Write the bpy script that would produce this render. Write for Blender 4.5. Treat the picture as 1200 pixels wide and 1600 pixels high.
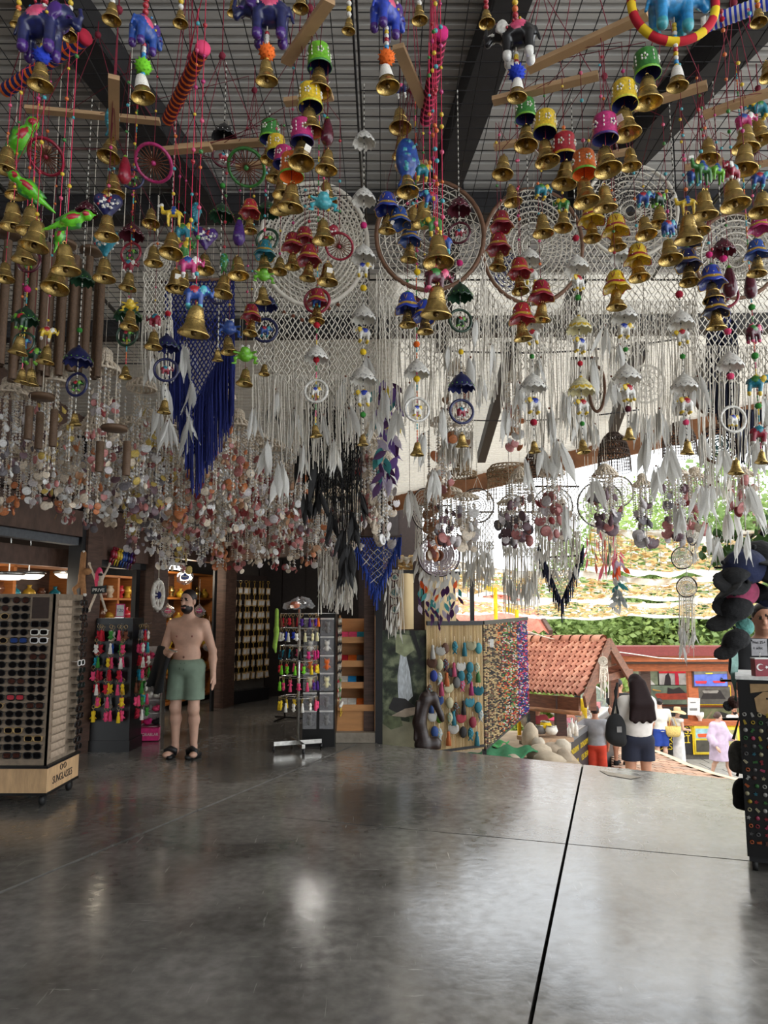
import bpy, math, random
import numpy as np
from mathutils import Vector, Matrix, Euler
for _o in list(bpy.data.objects): bpy.data.objects.remove(_o)
SC = bpy.context.scene
COL = SC.collection
RN = random.Random(11)
PI = math.pi
# ------------------------------------------------------------------ camera
FPX = 1150.0                       # focal length in pixels of the 1200x1600 frame
EYE = 1.6
TH = math.atan(145.0 / FPX)        # the lens looks a little upward
cd = bpy.data.cameras.new('camera'); cam = bpy.data.objects.new('camera', cd); COL.objects.link(cam)
cd.sensor_fit = 'HORIZONTAL'; cd.sensor_width = 36.0; cd.lens = 36.0 * FPX / 1200.0
cd.clip_start = 0.05; cd.clip_end = 400
cam.location = (0, 0, EYE); cam.rotation_euler = (PI / 2 + TH, 0, 0)
SC.camera = cam
# ------------------------------------------------------------------ sky, sun, exposure
W = bpy.data.worlds.new('sky'); SC.world = W; W.use_nodes = True
_nt = W.node_tree; _nt.nodes.clear()
_o = _nt.nodes.new('ShaderNodeOutputWorld'); _b = _nt.nodes.new('ShaderNodeBackground')
_b.inputs[0].default_value = (0.93, 0.97, 1.0, 1); _b.inputs[1].default_value = 3.4
_nt.links.new(_b.outputs[0], _o.inputs[0])
sd = bpy.data.lights.new('sun', 'SUN'); sun = bpy.data.objects.new('sun', sd); COL.objects.link(sun)
sd.energy = 1.5; sd.angle = math.radians(4); sd.color = (1.0, 0.95, 0.86)
sun.rotation_euler = (math.radians(38), math.radians(-14), 0)
SC.view_settings.view_transform = 'Standard'; SC.view_settings.look = 'None'
SC.view_settings.gamma = 1.0; SC.view_settings.use_curve_mapping = False
SC.view_settings.exposure = -0.12
SC.cycles.max_bounces = 6; SC.cycles.diffuse_bounces = 3; SC.cycles.glossy_bounces = 3
SC.cycles.transmission_bounces = 4; SC.cycles.transparent_max_bounces = 12
SC.cycles.sample_clamp_indirect = 6.0
SC.cycles.use_denoising = True
# ------------------------------------------------------------------ pixel <-> place helpers
_c, _s = math.cos(TH), math.sin(TH)
def ray(px, py):
    u = (px - 600) / FPX; v = (800 - py) / FPX
    return u, _c - v * _s, _s + v * _c
def P(px, py, Y):                  # the point seen at a pixel at forward distance Y
    u, y, z = ray(px, py); t = Y / y
    return Vector((u * t, Y, EYE + z * t))
def PZ(px, py, z0):                # the point seen at a pixel at height z0
    u, y, z = ray(px, py); t = (z0 - EYE) / z
    return Vector((u * t, y * t, z0))
def G(px, py): return PZ(px, py, 0.0)
def mpp(py, Y):                    # metres per pixel there
    return Y / ray(600, py)[1] / FPX
def ROOFZ(y): return 4.75 - 0.125 * y
def PR(px, py, dz=0.0):            # the point on the sloping roof plane
    u, y, z = ray(px, py); t = (4.75 + dz - EYE) / (z + 0.125 * y)
    return Vector((u * t, y * t, EYE + z * t))
# ------------------------------------------------------------------ materials
def lin(c): return tuple((x / 12.92 if x <= 0.04045 else ((x + 0.055) / 1.055) ** 2.4) for x in c)
def rgb(r, g, b): return lin((r / 255.0, g / 255.0, b / 255.0))
MATS = {}
def mat(name, col, rough=0.6, metal=0.0, var=0.18, scale=25.0, bump=0.0, bscale=60.0, stretch=None, trans=0.0, alpha=1.0, emit=0.0, spec=0.5, detail=3.0, coat=0.0):
    if name in MATS: return MATS[name]
    m = bpy.data.materials.new(name); m.use_nodes = True; nt = m.node_tree; N = nt.nodes; L = nt.links
    p = N['Principled BSDF']
    p.inputs['Roughness'].default_value = rough; p.inputs['Metallic'].default_value = metal
    p.inputs['Specular IOR Level'].default_value = spec
    if coat: p.inputs['Coat Weight'].default_value = coat; p.inputs['Coat Roughness'].default_value = 0.12
    tc = N.new('ShaderNodeTexCoord'); mp = N.new('ShaderNodeMapping'); L.new(tc.outputs['Object'], mp.inputs[0])
    if stretch: mp.inputs['Scale'].default_value = stretch
    nz = N.new('ShaderNodeTexNoise'); nz.inputs['Scale'].default_value = scale; nz.inputs['Detail'].default_value = detail
    L.new(mp.outputs[0], nz.inputs['Vector'])
    rp = N.new('ShaderNodeValToRGB'); L.new(nz.outputs['Fac'], rp.inputs[0])
    e = rp.color_ramp.elements
    e[0].position = 0.3; e[1].position = 0.7
    e[0].color = tuple(max(0, c * (1 - var)) for c in col) + (1,); e[1].color = tuple(min(1, c * (1 + var)) for c in col) + (1,)
    L.new(rp.outputs[0], p.inputs['Base Color'])
    if bump:
        n2 = N.new('ShaderNodeTexNoise'); n2.inputs['Scale'].default_value = bscale; n2.inputs['Detail'].default_value = 4
        L.new(mp.outputs[0], n2.inputs['Vector'])
        bp = N.new('ShaderNodeBump'); bp.inputs['Strength'].default_value = bump; bp.inputs['Distance'].default_value = 0.02
        L.new(n2.outputs['Fac'], bp.inputs['Height']); L.new(bp.outputs[0], p.inputs['Normal'])
    if trans: p.inputs['Transmission Weight'].default_value = trans; p.inputs['IOR'].default_value = 1.2
    if alpha < 1: p.inputs['Alpha'].default_value = alpha
    if emit: L.new(rp.outputs[0], p.inputs['Emission Color']); p.inputs['Emission Strength'].default_value = emit
    m.diffuse_color = tuple(col) + (1,)
    MATS[name] = m
    return m
def thin(name, col, amt=0.35, rough=0.7, var=0.08):    # thin stuff that lets some light through (feathers, leaves, cloth)
    if name in MATS: return MATS[name]
    m = mat(name, col, rough, var=var, scale=40); nt = m.node_tree; N = nt.nodes; L = nt.links
    p = N['Principled BSDF']; out = N['Material Output']
    t = N.new('ShaderNodeBsdfTranslucent'); mx = N.new('ShaderNodeMixShader'); mx.inputs[0].default_value = amt
    src = p.inputs['Base Color'].links[0].from_socket
    L.new(src, t.inputs[0]); L.new(p.outputs[0], mx.inputs[1]); L.new(t.outputs[0], mx.inputs[2]); L.new(mx.outputs[0], out.inputs[0])
    return m
def cmat(key, r, g, b, rough=0.55, **k): return mat(key, rgb(r, g, b), rough, **k)
# ------------------------------------------------------------------ mesh collector
class M:
    def __init__(s): s.v = []; s.f = []; s.m = []; s.sm = []
    def add(s, vs, fs, m=0, smooth=True, T=None):
        b = len(s.v)
        s.v += [tuple(T @ Vector(x)) for x in vs] if T is not None else [tuple(x) for x in vs]
        s.f += [tuple(i + b for i in f) for f in fs]; s.m += ([m] * len(fs) if isinstance(m, int) else list(m)); s.sm += [smooth] * len(fs)
        return s
    def box(s, c, d, m=0, T=None):
        x, y, z = (k / 2 for k in d)
        vs = [(c[0] + i * x, c[1] + j * y, c[2] + k * z) for i in (-1, 1) for j in (-1, 1) for k in (-1, 1)]
        return s.add(vs, [(0, 1, 3, 2), (4, 6, 7, 5), (0, 4, 5, 1), (2, 3, 7, 6), (0, 2, 6, 4), (1, 5, 7, 3)], m, False, T)
    def bar(s, a, b, w, h, m=0):       # a rectangular bar from a to b
        a = Vector(a); b = Vector(b); d = b - a; L = d.length; d.normalize()
        up = Vector((0, 0, 1)) if abs(d.z) < 0.95 else Vector((0, 1, 0))
        x = d.cross(up).normalized(); z = x.cross(d).normalized()
        T = Matrix(((x.x, d.x, z.x, (a.x + b.x) / 2), (x.y, d.y, z.y, (a.y + b.y) / 2), (x.z, d.z, z.z, (a.z + b.z) / 2), (0, 0, 0, 1)))
        return s.box((0, 0, 0), (w, L, h), m, T)
    def tube(s, pts, r, n=6, m=0, cap=True, smooth=True):
        pts = [Vector(p) for p in pts]; k = len(pts)
        if not isinstance(r, (list, tuple)): r = [r] * k
        vs = []; nrm = None
        for i, p in enumerate(pts):
            d = pts[min(i + 1, k - 1)] - pts[max(i - 1, 0)]
            if d.length < 1e-9: d = Vector((0, 0, 1))
            d.normalize()
            if nrm is None:
                nrm = d.orthogonal().normalized()
            nrm = nrm - d * nrm.dot(d)
            if nrm.length < 1e-6: nrm = d.orthogonal()
            nrm.normalize(); bi = d.cross(nrm)
            for j in range(n):
                a = 2 * PI * j / n; vs.append(p + (nrm * math.cos(a) + bi * math.sin(a)) * r[i])
        fs = [(i * n + j, i * n + (j + 1) % n, (i + 1) * n + (j + 1) % n, (i + 1) * n + j) for i in range(k - 1) for j in range(n)]
        mm = [m] * len(fs) if isinstance(m, int) else [m[min(i, len(m) - 1)] for i in range(k - 1) for j in range(n)]
        if cap and n > 2: fs += [tuple(range(n - 1, -1, -1)), tuple(range((k - 1) * n, k * n))]; mm += [mm[0], mm[-1]]
        return s.add(vs, fs, mm, smooth)
    def lathe(s, prof, n=16, m=0, c=(0, 0, 0), mod=None, T=None, smooth=True, sx=1.0, sy=1.0):
        vs = []; fs = []; mm = []
        for i, (r, z) in enumerate(prof):
            for j in range(n):
                a = 2 * PI * j / n; rr, zz = (r, z) if mod is None else mod(r, z, a, i)
                vs.append((c[0] + rr * math.cos(a) * sx, c[1] + rr * math.sin(a) * sy, c[2] + zz))
        for i in range(len(prof) - 1):
            for j in range(n):
                fs.append((i * n + j, i * n + (j + 1) % n, (i + 1) * n + (j + 1) % n, (i + 1) * n + j)); mm.append(m if isinstance(m, int) else m[i])
        return s.add(vs, fs, mm, smooth, T)
    def ball(s, c, r, n=8, k=5, m=0, T=None):
        if not isinstance(r, (list, tuple)): r = (r, r, r)
        vs = [(c[0], c[1], c[2] - r[2])]; fs = []
        for i in range(1, k):
            a = PI * i / k
            for j in range(n):
                b = 2 * PI * j / n; vs.append((c[0] + r[0] * math.sin(a) * math.cos(b), c[1] + r[1] * math.sin(a) * math.sin(b), c[2] - r[2] * math.cos(a)))
        vs.append((c[0], c[1], c[2] + r[2])); e = len(vs) - 1
        for j in range(n): fs.append((0, 1 + (j + 1) % n, 1 + j)); fs.append((e, e - n + j, e - n + (j + 1) % n))
        for i in range(k - 2):
            for j in range(n): fs.append((1 + i * n + j, 1 + i * n + (j + 1) % n, 1 + (i + 1) * n + (j + 1) % n, 1 + (i + 1) * n + j))
        return s.add(vs, fs, m, True, T)
    def ring(s, c, R, r, n=28, k=6, m=0, T=None, a0=0.0, a1=2 * PI, sz=1.0):   # upright ring in the xz plane
        full = abs(a1 - a0 - 2 * PI) < 1e-6; cnt = n if full else n + 1; vs = []; fs = []
        for i in range(cnt):
            a = a0 + (a1 - a0) * i / n
            for j in range(k):
                b = 2 * PI * j / k; q = R + r * math.cos(b)
                vs.append((c[0] + q * math.cos(a), c[1] + r * math.sin(b), c[2] + q * math.sin(a) * sz))
        for i in range(n):
            for j in range(k):
                i2 = (i + 1) % cnt; fs.append((i * k + j, i2 * k + j, i2 * k + (j + 1) % k, i * k + (j + 1) % k))
        mm = m if isinstance(m, int) else [m[i % len(m)] for i in range(n) for j in range(k)]
        return s.add(vs, fs, mm, True, T)
    def prism(s, poly, d, m=0, T=None, y0=0.0):   # outline in xz extruded along y by d
        n = len(poly); vs = [(x, y0 - d / 2, z) for x, z in poly] + [(x, y0 + d / 2, z) for x, z in poly]
        fs = [tuple(range(n)), tuple(range(2 * n - 1, n - 1, -1))] + [(i, i + n, (i + 1) % n + n, (i + 1) % n) for i in range(n)]
        return s.add(vs, fs, m, False, T)
    def mesh(s, name, mats=()):
        me = bpy.data.meshes.new(name); me.from_pydata(s.v, [], s.f)
        for x in mats: me.materials.append(x)
        if s.f:
            me.polygons.foreach_set('material_index', s.m); me.polygons.foreach_set('use_smooth', s.sm)
        me.update(); return me
def ob(name, me, parent=None, loc=(0, 0, 0), rot=(0, 0, 0), sc=1.0, mats=None, label=None):
    o = bpy.data.objects.new(name, me); COL.objects.link(o)
    o.location = loc; o.rotation_euler = rot; o.scale = (sc, sc, sc) if isinstance(sc, (int, float)) else sc
    if parent is not None: o.parent = parent
    if mats:
        for i, x in enumerate(mats):
            if i < len(o.material_slots) and x is not None:
                o.material_slots[i].link = 'OBJECT'; o.material_slots[i].material = x
    if label: o['label'] = label
    return o
REG = []
def tag(o, label, cat, group=None):
    o['label'] = label; o['category'] = cat
    if group: o['group'] = group
    REG.append(o); return o
def thing(name, label, cat, loc=(0, 0, 0), rz=0.0, group=None):
    o = bpy.data.objects.new(name, None); COL.objects.link(o); o.empty_display_size = 0.05
    o.location = loc; o.rotation_euler = (0, 0, rz)
    return tag(o, label, cat, group)
def struct(name, me, parent=None, loc=(0, 0, 0), rot=(0, 0, 0)):
    o = ob(name, me, parent, loc, rot)
    if parent is None: o['kind'] = 'structure'
    return o
def copy_tree(o, parent=None):
    c = o.copy(); COL.objects.link(c); c.parent = parent
    for ch in list(o.children): copy_tree(ch, c)
    return c
def text(name, s, size, m, parent, loc, rot, ext=0.002, align='CENTER', sx=1.0):
    cu = bpy.data.curves.new(name, 'FONT'); cu.body = s; cu.size = size; cu.extrude = ext; cu.align_x = align; cu.align_y = 'CENTER'
    cu.resolution_u = 3; cu.materials.append(m)
    o = bpy.data.objects.new(name, cu); COL.objects.link(o); me = bpy.data.meshes.new_from_object(o)
    bpy.data.objects.remove(o); bpy.data.curves.remove(cu); me.name = name
    o = bpy.data.objects.new(name, me); COL.objects.link(o); o.parent = parent; o.location = loc; o.rotation_euler = rot; o.scale = (sx, 1, 1)
    return o
# ------------------------------------------------------------------ smooth-union solids (bodies, toys) polygonised as one surface
class SDF:
    def __init__(s, lo, hi, h):
        s.lo = np.array(lo, np.float32); s.h = h
        s.n = np.ceil((np.array(hi) - np.array(lo)) / h).astype(int) + 1
        s.a = np.full(s.n, 1e3, np.float32); s.id = np.zeros(s.n, np.int16); s.best = np.full(s.n, 1e3, np.float32)
        s.ax = [s.lo[i] + np.arange(s.n[i], dtype=np.float32) * h for i in range(3)]
    def _blk(s, lo, hi):
        i0 = np.clip(np.floor((np.array(lo) - s.lo) / s.h).astype(int), 0, s.n - 1); i1 = np.clip(np.ceil((np.array(hi) - s.lo) / s.h).astype(int) + 1, 1, s.n)
        sl = tuple(slice(int(a), int(b)) for a, b in zip(i0, i1))
        g = np.meshgrid(*[s.ax[i][sl[i]] for i in range(3)], indexing='ij'); return sl, g
    def _put(s, sl, d, k, g):
        a = s.a[sl]
        if k > 0:
            hh = np.clip(0.5 + 0.5 * (a - d) / k, 0, 1); s.a[sl] = a * (1 - hh) + d * hh - k * hh * (1 - hh)
        else: s.a[sl] = np.minimum(a, d)
        b = s.best[sl]; w = d < b; b[w] = d[w]; s.best[sl] = b; i = s.id[sl]; i[w] = g; s.id[sl] = i
    def cap(s, a, b, ra, rb=None, k=0.02, g=0):
        rb = ra if rb is None else rb; a = np.array(a, np.float32); b = np.array(b, np.float32); r = max(ra, rb) + 2 * k + 3 * s.h
        sl, q = s._blk(np.minimum(a, b) - r, np.maximum(a, b) + r)
        d = b - a; L = float(d @ d) + 1e-12
        t = np.clip(((q[0] - a[0]) * d[0] + (q[1] - a[1]) * d[1] + (q[2] - a[2]) * d[2]) / L, 0, 1)
        dist = np.sqrt((q[0] - a[0] - t * d[0]) ** 2 + (q[1] - a[1] - t * d[1]) ** 2 + (q[2] - a[2] - t * d[2]) ** 2) - (ra + (rb - ra) * t)
        s._put(sl, dist, k, g); return s
    def ell(s, c, r, k=0.02, g=0, T=None):
        c = np.array(c, np.float32); R = max(r) + 2 * k + 3 * s.h
        sl, q = s._blk(c - R, c + R); x, y, z = q[0] - c[0], q[1] - c[1], q[2] - c[2]
        if T is not None:
            A = np.array(T.to_3x3().inverted(), np.float32); x, y, z = (A[i, 0] * x + A[i, 1] * y + A[i, 2] * z for i in range(3))
        k0 = np.sqrt((x / r[0]) ** 2 + (y / r[1]) ** 2 + (z / r[2]) ** 2) + 1e-6; k1 = np.sqrt((x / r[0] ** 2) ** 2 + (y / r[1] ** 2) ** 2 + (z / r[2] ** 2) ** 2) + 1e-6
        s._put(sl, (k0 * (k0 - 1) / k1).astype(np.float32), k, g); return s
    def clip(s, fn):
        g = np.meshgrid(*s.ax, indexing='ij'); s.a = np.maximum(s.a, fn(*g).astype(np.float32)); return s
    def mesh(s, name, mats):
        a = s.a.copy(); a[0] = a[-1] = 1; a[:, 0] = a[:, -1] = 1; a[:, :, 0] = a[:, :, -1] = 1
        ins = a < 0; c = [ins[i:i + ins.shape[0] - 1, j:j + ins.shape[1] - 1, k:k + ins.shape[2] - 1] for i in (0, 1) for j in (0, 1) for k in (0, 1)]
        sm = sum(x.astype(np.int8) for x in c); act = (sm > 0) & (sm < 8)
        I = np.argwhere(act)
        if len(I) == 0: return bpy.data.meshes.new(name)
        idx = np.full(act.shape, -1, np.int64); idx[act] = np.arange(len(I))
        pos = np.zeros((len(I), 3)); cnt = np.zeros(len(I)); offs = [(i, j, k) for i in (0, 1) for j in (0, 1) for k in (0, 1)]
        for p in range(8):
            for q in range(p + 1, 8):
                o1, o2 = offs[p], offs[q]
                if sum(abs(o1[t] - o2[t]) for t in range(3)) != 1: continue
                v1 = a[I[:, 0] + o1[0], I[:, 1] + o1[1], I[:, 2] + o1[2]]; v2 = a[I[:, 0] + o2[0], I[:, 1] + o2[1], I[:, 2] + o2[2]]
                w = (v1 < 0) != (v2 < 0); t = np.where(w, v1 / (v1 - v2 + 1e-12), 0)
                for d in range(3): pos[:, d] += np.where(w, o1[d] + t * (o2[d] - o1[d]), 0)
                cnt += w
        pos = (I + pos / np.maximum(cnt, 1)[:, None]) * s.h + s.lo
        faces = []
        for d in range(3):
            e = [0, 0, 0]; e[d] = 1; u, w = (d + 1) % 3, (d + 2) % 3
            A = ins[:-1, :-1, :-1]; B = ins[e[0]:ins.shape[0] - 1 + e[0], e[1]:ins.shape[1] - 1 + e[1], e[2]:ins.shape[2] - 1 + e[2]]
            X = np.argwhere(A != B); X = X[(X[:, u] > 0) & (X[:, w] > 0)]
            du = np.zeros(3, int); du[u] = 1; dw = np.zeros(3, int); dw[w] = 1
            q = [idx[tuple((X - o).T)] for o in (0 * du, du, du + dw, dw)]
            Q = np.stack(q, 1); fl = A[tuple(X.T)]; Q[~fl] = Q[~fl][:, ::-1]; faces.append(Q)
        Fc = np.concatenate(faces); Fc = Fc[(Fc >= 0).all(1)]
        me = bpy.data.meshes.new(name); me.from_pydata(pos.tolist(), [], Fc.tolist())
        for m in mats: me.materials.append(m)
        cc = np.clip(np.round((pos[Fc].mean(1) - s.lo) / s.h).astype(int), 0, s.n - 1)
        me.polygons.foreach_set('material_index', s.id[cc[:, 0], cc[:, 1], cc[:, 2]].astype(np.int32)); me.polygons.foreach_set('use_smooth', np.ones(len(Fc), bool)); me.update()
        return me
# ================================================================== THE SETTING
def wood(name, r, g, b, rough=0.6, sc=(2, 2, 14), var=0.35): return mat(name, rgb(r, g, b), rough, var=var, scale=3.0, stretch=sc, bump=0.15, bscale=8)
WD = wood('dark_timber', 84, 62, 52); WD2 = wood('dark_timber_beam', 88, 66, 56, sc=(14, 2, 2)); WBLK = cmat('black_steel', 26, 26, 28, 0.5)
WPALE = wood('pale_pine', 196, 160, 118, sc=(8, 8, 2), var=0.15); WORANGE = wood('honey_pine', 170, 104, 52, var=0.2); WGREY = cmat('grey_steel', 88, 92, 98, 0.5)
WKIOSK = wood('kiosk_pine', 172, 92, 48, sc=(2, 2, 10), var=0.25); WMAR = cmat('maroon_fascia', 120, 48, 44, 0.6)
# polished concrete
def concrete():
    m = bpy.data.materials.new('polished_concrete'); m.use_nodes = True; nt = m.node_tree; N = nt.nodes; L = nt.links; p = N['Principled BSDF']
    tc = N.new('ShaderNodeTexCoord')
    def nz(sc, det, st=None, dist=0.0):
        mp = N.new('ShaderNodeMapping'); L.new(tc.outputs['Object'], mp.inputs[0])
        if st: mp.inputs['Scale'].default_value = st
        n = N.new('ShaderNodeTexNoise'); n.inputs['Scale'].default_value = sc; n.inputs['Detail'].default_value = det; n.inputs['Distortion'].default_value = dist
        L.new(mp.outputs[0], n.inputs[0]); return n
    a = nz(0.9, 8, dist=0.6); b = nz(14, 10); c = nz(5.0, 5, (9, 0.7, 1), 0.4); d = nz(5.0, 5, (0.8, 8, 1), 0.5)
    r = N.new('ShaderNodeValToRGB'); L.new(a.outputs['Fac'], r.inputs[0]); e = r.color_ramp.elements
    e[0].position = 0.34; e[0].color = rgb(88, 85, 81) + (1,); e[1].position = 0.68; e[1].color = rgb(152, 148, 142) + (1,)
    r2 = N.new('ShaderNodeValToRGB'); L.new(b.outputs['Fac'], r2.inputs[0]); e = r2.color_ramp.elements
    e[0].position = 0.35; e[0].color = (0.62, 0.62, 0.62, 1); e[1].position = 0.7; e[1].color = (1, 1, 1, 1)
    mx = N.new('ShaderNodeMix'); mx.data_type = 'RGBA'; mx.blend_type = 'MULTIPLY'; mx.inputs[0].default_value = 0.75
    L.new(r.outputs[0], mx.inputs[6]); L.new(r2.outputs[0], mx.inputs[7])
    sc = N.new('ShaderNodeMath'); sc.operation = 'MAXIMUM'; L.new(c.outputs['Fac'], sc.inputs[0]); L.new(d.outputs['Fac'], sc.inputs[1])
    r3 = N.new('ShaderNodeValToRGB'); L.new(sc.outputs[0], r3.inputs[0]); e = r3.color_ramp.elements; e[0].position = 0.68; e[0].color = (0, 0, 0, 1); e[1].position = 0.78; e[1].color = (1, 1, 1, 1)
    mx2 = N.new('ShaderNodeMix'); mx2.data_type = 'RGBA'; L.new(r3.outputs[0], mx2.inputs[0]); L.new(mx.outputs[2], mx2.inputs[6]); mx2.inputs[7].default_value = rgb(176, 172, 166) + (1,)
    L.new(mx2.outputs[2], p.inputs['Base Color'])
    rr = N.new('ShaderNodeMapRange'); L.new(b.outputs['Fac'], rr.inputs[0]); rr.inputs[1].default_value = 0.3; rr.inputs[2].default_value = 0.7; rr.inputs[3].default_value = 0.12; rr.inputs[4].default_value = 0.24
    L.new(rr.outputs[0], p.inputs['Roughness'])
    bp = N.new('ShaderNodeBump'); bp.inputs['Strength'].default_value = 0.05; bp.inputs['Distance'].default_value = 0.02; L.new(b.outputs['Fac'], bp.inputs['Height']); L.new(bp.outputs[0], p.inputs['Normal'])
    p.inputs['Specular IOR Level'].default_value = 0.9
    return m
CONC = concrete(); JOINT = cmat('joint_dirt', 26, 24, 22, 0.95); CONCR = mat('rough_concrete', rgb(150, 140, 126), 0.85, var=0.25, scale=6, bump=0.4, bscale=20)
E0, E1 = Vector((-0.07, 8.80)), Vector((3.25, 7.03)); ED = (E1 - E0).normalized()
floor = struct('floor', M().add([(-7, -7, -0.16), (6, -7, -0.16), (6, 5.5, -0.16), (-0.07, 8.74, -0.16), (-0.07, 14, -0.16), (-7, 14, -0.16)], [tuple(range(6))], 0, False).mesh('floor', [JOINT]))
main = [(-7, -7), (6.2, -7), tuple(E0 + ED * 7.2), (E0.x, E0.y), (-7, 8.80)]
def clip(poly, p, n, off):             # keep the side n.(x-p) >= off
    out = []
    for i in range(len(poly)):
        a, b = Vector(poly[i]), Vector(poly[(i + 1) % len(poly)]); da, db = (a - p).dot(n) - off, (b - p).dot(n) - off
        if da >= 0: out.append(tuple(a))
        if (da >= 0) != (db >= 0): out.append(tuple(a + (b - a) * (da / (da - db))))
    return out
polys = [main]
for (a, b, gp) in (((0, 1395), (480, 1195), 0.03), ((310, 1265), (1170, 1345), 0.014), ((910, 1198), (828, 1600), 0.018)):
    A, B = G(*a).xy, G(*b).xy; d = (B - A).normalized(); n = Vector((-d.y, d.x)); new = []
    for q in polys:
        for s in (1, -1):
            c = clip(q, A, n * s, gp / 2)
            if len(c) > 2: new.append(c)
    polys = new
polys.append([(-7, 8.80), (-0.07, 8.80), (-0.07, 14), (-7, 14)])
for q in polys:
    n = len(q); area = sum(q[i][0] * q[(i + 1) % n][1] - q[(i + 1) % n][0] * q[i][1] for i in range(n)); q = q if area > 0 else q[::-1]
    m = M().add([(x, y, 0) for x, y in q] + [(x, y, -0.15) for x, y in q], [tuple(range(n))] + [(i, i + n, (i + 1) % n + n, (i + 1) % n) for i in range(n)], 0, False)
    ob('concrete_slab', m.mesh('concrete_slab', [CONC]), floor)
# broken front edge of the slab and the bevelled lip
lip = M()
for i in range(24):
    t = 2.05 + i * 0.09; a = E0 + ED * t; w = 0.03 + 0.03 * RN.random()
    lip.box((a.x, a.y + 0.03, -0.09), (0.12, 0.06 + w, 0.12 + 0.03 * RN.random()))
ob('broken_edge', lip.mesh('broken_edge', [CONCR]), floor)
ob('edge_face', M().bar((E0.x, E0.y - 0.02, -0.4), (E0.x + ED.x * 7.2, E0.y - 0.02 + ED.y * 7.2, -0.4), 0.03, 0.55).mesh('edge_face', [CONCR]), floor)
ch = M().add([tuple(PZ(x, y, 0.004)) for x, y in ((935, 1203), (962, 1208), (1003, 1214), (985, 1217), (950, 1211))], [(4, 3, 2, 1, 0)], 0, False)
ob('chipped_patch', ch.mesh('chipped_patch', [CONCR]), floor)
# raised curb under the shelf corner
ob('curb', M().box((-0.42, 9.28, 0.06), (0.72, 0.85, 0.115)).mesh('curb', [CONCR]), floor)

# ---- roof: white corrugated sheet on dark beams
RW = mat('white_roof_sheet', rgb(176, 172, 166), 0.5, var=0.08, scale=2)
RD0, RD1 = Vector((0.95, 10.82)), Vector((3.9, 7.98))       # the outer eave line
def eaveY(x): return RD0.y + (x - RD0.x) * (RD1.y - RD0.y) / (RD1.x - RD0.x)
rf = M(); pitch = 0.085; y = -7.0; prof = []  # sheet runs on unseen behind the camera, extended to cut the front light
while y < 13.6:
    prof += [(y, 0), (y + pitch * 0.62, 0), (y + pitch * 0.70, 0.022), (y + pitch * 0.92, 0.022)]; y += pitch
for (y0, d0), (y1, d1) in zip(prof, prof[1:]):
    x0, x1 = -7.0, 4.1
    xr0 = x1 if y0 < eaveY(x1) else RD0.x + (y0 - RD0.y) * (RD1.x - RD0.x) / (RD1.y - RD0.y); xr1 = x1 if y1 < eaveY(x1) else RD0.x + (y1 - RD0.y) * (RD1.x - RD0.x) / (RD1.y - RD0.y)
    if xr0 < x0: break
    rf.add([(x0, y0, ROOFZ(y0) + d0), (xr0, y0, ROOFZ(y0) + d0), (xr1, y1, ROOFZ(y1) + d1), (x0, y1, ROOFZ(y1) + d1)], [(0, 3, 2, 1)], 1 if y0 > 5.3 else 0, False)
roof = struct('ceiling', rf.mesh('ceiling', [RW, thin('translucent_roof_sheet', rgb(226, 220, 208), .24, .5)]))
ob('roof_deck', M().add([(-7, -7.0, ROOFZ(-7.0) + .05), (4.1, -7.0, ROOFZ(-7.0) + .05), (4.1, 5.3, ROOFZ(5.3) + .05), (.1, 5.3, ROOFZ(5.3) + .05), (.1, 11.6, ROOFZ(11.6) + .05), (-2.0, 13.5, ROOFZ(13.5) + .05), (-7, 13.5, ROOFZ(13.5) + .05)], [tuple(range(7))], 0, False).mesh('roof_deck', [RW]), roof)  # opaque deck, shaped to hold sky light off the near and left sheet
BEAM = cmat('dark_beam_steel', 34, 32, 34, 0.6); FASC = wood('eave_fascia', 150, 100, 66, sc=(2, 2, 2))
def rbeam(a, b, w=0.14, h=0.16, name='roof_beam', m=BEAM, dz=-0.1): ob(name, M().bar(PR(*a, dz), PR(*b, dz), w, h).mesh(name, [m]), roof)
rbeam((20, -90), (335, 330), 0.2); rbeam((825, -90), (682, 325), 0.16); rbeam((1300, -100), (900, 325), 0.18)
rbeam((800, 545), (752, 715), 0.10, 0.14); rbeam((1000, 545), (958, 668), 0.10, 0.14); rbeam((905, 430), (880, 520), 0.10, 0.14)
rbeam((1120, 560), (1060, 640), 0.1, 0.14); rbeam((712, 300), (690, 540), 0.1, 0.14)
for a, b in (((-80, 330), (1280, 322)), ((-80, 520), (1280, 505))): rbeam(a, b, 0.14, 0.14, 'purlin')
a, b = RD0 - (RD1 - RD0).normalized() * 1.8, RD1 + (RD1 - RD0).normalized() * 1.6
ob('eave_board', M().bar((a.x, a.y, ROOFZ(a.y) - .1), (b.x, b.y, ROOFZ(b.y) - .1), 0.05, 0.26).mesh('eave_board', [FASC]), roof)
ob('eave_gutter', M().bar((a.x, a.y + .05, ROOFZ(a.y) + .06), (b.x, b.y + .05, ROOFZ(b.y) + .06), 0.12, 0.09).mesh('eave_gutter', [BEAM]), roof)
# two chains strung below the sheet
for (a, b) in (((690, 548), (1060, 530)), ((690, 655), (1000, 640))):
    A, B = PR(*a, -0.25), PR(*b, -0.25); pts = [A.lerp(B, i / 20) - Vector((0, 0, 0.06 * math.sin(PI * i / 20))) for i in range(21)]
    ob('chain', M().tube(pts, 0.008, 4).mesh('chain', [BEAM]), roof)

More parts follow.
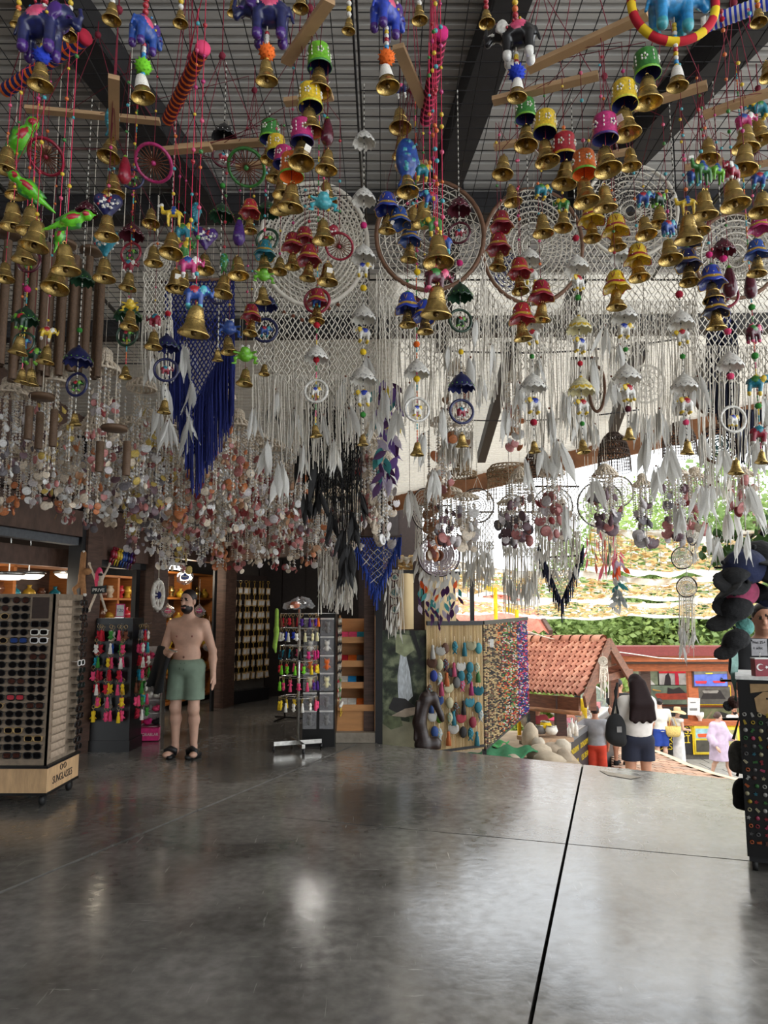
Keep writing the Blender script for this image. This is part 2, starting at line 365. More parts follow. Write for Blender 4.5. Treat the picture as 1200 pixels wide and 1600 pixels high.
# ---- wire grid hung under the roof, near the camera
GZ = 3.6; WIRE = cmat('grid_wire', 44, 42, 44, 0.45, metal=0.6)
wg = thing('wire_grid', 'dark steel wire mesh grid hung flat below the roof, ornaments tied to it', 'wire grid', (0, 0, GZ))
cell = 0.075; gx0, gx1, gy0, gy1 = -3.6, 3.4, 1.2, 4.35
k = 0; wires = M(); panel = 0
npan = 4; pw = (gx1 - gx0) / npan
for q in range(npan):
    mm = M(); xa, xb = gx0 + q * pw + 0.008, gx0 + (q + 1) * pw - 0.008; y1 = gy1 + (1.6 if q == 0 else 0.5 if q == 1 else 0)
    nx = int((xb - xa) / cell)
    for i in range(nx + 1):
        x = xa + (xb - xa) * i / nx; mm.tube([(x, gy0, 0), (x, y1, 0)], 0.0022, 3, cap=False)
    ny = int((y1 - gy0) / cell)
    for i in range(ny + 1):
        yy = gy0 + (y1 - gy0) * i / ny; mm.tube([(xa, yy, 0.003), (xb, yy, 0.003)], 0.0022, 3, cap=False)
    for e in ((xa, gy0, xa, y1), (xb, gy0, xb, y1), (xa, gy0, xb, gy0), (xa, y1, xb, y1)): mm.tube([(e[0], e[1], 0), (e[2], e[3], 0)], 0.006, 4)
    ob('mesh_panel', mm.mesh('mesh_panel', [WIRE]), wg)['kind'] = 'stuff'
for x in (-3.2, -1.85, -0.1, 1.65, 3.0):
    for y in (1.4, 3.9): ob('hanger_wire', M().tube([(x, y, 0), (x, y, ROOFZ(y) - GZ)], 0.004, 4).mesh('hanger_wire', [WIRE]), wg)

# ---- left shop front: an oblique timber facade
FD = Vector((0.206, 0.979, 0)).normalized(); FN = Vector((FD.y, -FD.x, 0)); F0 = Vector((-3.35, 8.44, 0))
def FP(px, py, off=0.0):                  # the point of the facade plane seen at a pixel (off: metres towards the aisle)
    u, y, z = ray(px, py); d = Vector((u, y, z)); o = Vector((0, 0, EYE)); p = F0 + FN * off
    t = (p - o).dot(FN) / d.dot(FN); return o + d * t
def FX(px): return FP(px, 945)
fac = struct('wall_left', M().box((0, 0, 0), (0.02, 0.02, 0.02)).mesh('anchor_block', [WD]), None, (-5.2, -0.5, 2.0))
def fpart(name, m, mt):
    o = ob(name, m.mesh(name, [mt]), fac); o.location = -Vector(fac.location); return o
def fbeam(name, a, b, w, h, mt, off=0.0):
    fpart(name, M().bar(FP(*a, off), FP(*b, off), w, h), mt)
def fpost(name, px0, px1, z0, z1, mt, off=0.0, depth=0.16):
    a, b = FP(px0, 945, off), FP(px1, 945, off); c = (a + b) / 2; w = (b - a).length; T = Matrix.Translation((c.x, c.y, 0)) @ Matrix.Rotation(math.atan2(FD.y, FD.x), 4, 'Z')
    m = M(); m.box((0, 0, (z0 + z1) / 2), (w, depth, z1 - z0), 0, T); fpart(name, m, mt)
fpost('black_post', 113, 123, 0, 3.6, WBLK, 0.02); fpost('timber_post', 123, 146, 0, 3.7, WD, 0.05); fpost('timber_post', 226, 248, 0, 3.7, WD, 0.05, 0.24)
fpost('timber_post', 343, 360, 0, 3.5, WD, 0.05, 0.2)
zB = FP(60, 822).z
def fslab(name, px0, px1, z0, z1, mt, off=0.0, dep=0.08): fpost(name, px0, px1, z0, z1, mt, off, dep)
# boards of the upper wall
for i in range(7): fslab('upper_board', -260 + i * 55, -207 + i * 55, 2.62, 3.95, WD, -0.05 - 0.01 * (i % 2), 0.05)
fslab('header_beam', -300, 113, 2.34, 2.62, WD2, 0.04, 0.16); fslab('steel_lintel', -300, 113, 2.25, 2.335, WGREY, 0.0, 0.12); fslab('inner_beam', -300, 113, 2.02, 2.22, WD2, -0.3, 0.12)
for i, (x0, x1) in enumerate(((148, 172), (174, 198), (200, 226))): fslab('upper_panel', x0, x1, 2.50, 3.1, WD, -0.02, 0.05)
fslab('panel_rail', 146, 228, 2.42, 2.50, WD2, 0.03, 0.1); fslab('bird_beam', 146, 228, 2.12, 2.42, WD2, 0.02, 0.12); fslab('black_lintel', 146, 228, 2.04, 2.12, WBLK, 0.0, 0.1)
fslab('upper_board', 146, 228, 3.1, 3.7, WD, -0.05); fslab('cross_beam', 248, 345, 2.25, 2.5, WD, 0.0, 0.12); fslab('upper_board', 248, 345, 2.5, 3.5, WD, -0.05)
fpost('door_stile', 146, 152, 0, 2.1, WBLK, -0.02, 0.06); fpost('door_stile', 208, 214, 0, 2.1, WBLK, -0.02, 0.06); fpost('black_pipe', 333, 337, 0, 2.3, WBLK, 0.08, 0.03)
m = M(); a = F0 - FD * 4.0; b = F0 - FD * 15.5
m.bar((a.x, a.y, 2.0), (b.x, b.y, 2.0), .1, 4.6); fpart('rear_light_blocker', m, WD)  # unseen boards added left behind the camera to darken the floor
struct('wall_rear_blocker', M().box((-2.6, -7.0, 2.3), (8.6, .1, 4.8)).mesh('wall_rear_blocker', [WD]))  # added out of view to block rear sky light from the left floor
# shop back walls and dark lining
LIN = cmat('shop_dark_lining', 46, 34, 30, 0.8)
bk = FP(60, 945, -1.9)
T = Matrix.Rotation(math.atan2(FD.y, FD.x), 4, 'Z')
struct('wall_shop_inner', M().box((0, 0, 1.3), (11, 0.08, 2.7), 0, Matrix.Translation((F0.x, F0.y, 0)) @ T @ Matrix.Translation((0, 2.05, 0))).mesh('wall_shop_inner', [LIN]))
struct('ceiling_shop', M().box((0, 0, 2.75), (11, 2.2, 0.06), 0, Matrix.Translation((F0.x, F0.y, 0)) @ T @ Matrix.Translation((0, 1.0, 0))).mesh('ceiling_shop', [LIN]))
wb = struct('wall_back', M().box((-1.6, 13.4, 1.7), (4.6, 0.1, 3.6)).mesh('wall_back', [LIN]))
for i in range(9): ob('wall_board', M().box((-3.3 + i * 0.42, 13.32, 1.7), (0.4, 0.05, 3.4)).mesh('wall_board', [cmat('blackish_board', 40, 33, 31, .8)]), wb)  # boards in a blackish brown
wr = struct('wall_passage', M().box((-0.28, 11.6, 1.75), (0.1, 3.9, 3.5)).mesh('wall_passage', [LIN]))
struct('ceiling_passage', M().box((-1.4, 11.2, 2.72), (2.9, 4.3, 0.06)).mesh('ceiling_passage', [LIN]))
pb = struct('trim_1', M().bar((-2.66, 12.0, 2.5), (-0.05, 9.3, 2.5), 0.16, 0.42).mesh('trim_1', [WD2]))
# corner column: brown timber and black steel
cc = P(577, 1100, 9.0); struct('wall_corner_post', M().box((cc.x, 9.02, 1.75), (0.13, 0.14, 3.5)).mesh('wall_corner_post', [WD]))
cc = P(592, 1100, 8.85); struct('wall_steel_column', M().box((cc.x, 8.9, 1.72), (0.085, 0.1, 3.5)).mesh('wall_steel_column', [WBLK]))
# ================================================================== ornament meshes (unit width, shared by all copies)
BRASS = mat('brass', rgb(200, 170, 104), 0.26, 0.92, var=0.25, scale=6, bump=0.1, bscale=14); BRASSD = mat('old_brass', rgb(120, 96, 60), 0.4, 0.85, var=0.3, scale=6)
CORD = cmat('maroon_cord', 118, 22, 44, 0.8); PINKC = cmat('pink_cord', 226, 52, 92, 0.75); WHITEP = cmat('white_paint', 232, 228, 218, 0.4); GOLDP = cmat('gold_paint', 206, 164, 60, 0.35, metal=0.3)
CREAM = cmat('cream_cord', 218, 208, 190, 0.85); STEELB = cmat('silver_beads', 190, 184, 170, 0.3, metal=0.7)
COLS = dict(red=(196, 30, 48), crimson=(168, 20, 50), magenta=(206, 38, 118), pink=(236, 74, 120), orange=(242, 112, 34), yellow=(246, 204, 36), lemon=(232, 226, 44), green=(56, 140, 54), lime=(120, 206, 40),
            teal=(24, 136, 160), aqua=(60, 176, 190), blue=(30, 76, 170), navy=(24, 30, 92), purple=(74, 34, 130), white=(236, 232, 222), black=(22, 20, 24), brown=(110, 62, 40), wine=(92, 16, 38), dkgreen=(18, 66, 38), royal=(34, 62, 190), sky=(30, 150, 220), grey=(120, 118, 116), cream=(240, 230, 180))
def PC(c, rough=0.3):
    g = sum(COLS[c]) / 3; return mat('paint_' + c, rgb(*[max(0, min(255, (v * .86 + g * .14) * .94)) for v in COLS[c]]), rough, var=0.3, scale=11, coat=0.35)
def MATTE(c): return mat('matte_' + c, rgb(*COLS[c]), 0.85, var=0.15, scale=20)
# brass hand bell: open mouth down, origin at mid height, mouth diameter 1
_bp = [(0.04, .50), (.10, .50), (.17, .47), (.215, .40), (.24, .28), (.27, .12), (.31, -.08), (.37, -.22), (.45, -.33), (.50, -.40), (.495, -.44), (.46, -.42), (.40, -.31), (.33, -.18), (.28, -.02), (.24, .14), (.21, .28), (.15, .40), (.02, .42)]
_m = M().lathe(_bp, 18); _m.lathe([(.285, .06), (.30, .05), (.30, .03), (.288, .02)], 18); _m.lathe([(.37, -.215), (.385, -.235), (.392, -.255)], 18); _m.ring((0, 0, .56), .07, .022, 10, 5); BELL = _m.mesh('brass_bell', [BRASS])
CLAP = M().tube([(0, 0, .40), (0, 0, -.36)], .022, 5).ball((0, 0, -.36), (.10, .10, .11), 8, 5).mesh('clapper', [BRASSD])
TAGM = M().box((0, 0, 0), (.34, .02, .28)).mesh('price_sticker', [WHITEP])
# painted cup bell: slots 0 body 1 band 2 dots 3 inner
def _cup():
    m = M(); pr = [(.02, .52), (.14, .52), (.30, .49), (.40, .42), (.425, .34), (.44, .10), (.455, -.20), (.475, -.36), (.495, -.46), (.47, -.46), (.43, -.34), (.41, .10), (.37, .34), (.10, .44)]
    m.lathe(pr, 20, [0, 0, 0, 0, 0, 0, 0, 1, 1, 3, 3, 3, 3]); m.lathe([(.10, .52), (.16, .54), (.13, .62), (.02, .64)], 12, 1)
    for q in range(4):
        a = q * PI / 2 + 0.4
        for j in range(5):
            b = 2 * PI * j / 5; z = 0.02 + .10 * math.sin(b); aa = a + .22 * math.cos(b); m.ball((.452 * math.cos(aa), .452 * math.sin(aa), z), (.045, .045, .05), 6, 4, 2)
        m.ball((.455 * math.cos(a), .455 * math.sin(a), .02), .035, 6, 4, 1)
        for z in (.2, -.12, .04): m.ball((.45 * math.cos(a + PI / 4), .45 * math.sin(a + PI / 4), z), (.03, .03, .06), 6, 4, 2)
    return m.mesh('painted_bell', [PC('green'), PC('yellow'), WHITEP, MATTE('brown')])
CUP = _cup()
# scalloped petal bell with gold lines
def _petal():
    m = M()
    def md(r, z, a, i):
        k = 0.5 + 0.5 * math.cos(5 * a); w = max(0, (-z) - 0.0) / .40; return r * (1 + .16 * w * (k - .5)), z + w * .12 * (1 - k)
    pr = [(.04, .40), (.13, .40), (.22, .36), (.29, .25), (.32, .08), (.36, -.06), (.43, -.20), (.50, -.32), (.505, -.37), (.47, -.35), (.39, -.20), (.32, -.04), (.28, .10), (.20, .28), (.04, .32)]
    m.lathe(pr, 25, [0, 0, 0, 0, 0, 1, 0, 0, 1, 0, 0, 0, 0, 0], mod=md); m.lathe([(.02, .48), (.07, .47), (.14, .40), (.10, .37)], 10, 2)
    for q in range(5):
        a = (q + .5) * 2 * PI / 5; m.tube([(.30 * math.cos(a - .2), .30 * math.sin(a - .2), .24), (.345 * math.cos(a), .345 * math.sin(a), .04), (.30 * math.cos(a + .2), .30 * math.sin(a + .2), .24)], .014, 4, 1)
        for t in (.12, -.02, -.14): m.ball((.39 * math.cos(a + .63) * (1 - t * .4), .39 * math.sin(a + .63) * (1 - t * .4), t - .08), .022, 5, 3, 3)
    return m.mesh('petal_bell', [PC('crimson'), GOLDP, PC('green'), WHITEP])
PETAL = _petal()
# little parasol: scalloped hem, dotted rim
def _umb():
    m = M()
    def md(r, z, a, i):
        k = abs(math.sin(6 * a)) if i > 2 else 0; w = max(0, i - 3) / 3.0; return r * (1 + .03 * k * w), z - .09 * k * w * (1 if i < 8 else 1)
    pr = [(.03, .30), (.10, .28), (.22, .20), (.34, .06), (.43, -.08), (.48, -.18), (.50, -.24), (.48, -.23), (.42, -.08), (.30, .06), (.10, .22)]
    m.lathe(pr, 24, [0, 0, 0, 0, 1, 0, 0, 2, 2, 2], mod=md); m.lathe([(.01, .38), (.05, .36), (.09, .28)], 10, 1)
    for q in range(16):
        a = 2 * PI * q / 16; m.ball((.485 * math.cos(a), .485 * math.sin(a), -.17), .022, 5, 3, 3)
    return m.mesh('parasol', [PC('white'), PC('white'), MATTE('grey'), PC('black')])
UMB = _umb()
# wrapped ring
RINGM = M().ring((0, 0, 0), .44, .055, 30, 6, [0, 0, 0, 1]).mesh('wrapped_ring', [PC('navy'), PC('navy')])
POM = None
def _pom():
    m = M(); rr = random.Random(3)
    for i in range(60):
        z = 1 - 2 * (i + .5) / 60; a = i * 2.39996; r = math.sqrt(1 - z * z); d = Vector((r * math.cos(a), r * math.sin(a), z)); q = .5 * rr.uniform(.88, 1.08)
        o = d.orthogonal().normalized(); b = d.cross(o)
        m.add([d * .25 + o * .14, d * .25 - o * .07 + b * .12, d * .25 - o * .07 - b * .12, d * q], [(0, 1, 3), (1, 2, 3), (2, 0, 3)], 0)
    m.ball((0, 0, 0), .40, 10, 7); return m.mesh('pompom', [MATTE('red')])
POM = _pom()
BEAD = M().ball((0, 0, 0), .5, 8, 6).mesh('bead', [PC('pink')])
# toys: smooth solids -------------------------------------------------------
def _ele(h=.05):
    s = SDF((-.62, -.32, -.55), (.75, .32, .55), h); k = .06
    s.ell((-.05, 0, .08), (.34, .22, .25), k, 0); s.ell((.30, 0, .22), (.18, .16, .19), k, 0)
    s.cap((.42, 0, .20), (.55, 0, .02), .085, .06, k, 0); s.cap((.55, 0, .02), (.60, 0, .20), .055, .04, .03, 0); s.cap((.60, 0, .20), (.58, 0, .34), .04, .035, .03, 0)
    for x in (-.26, .16):
        for y in (-.12, .12): s.cap((x, y, 0), (x, y, -.38), .095, .085, k, 0); s.cap((x, y, -.38), (x, y, -.42), .09, .09, .02, 2)
    for y in (-1, 1): s.ell((.24, y * .17, .20), (.12, .04, .16), .03, 2)
    s.cap((-.38, 0, .18), (-.46, 0, -.10), .035, .03, .03, 0)
    s.ell((-.06, 0, .13), (.24, .235, .235), .01, 1); s.ell((-.06, 0, .36), (.12, .10, .06), .03, 2); s.ell((.36, 0, .36), (.06, .08, .06), .02, 1)
    for y in (-.11, .11): s.cap((.44, y, .12), (.54, y * 1.2, .10), .025, .012, .01, 2)
    me = s.mesh('elephant', [PC('blue'), PC('red'), PC('white')]); return me
ELE = _ele()
def _camel():
    s = SDF((-.6, -.25, -.6), (.7, .25, .6), .05); k = .05
    s.ell((-.05, 0, .05), (.33, .16, .17), k, 0); s.ell((-.05, 0, .24), (.12, .10, .14), k, 1); s.cap((.24, 0, .06), (.42, 0, .06), .10, .08, k); s.cap((.42, 0, .06), (.48, 0, .38), .075, .06, k)
    s.cap((.46, 0, .40), (.64, 0, .34), .08, .055, .04, 2)
    for x in (-.28, .18):
        for y in (-.09, .09): s.cap((x, y, 0), (x, y, -.50), .075, .045, k, 0)
    s.cap((-.36, 0, .1), (-.46, 0, -.12), .035, .03, .03); s.ell((-.05, 0, .06), (.2, .175, .17), .01, 1)
    return s.mesh('camel', [PC('yellow'), PC('green'), PC('white')])
CAMEL = _camel()
def _parrot():
    s = SDF((-.25, -.25, -.55), (.25, .25, .6), .035); k = .05
    s.ell((0, 0, .10), (.14, .14, .24), k, 0); s.ell((0, -.03, .40), (.11, .12, .11), k, 0); s.cap((0, -.13, .40), (0, -.17, .33), .045, .02, .02, 2)
    s.cap((0, .06, -.05), (0, .12, -.50), .075, .03, k, 0); s.cap((-.13, .03, .16), (-.10, .08, -.22), .07, .03, .02, 1); s.cap((.13, .03, .16), (.10, .08, -.22), .07, .03, .02, 1); s.ell((0, -.09, .12), (.07, .07, .14), .01, 2)
    s.cap((0, 0, .48), (0, .08, .56), .04, .02, .03, 0)
    return s.mesh('parrot', [mat('parrot_green', rgb(96, 190, 40), .25, var=.3, scale=9, coat=.4), PC('green'), PC('red')])
PARROT = _parrot()
def _heart():
    s = SDF((-.55, -.25, -.62), (.55, .25, .5), .04)
    s.cap((-.24, 0, .18), (0, 0, -.42), .24, .06, .08, 0); s.cap((.24, 0, .18), (0, 0, -.42), .24, .06, .08, 0); s.ell((0, 0, .02), (.24, .16, .26), .08, 0)
    for i in range(14):
        a = i * 2.4; r = .06 + .3 * (i / 14) ** .6; x, z = r * math.cos(a), .08 + r * .8 * math.sin(a)
        for y in (-.2, .2): s.ell((x, y, z), (.045, .06, .045), 0, 1 if i % 3 else 2)
    return s.mesh('heart', [PC('navy'), PC('white'), PC('red')])
HEART = _heart()
def _fish():
    s = SDF((-.32, -.25, -.72), (.32, .25, .6), .04); s.ell((0, 0, 0), (.24, .17, .45), .02, 0); s.cap((0, 0, -.38), (-.16, 0, -.62), .08, .05, .05, 0); s.cap((0, 0, -.38), (.16, 0, -.62), .08, .05, .05, 0); s.cap((.2, 0, .05), (.29, 0, -.1), .05, .03, .03, 1)
    for i in range(7): s.ell((.12 * math.sin(i * 2), -.15, .3 - i * .1), (.04, .05, .03), 0, 1)
    return s.mesh('fish', [PC('teal'), PC('aqua')])
FISH = _fish()
def _frog():
    s = SDF((-.6, -.4, -.5), (.6, .4, .55), .05); s.ell((0, 0, 0), (.26, .22, .22), .06, 0); s.ell((0, -.06, .22), (.2, .18, .15), .06, 0)
    for x in (-1, 1):
        s.ell((x * .12, -.12, .36), (.08, .08, .08), .02, 1); s.cap((x * .2, 0, 0), (x * .42, -.05, -.08), .08, .06, .04); s.cap((x * .42, -.05, -.08), (x * .36, -.12, -.3), .06, .05, .03); s.cap((x * .36, -.12, -.3), (x * .5, -.2, -.34), .05, .04, .03)
        s.cap((x * .2, -.05, .1), (x * .42, -.18, .12), .06, .05, .04)
    return s.mesh('frog', [PC('lime'), PC('white'), PC('red')])
FROG = _frog()
EGGP = M().lathe([(.0, .55), (.05, .5), (.09, .42), (.16, .2), (.22, -.1), (.22, -.32), (.14, -.48), (0, -.52)], 12, [1, 1, 0, 0, 0, 0, 0]).mesh('aubergine', [PC('purple', .2), PC('lime')])
def _wheel():
    m = M(); m.ring((0, 0, 0), .46, .045, 26, 5, 0)
    for i in range(22):
        a = 2 * PI * i / 22; m.tube([(.04 * math.cos(a), 0, .04 * math.sin(a)), (.45 * math.cos(a), 0, .45 * math.sin(a))], .014, 4, 1)
    m.ball((0, 0, 0), .07, 8, 5, 0); return m.mesh('spoked_wheel', [PC('crimson'), MATTE('brown')])
WHEEL = _wheel()
def feather_mesh(L=1.0, w=.24, bend=.15, seed=1):
    rr = random.Random(seed); m = M(); n = 7; vs = []; fs = []
    for i in range(n + 1):
        t = i / n; hw = w * .5 * (math.sin(PI * min(1, t * 1.12 + .02)) ** .7 if t < .87 else (1 - t) * 2.2) * (1 + .12 * rr.uniform(-1, 1)); hw = max(hw, .006); y = bend * t * t
        vs += [(-hw, y + .03 * hw / w, -t * L), (0, y - .02, -t * L), (hw, y + .03 * hw / w, -t * L)]
    for i in range(n): fs += [(3 * i, 3 * i + 3, 3 * i + 4, 3 * i + 1), (3 * i + 1, 3 * i + 4, 3 * i + 5, 3 * i + 2)]
    m.add(vs, fs, 0); m.tube([(0, -.02, .06), (0, bend * .3 - .02, -.55 * L)], [.012, .006], 3, 0, cap=False); return m.mesh('feather', [FEATH])
FEATH = thin('white_feather', rgb(228, 226, 220), 0.3); FEATHS = [feather_mesh(1, .17, .16, 1), feather_mesh(1, .13, -.12, 2), feather_mesh(1, .21, .08, 3)]
FCOL = {'white': FEATH, 'black': mat('black_feather', rgb(20, 18, 18), .7), 'orange': thin('orange_feather', rgb(236, 96, 36)), 'teal': thin('teal_feather', rgb(70, 150, 150)), 'purple': thin('purple_feather', rgb(120, 90, 160)), 'plum': thin('plum_feather', rgb(70, 30, 80)), 'lilac': thin('lilac_feather', rgb(206, 194, 214)), 'pink': thin('pink_feather', rgb(236, 110, 130)), 'yellow': thin('yellow_feather', rgb(226, 200, 60)), 'grey': thin('grey_feather', rgb(150, 156, 154)), 'green': thin('green_feather', rgb(96, 128, 84)), 'coral': thin('coral_feather', rgb(236, 130, 110))}
# shells
def _scallop():
    m = M(); n = 12; vs = [(0, 0, .42)]; fs = []
    for k, (rr, yy) in enumerate(((.28, -.10), (.46, -.03), (.5, .0))):
        for i in range(n + 1):
            a = -PI * .78 + PI * 1.56 * i / n; q = rr * (1 + .05 * (i % 2)); vs.append((q * math.sin(a), yy - .02 * (i % 2), .05 - q * math.cos(a) + .02))
    for i in range(n): fs.append((0, 1 + i, 2 + i))
    for k in range(2):
        for i in range(n): a = 1 + k * (n + 1) + i; fs.append((a, a + n + 1, a + n + 2, a + 1))
    return m.add(vs, fs).mesh('scallop_shell', [WHITEP])
SHELLS = [_scallop(), M().lathe([(.02, .07), (.25, .06), (.42, .02), (.5, -.02), (.42, -.06), (.1, -.05)], 14, T=Matrix.Rotation(PI / 2, 4, 'X')).mesh('disc_shell', [WHITEP]),
          M().lathe([(.0, .6), (.07, .45), (.05, .4), (.16, .2), (.13, .14), (.26, -.08), (.2, -.3), (.06, -.5)], 9, sy=.8).mesh('conch_shell', [WHITEP]), M().ball((0, 0, 0), (.32, .2, .46), 9, 6).mesh('cowrie_shell', [WHITEP])]
def SHM(key, c): return mat('shell_' + key, rgb(*c), .42, var=.22, scale=7, bump=.1, coat=.15)
SHC = dict(white=SHM('white', (246, 241, 234)), cream=SHM('cream', (230, 214, 192)), rose=SHM('rose', (188, 120, 116)), red=SHM('red', (150, 56, 56)), orange=SHM('orange', (206, 126, 78)), yellow=SHM('yellow', (206, 178, 92)), plum=SHM('plum', (112, 84, 92)), slate=SHM('slate', (120, 114, 118)), pale=SHM('pale', (216, 208, 208)), tan=SHM('tan', (168, 124, 90)))
# ================================================================== bell mobiles and parasol garlands
BEADC = ['pink', 'yellow', 'aqua', 'orange', 'red', 'green', 'magenta']
CORDMATS = [CORD, PC('pink'), PC('yellow'), PC('aqua'), PC('orange'), PC('red'), PC('green'), STEELB, PC('white'), PINKC, CREAM, PC('black')]
class Hang:
    def __init__(s, name, label, cat, top, group=None):
        s.top = Vector(top); s.r = thing(name, label, cat, s.top, 0, group)
    def part(s, name, me, p, rot=(0, 0, 0), sc=1.0, mats=None, parent=None, label=None):
        return ob(name, me, s.r, Vector(p) - s.top, rot, sc, mats, label)
    def sub(s, name, me, parent, loc=(0, 0, 0), rot=(0, 0, 0), sc=1.0, mats=None): return ob(name, me, parent, loc, rot, sc, mats)
    def cord(s, pts, r=.0016, m=0, name='cord', n=3):
        return s.part(name, M().tube([Vector(p) - s.top for p in pts], r, n, 0, cap=False).mesh(name, [CORDMATS[m]]), s.top)
def bell(h, p, w, sticker=False):
    b = h.part('brass_bell', BELL, p, (RN.uniform(-.12, .12), RN.uniform(-.12, .12), RN.uniform(0, 6)), w); h.sub('clapper', CLAP, b)
    if sticker: h.sub('price_sticker', TAGM, b, (0, -.36, .02), (.5, 0, 0), .8)
    return b
ELEC = [('blue', 'red', 'aqua'), ('crimson', 'teal', 'white'), ('teal', 'green', 'yellow'), ('dkgreen', 'red', 'lime'), ('navy', 'pink', 'white'), ('yellow', 'red', 'white'), ('white', 'royal', 'yellow'), ('white', 'red', 'yellow'), ('magenta', 'blue', 'white'), ('wine', 'green', 'pink')]
def elec(c):
    pool = [e for e in ELEC if e[0] == c] or [(c, RN.choice(['red', 'green', 'yellow', 'pink']), RN.choice(['white', 'yellow', 'aqua']))]
    e = RN.choice(pool); return [PC(e[0]), PC(e[1]), PC(e[2])]
def item(h, kind, p, s, col=None):
    yaw = RN.uniform(-.5, .5)
    if kind == 'b': return bell(h, p, s, RN.random() < .2)
    if kind == 'c': return h.part('painted_bell', CUP, p, (RN.uniform(-.08, .08), RN.uniform(-.08, .08), yaw * 6), s, [PC(col), PC({'green': 'lime', 'lime': 'green', 'yellow': 'lemon', 'magenta': 'purple', 'orange': 'lime', 'red': 'yellow'}.get(col, 'yellow')), WHITEP, MATTE('navy' if col != 'orange' else 'orange')], label='%s cup bell painted with flowers' % col)
    if kind == 'p': return h.part('petal_bell', PETAL, p, (0, 0, yaw * 6), s, [PC(col), GOLDP if col != 'yellow' else PC('red'), PC('green'), WHITEP], label='%s petal bell with painted lines' % col)
    if kind == 'u': return h.part('parasol', UMB, p, (0, 0, yaw * 6), s, [PC(col, .5), PC({'white': 'white', 'yellow': 'yellow'}.get(col, col)) if col != 'cream' else PC('yellow'), MATTE(col), PC('grey') if col == 'white' else PC('lime' if col in ('navy', 'dkgreen') else 'white')])
    if kind == 'r':
        o = h.part('wrapped_ring', RINGM, p, (0, 0, yaw * .6), s, [PC(col, .6), PC(col, .4)]); h.sub('ring_elephant', ELE, o, (0, 0, -.02), (0, 0, .3), .48, elec('white' if col == 'white' else RN.choice(['blue', 'dkgreen', 'crimson']))); return o
    if kind == 'e': return h.part('elephant', ELE, p, (0, RN.uniform(-.15, .15), yaw + RN.choice([0, PI])), s, elec(col))
    if kind == 'k': return h.part('camel', CAMEL, p, (0, RN.uniform(-.1, .1), yaw + RN.choice([0, PI])), s, [PC(col), PC('blue'), PC('white')])
    if kind == 'o': return h.part('pompom', POM, p, (0, 0, yaw), s, [MATTE(col)])
    if kind == 'a': return h.part('parrot', PARROT, p, col, s)
    me, nm = {'h': (HEART, 'heart'), 'f': (FISH, 'fish'), 'g': (FROG, 'frog'), 'v': (EGGP, 'aubergine'), 'w': (WHEEL, 'spoked_wheel')}[kind]
    rot = (0, 0, yaw) if kind != 'w' else (.9, .3, .2)
    return h.part(nm, me, p, rot, s, [PC(col, .22)])
def beads_on(h, a, b, sp, size, m0=None, pink=False):      # coloured beads threaded on a cord
    n = max(1, int((a - b).length / sp)); i = 0
    for i in range(n):
        t = (i + .3 + .6 * RN.random()) / n; c = RN.choice(BEADC if not pink else ['pink', 'pink', 'yellow', 'aqua', 'orange', 'pink'])
        h.part('bead', BEAD, a.lerp(b, t), (0, 0, 0), size * RN.choice([.75, 1, 1]), [PC(c)])
YB = lambda w: 71.0 / w
def strand(h, px, items, Y=None, ytop=None, cord=0, top=None, bead=True):
    """items top to bottom: (kind, py, width px, colour); the last one fixes where the strand hangs"""
    ks = [w for k, _y, w, _c in items if k == 'b']
    Y = Y or YB(ks[-1] if ks else items[-1][2] * 1.15); y1 = items[-1][1]; p1 = P(px, y1, Y); X = p1.x
    zt = GZ if ytop is None else P(px, ytop, Y).z
    a = Vector(top) if top is not None else Vector((X, Y, zt))
    h.cord([a, (X, Y, min(zt, a.z) - .02) if top is not None else a - Vector((0, 0, .01)), (X, Y, p1.z)], .0011, cord)
    prev = a.z
    for k, py, w, c in items:
        z = P(px, py, Y).z; s = w * mpp(py, Y); item(h, k, Vector((X, Y, z)), s, c)
        if bead and prev - z > s * 1.6: beads_on(h, Vector((X, Y, prev - .02)), Vector((X, Y, z + s * .55)), max(.05, s * 1.1), .010)
        prev = z - s * .5
    return a
def hook(px, py, Y): p = P(px, py, Y); return Vector((p.x, Y, GZ))
BARW = wood('stick_wood', 176, 142, 104, var=.2)
def mobile(name, label, bar, strands, z=2.95, rod=None, group='bell mobiles under the wire grid', Y=None):
    A, B = PZ(*bar[0], z), PZ(*bar[1], z); c = (A + B) / 2; top = Vector((c.x, c.y, GZ)); h = Hang(name, label, 'wind chime', top, group)
    if rod:
        n = 30; m = M(); L = (B - A).length; pts = [A.lerp(B, i / n) - top for i in range(n + 1)]
        m.tube(pts, [.0165 + .0018 * (i % 2) for i in range(n + 1)], 10, [i % 2 for i in range(n)]); h.part('thread_wound_rod', m.mesh('thread_wound_rod', [MATTE(rod[0]), MATTE(rod[1])]), top)
        e = (A - B).normalized(); h.part('rod_end', M().tube([A - top + e * .001, A - top + e * .012], [.019, .018], 12).mesh('rod_end', [MATTE(rod[2])]), top)
    else: h.part('wooden_bar', M().bar(A - top, B - top, .028, .013).mesh('wooden_bar', [BARW]), top)
    kn = c + Vector((0, 0, .30)); m = M()
    for t in (.04, .3, .7, .96): m.tube([kn - top, A.lerp(B, t) - top], .0013, 3)
    m.tube([(0, 0, 0), kn - top], .002, 4); m.ball(kn - top, .012, 6, 4); h.part('suspension_cords', m.mesh('suspension_cords', [CORD]), top)
    for i, st in enumerate(strands):
        px, items = st[0], st[1]; t = (i + .5) / len(strands); strand(h, px, items, Y=(st[2] if len(st) > 2 else Y), top=A.lerp(B, t), cord=9 if rod else 0)
    return h
B_ = lambda y, w: ('b', y, w, None)
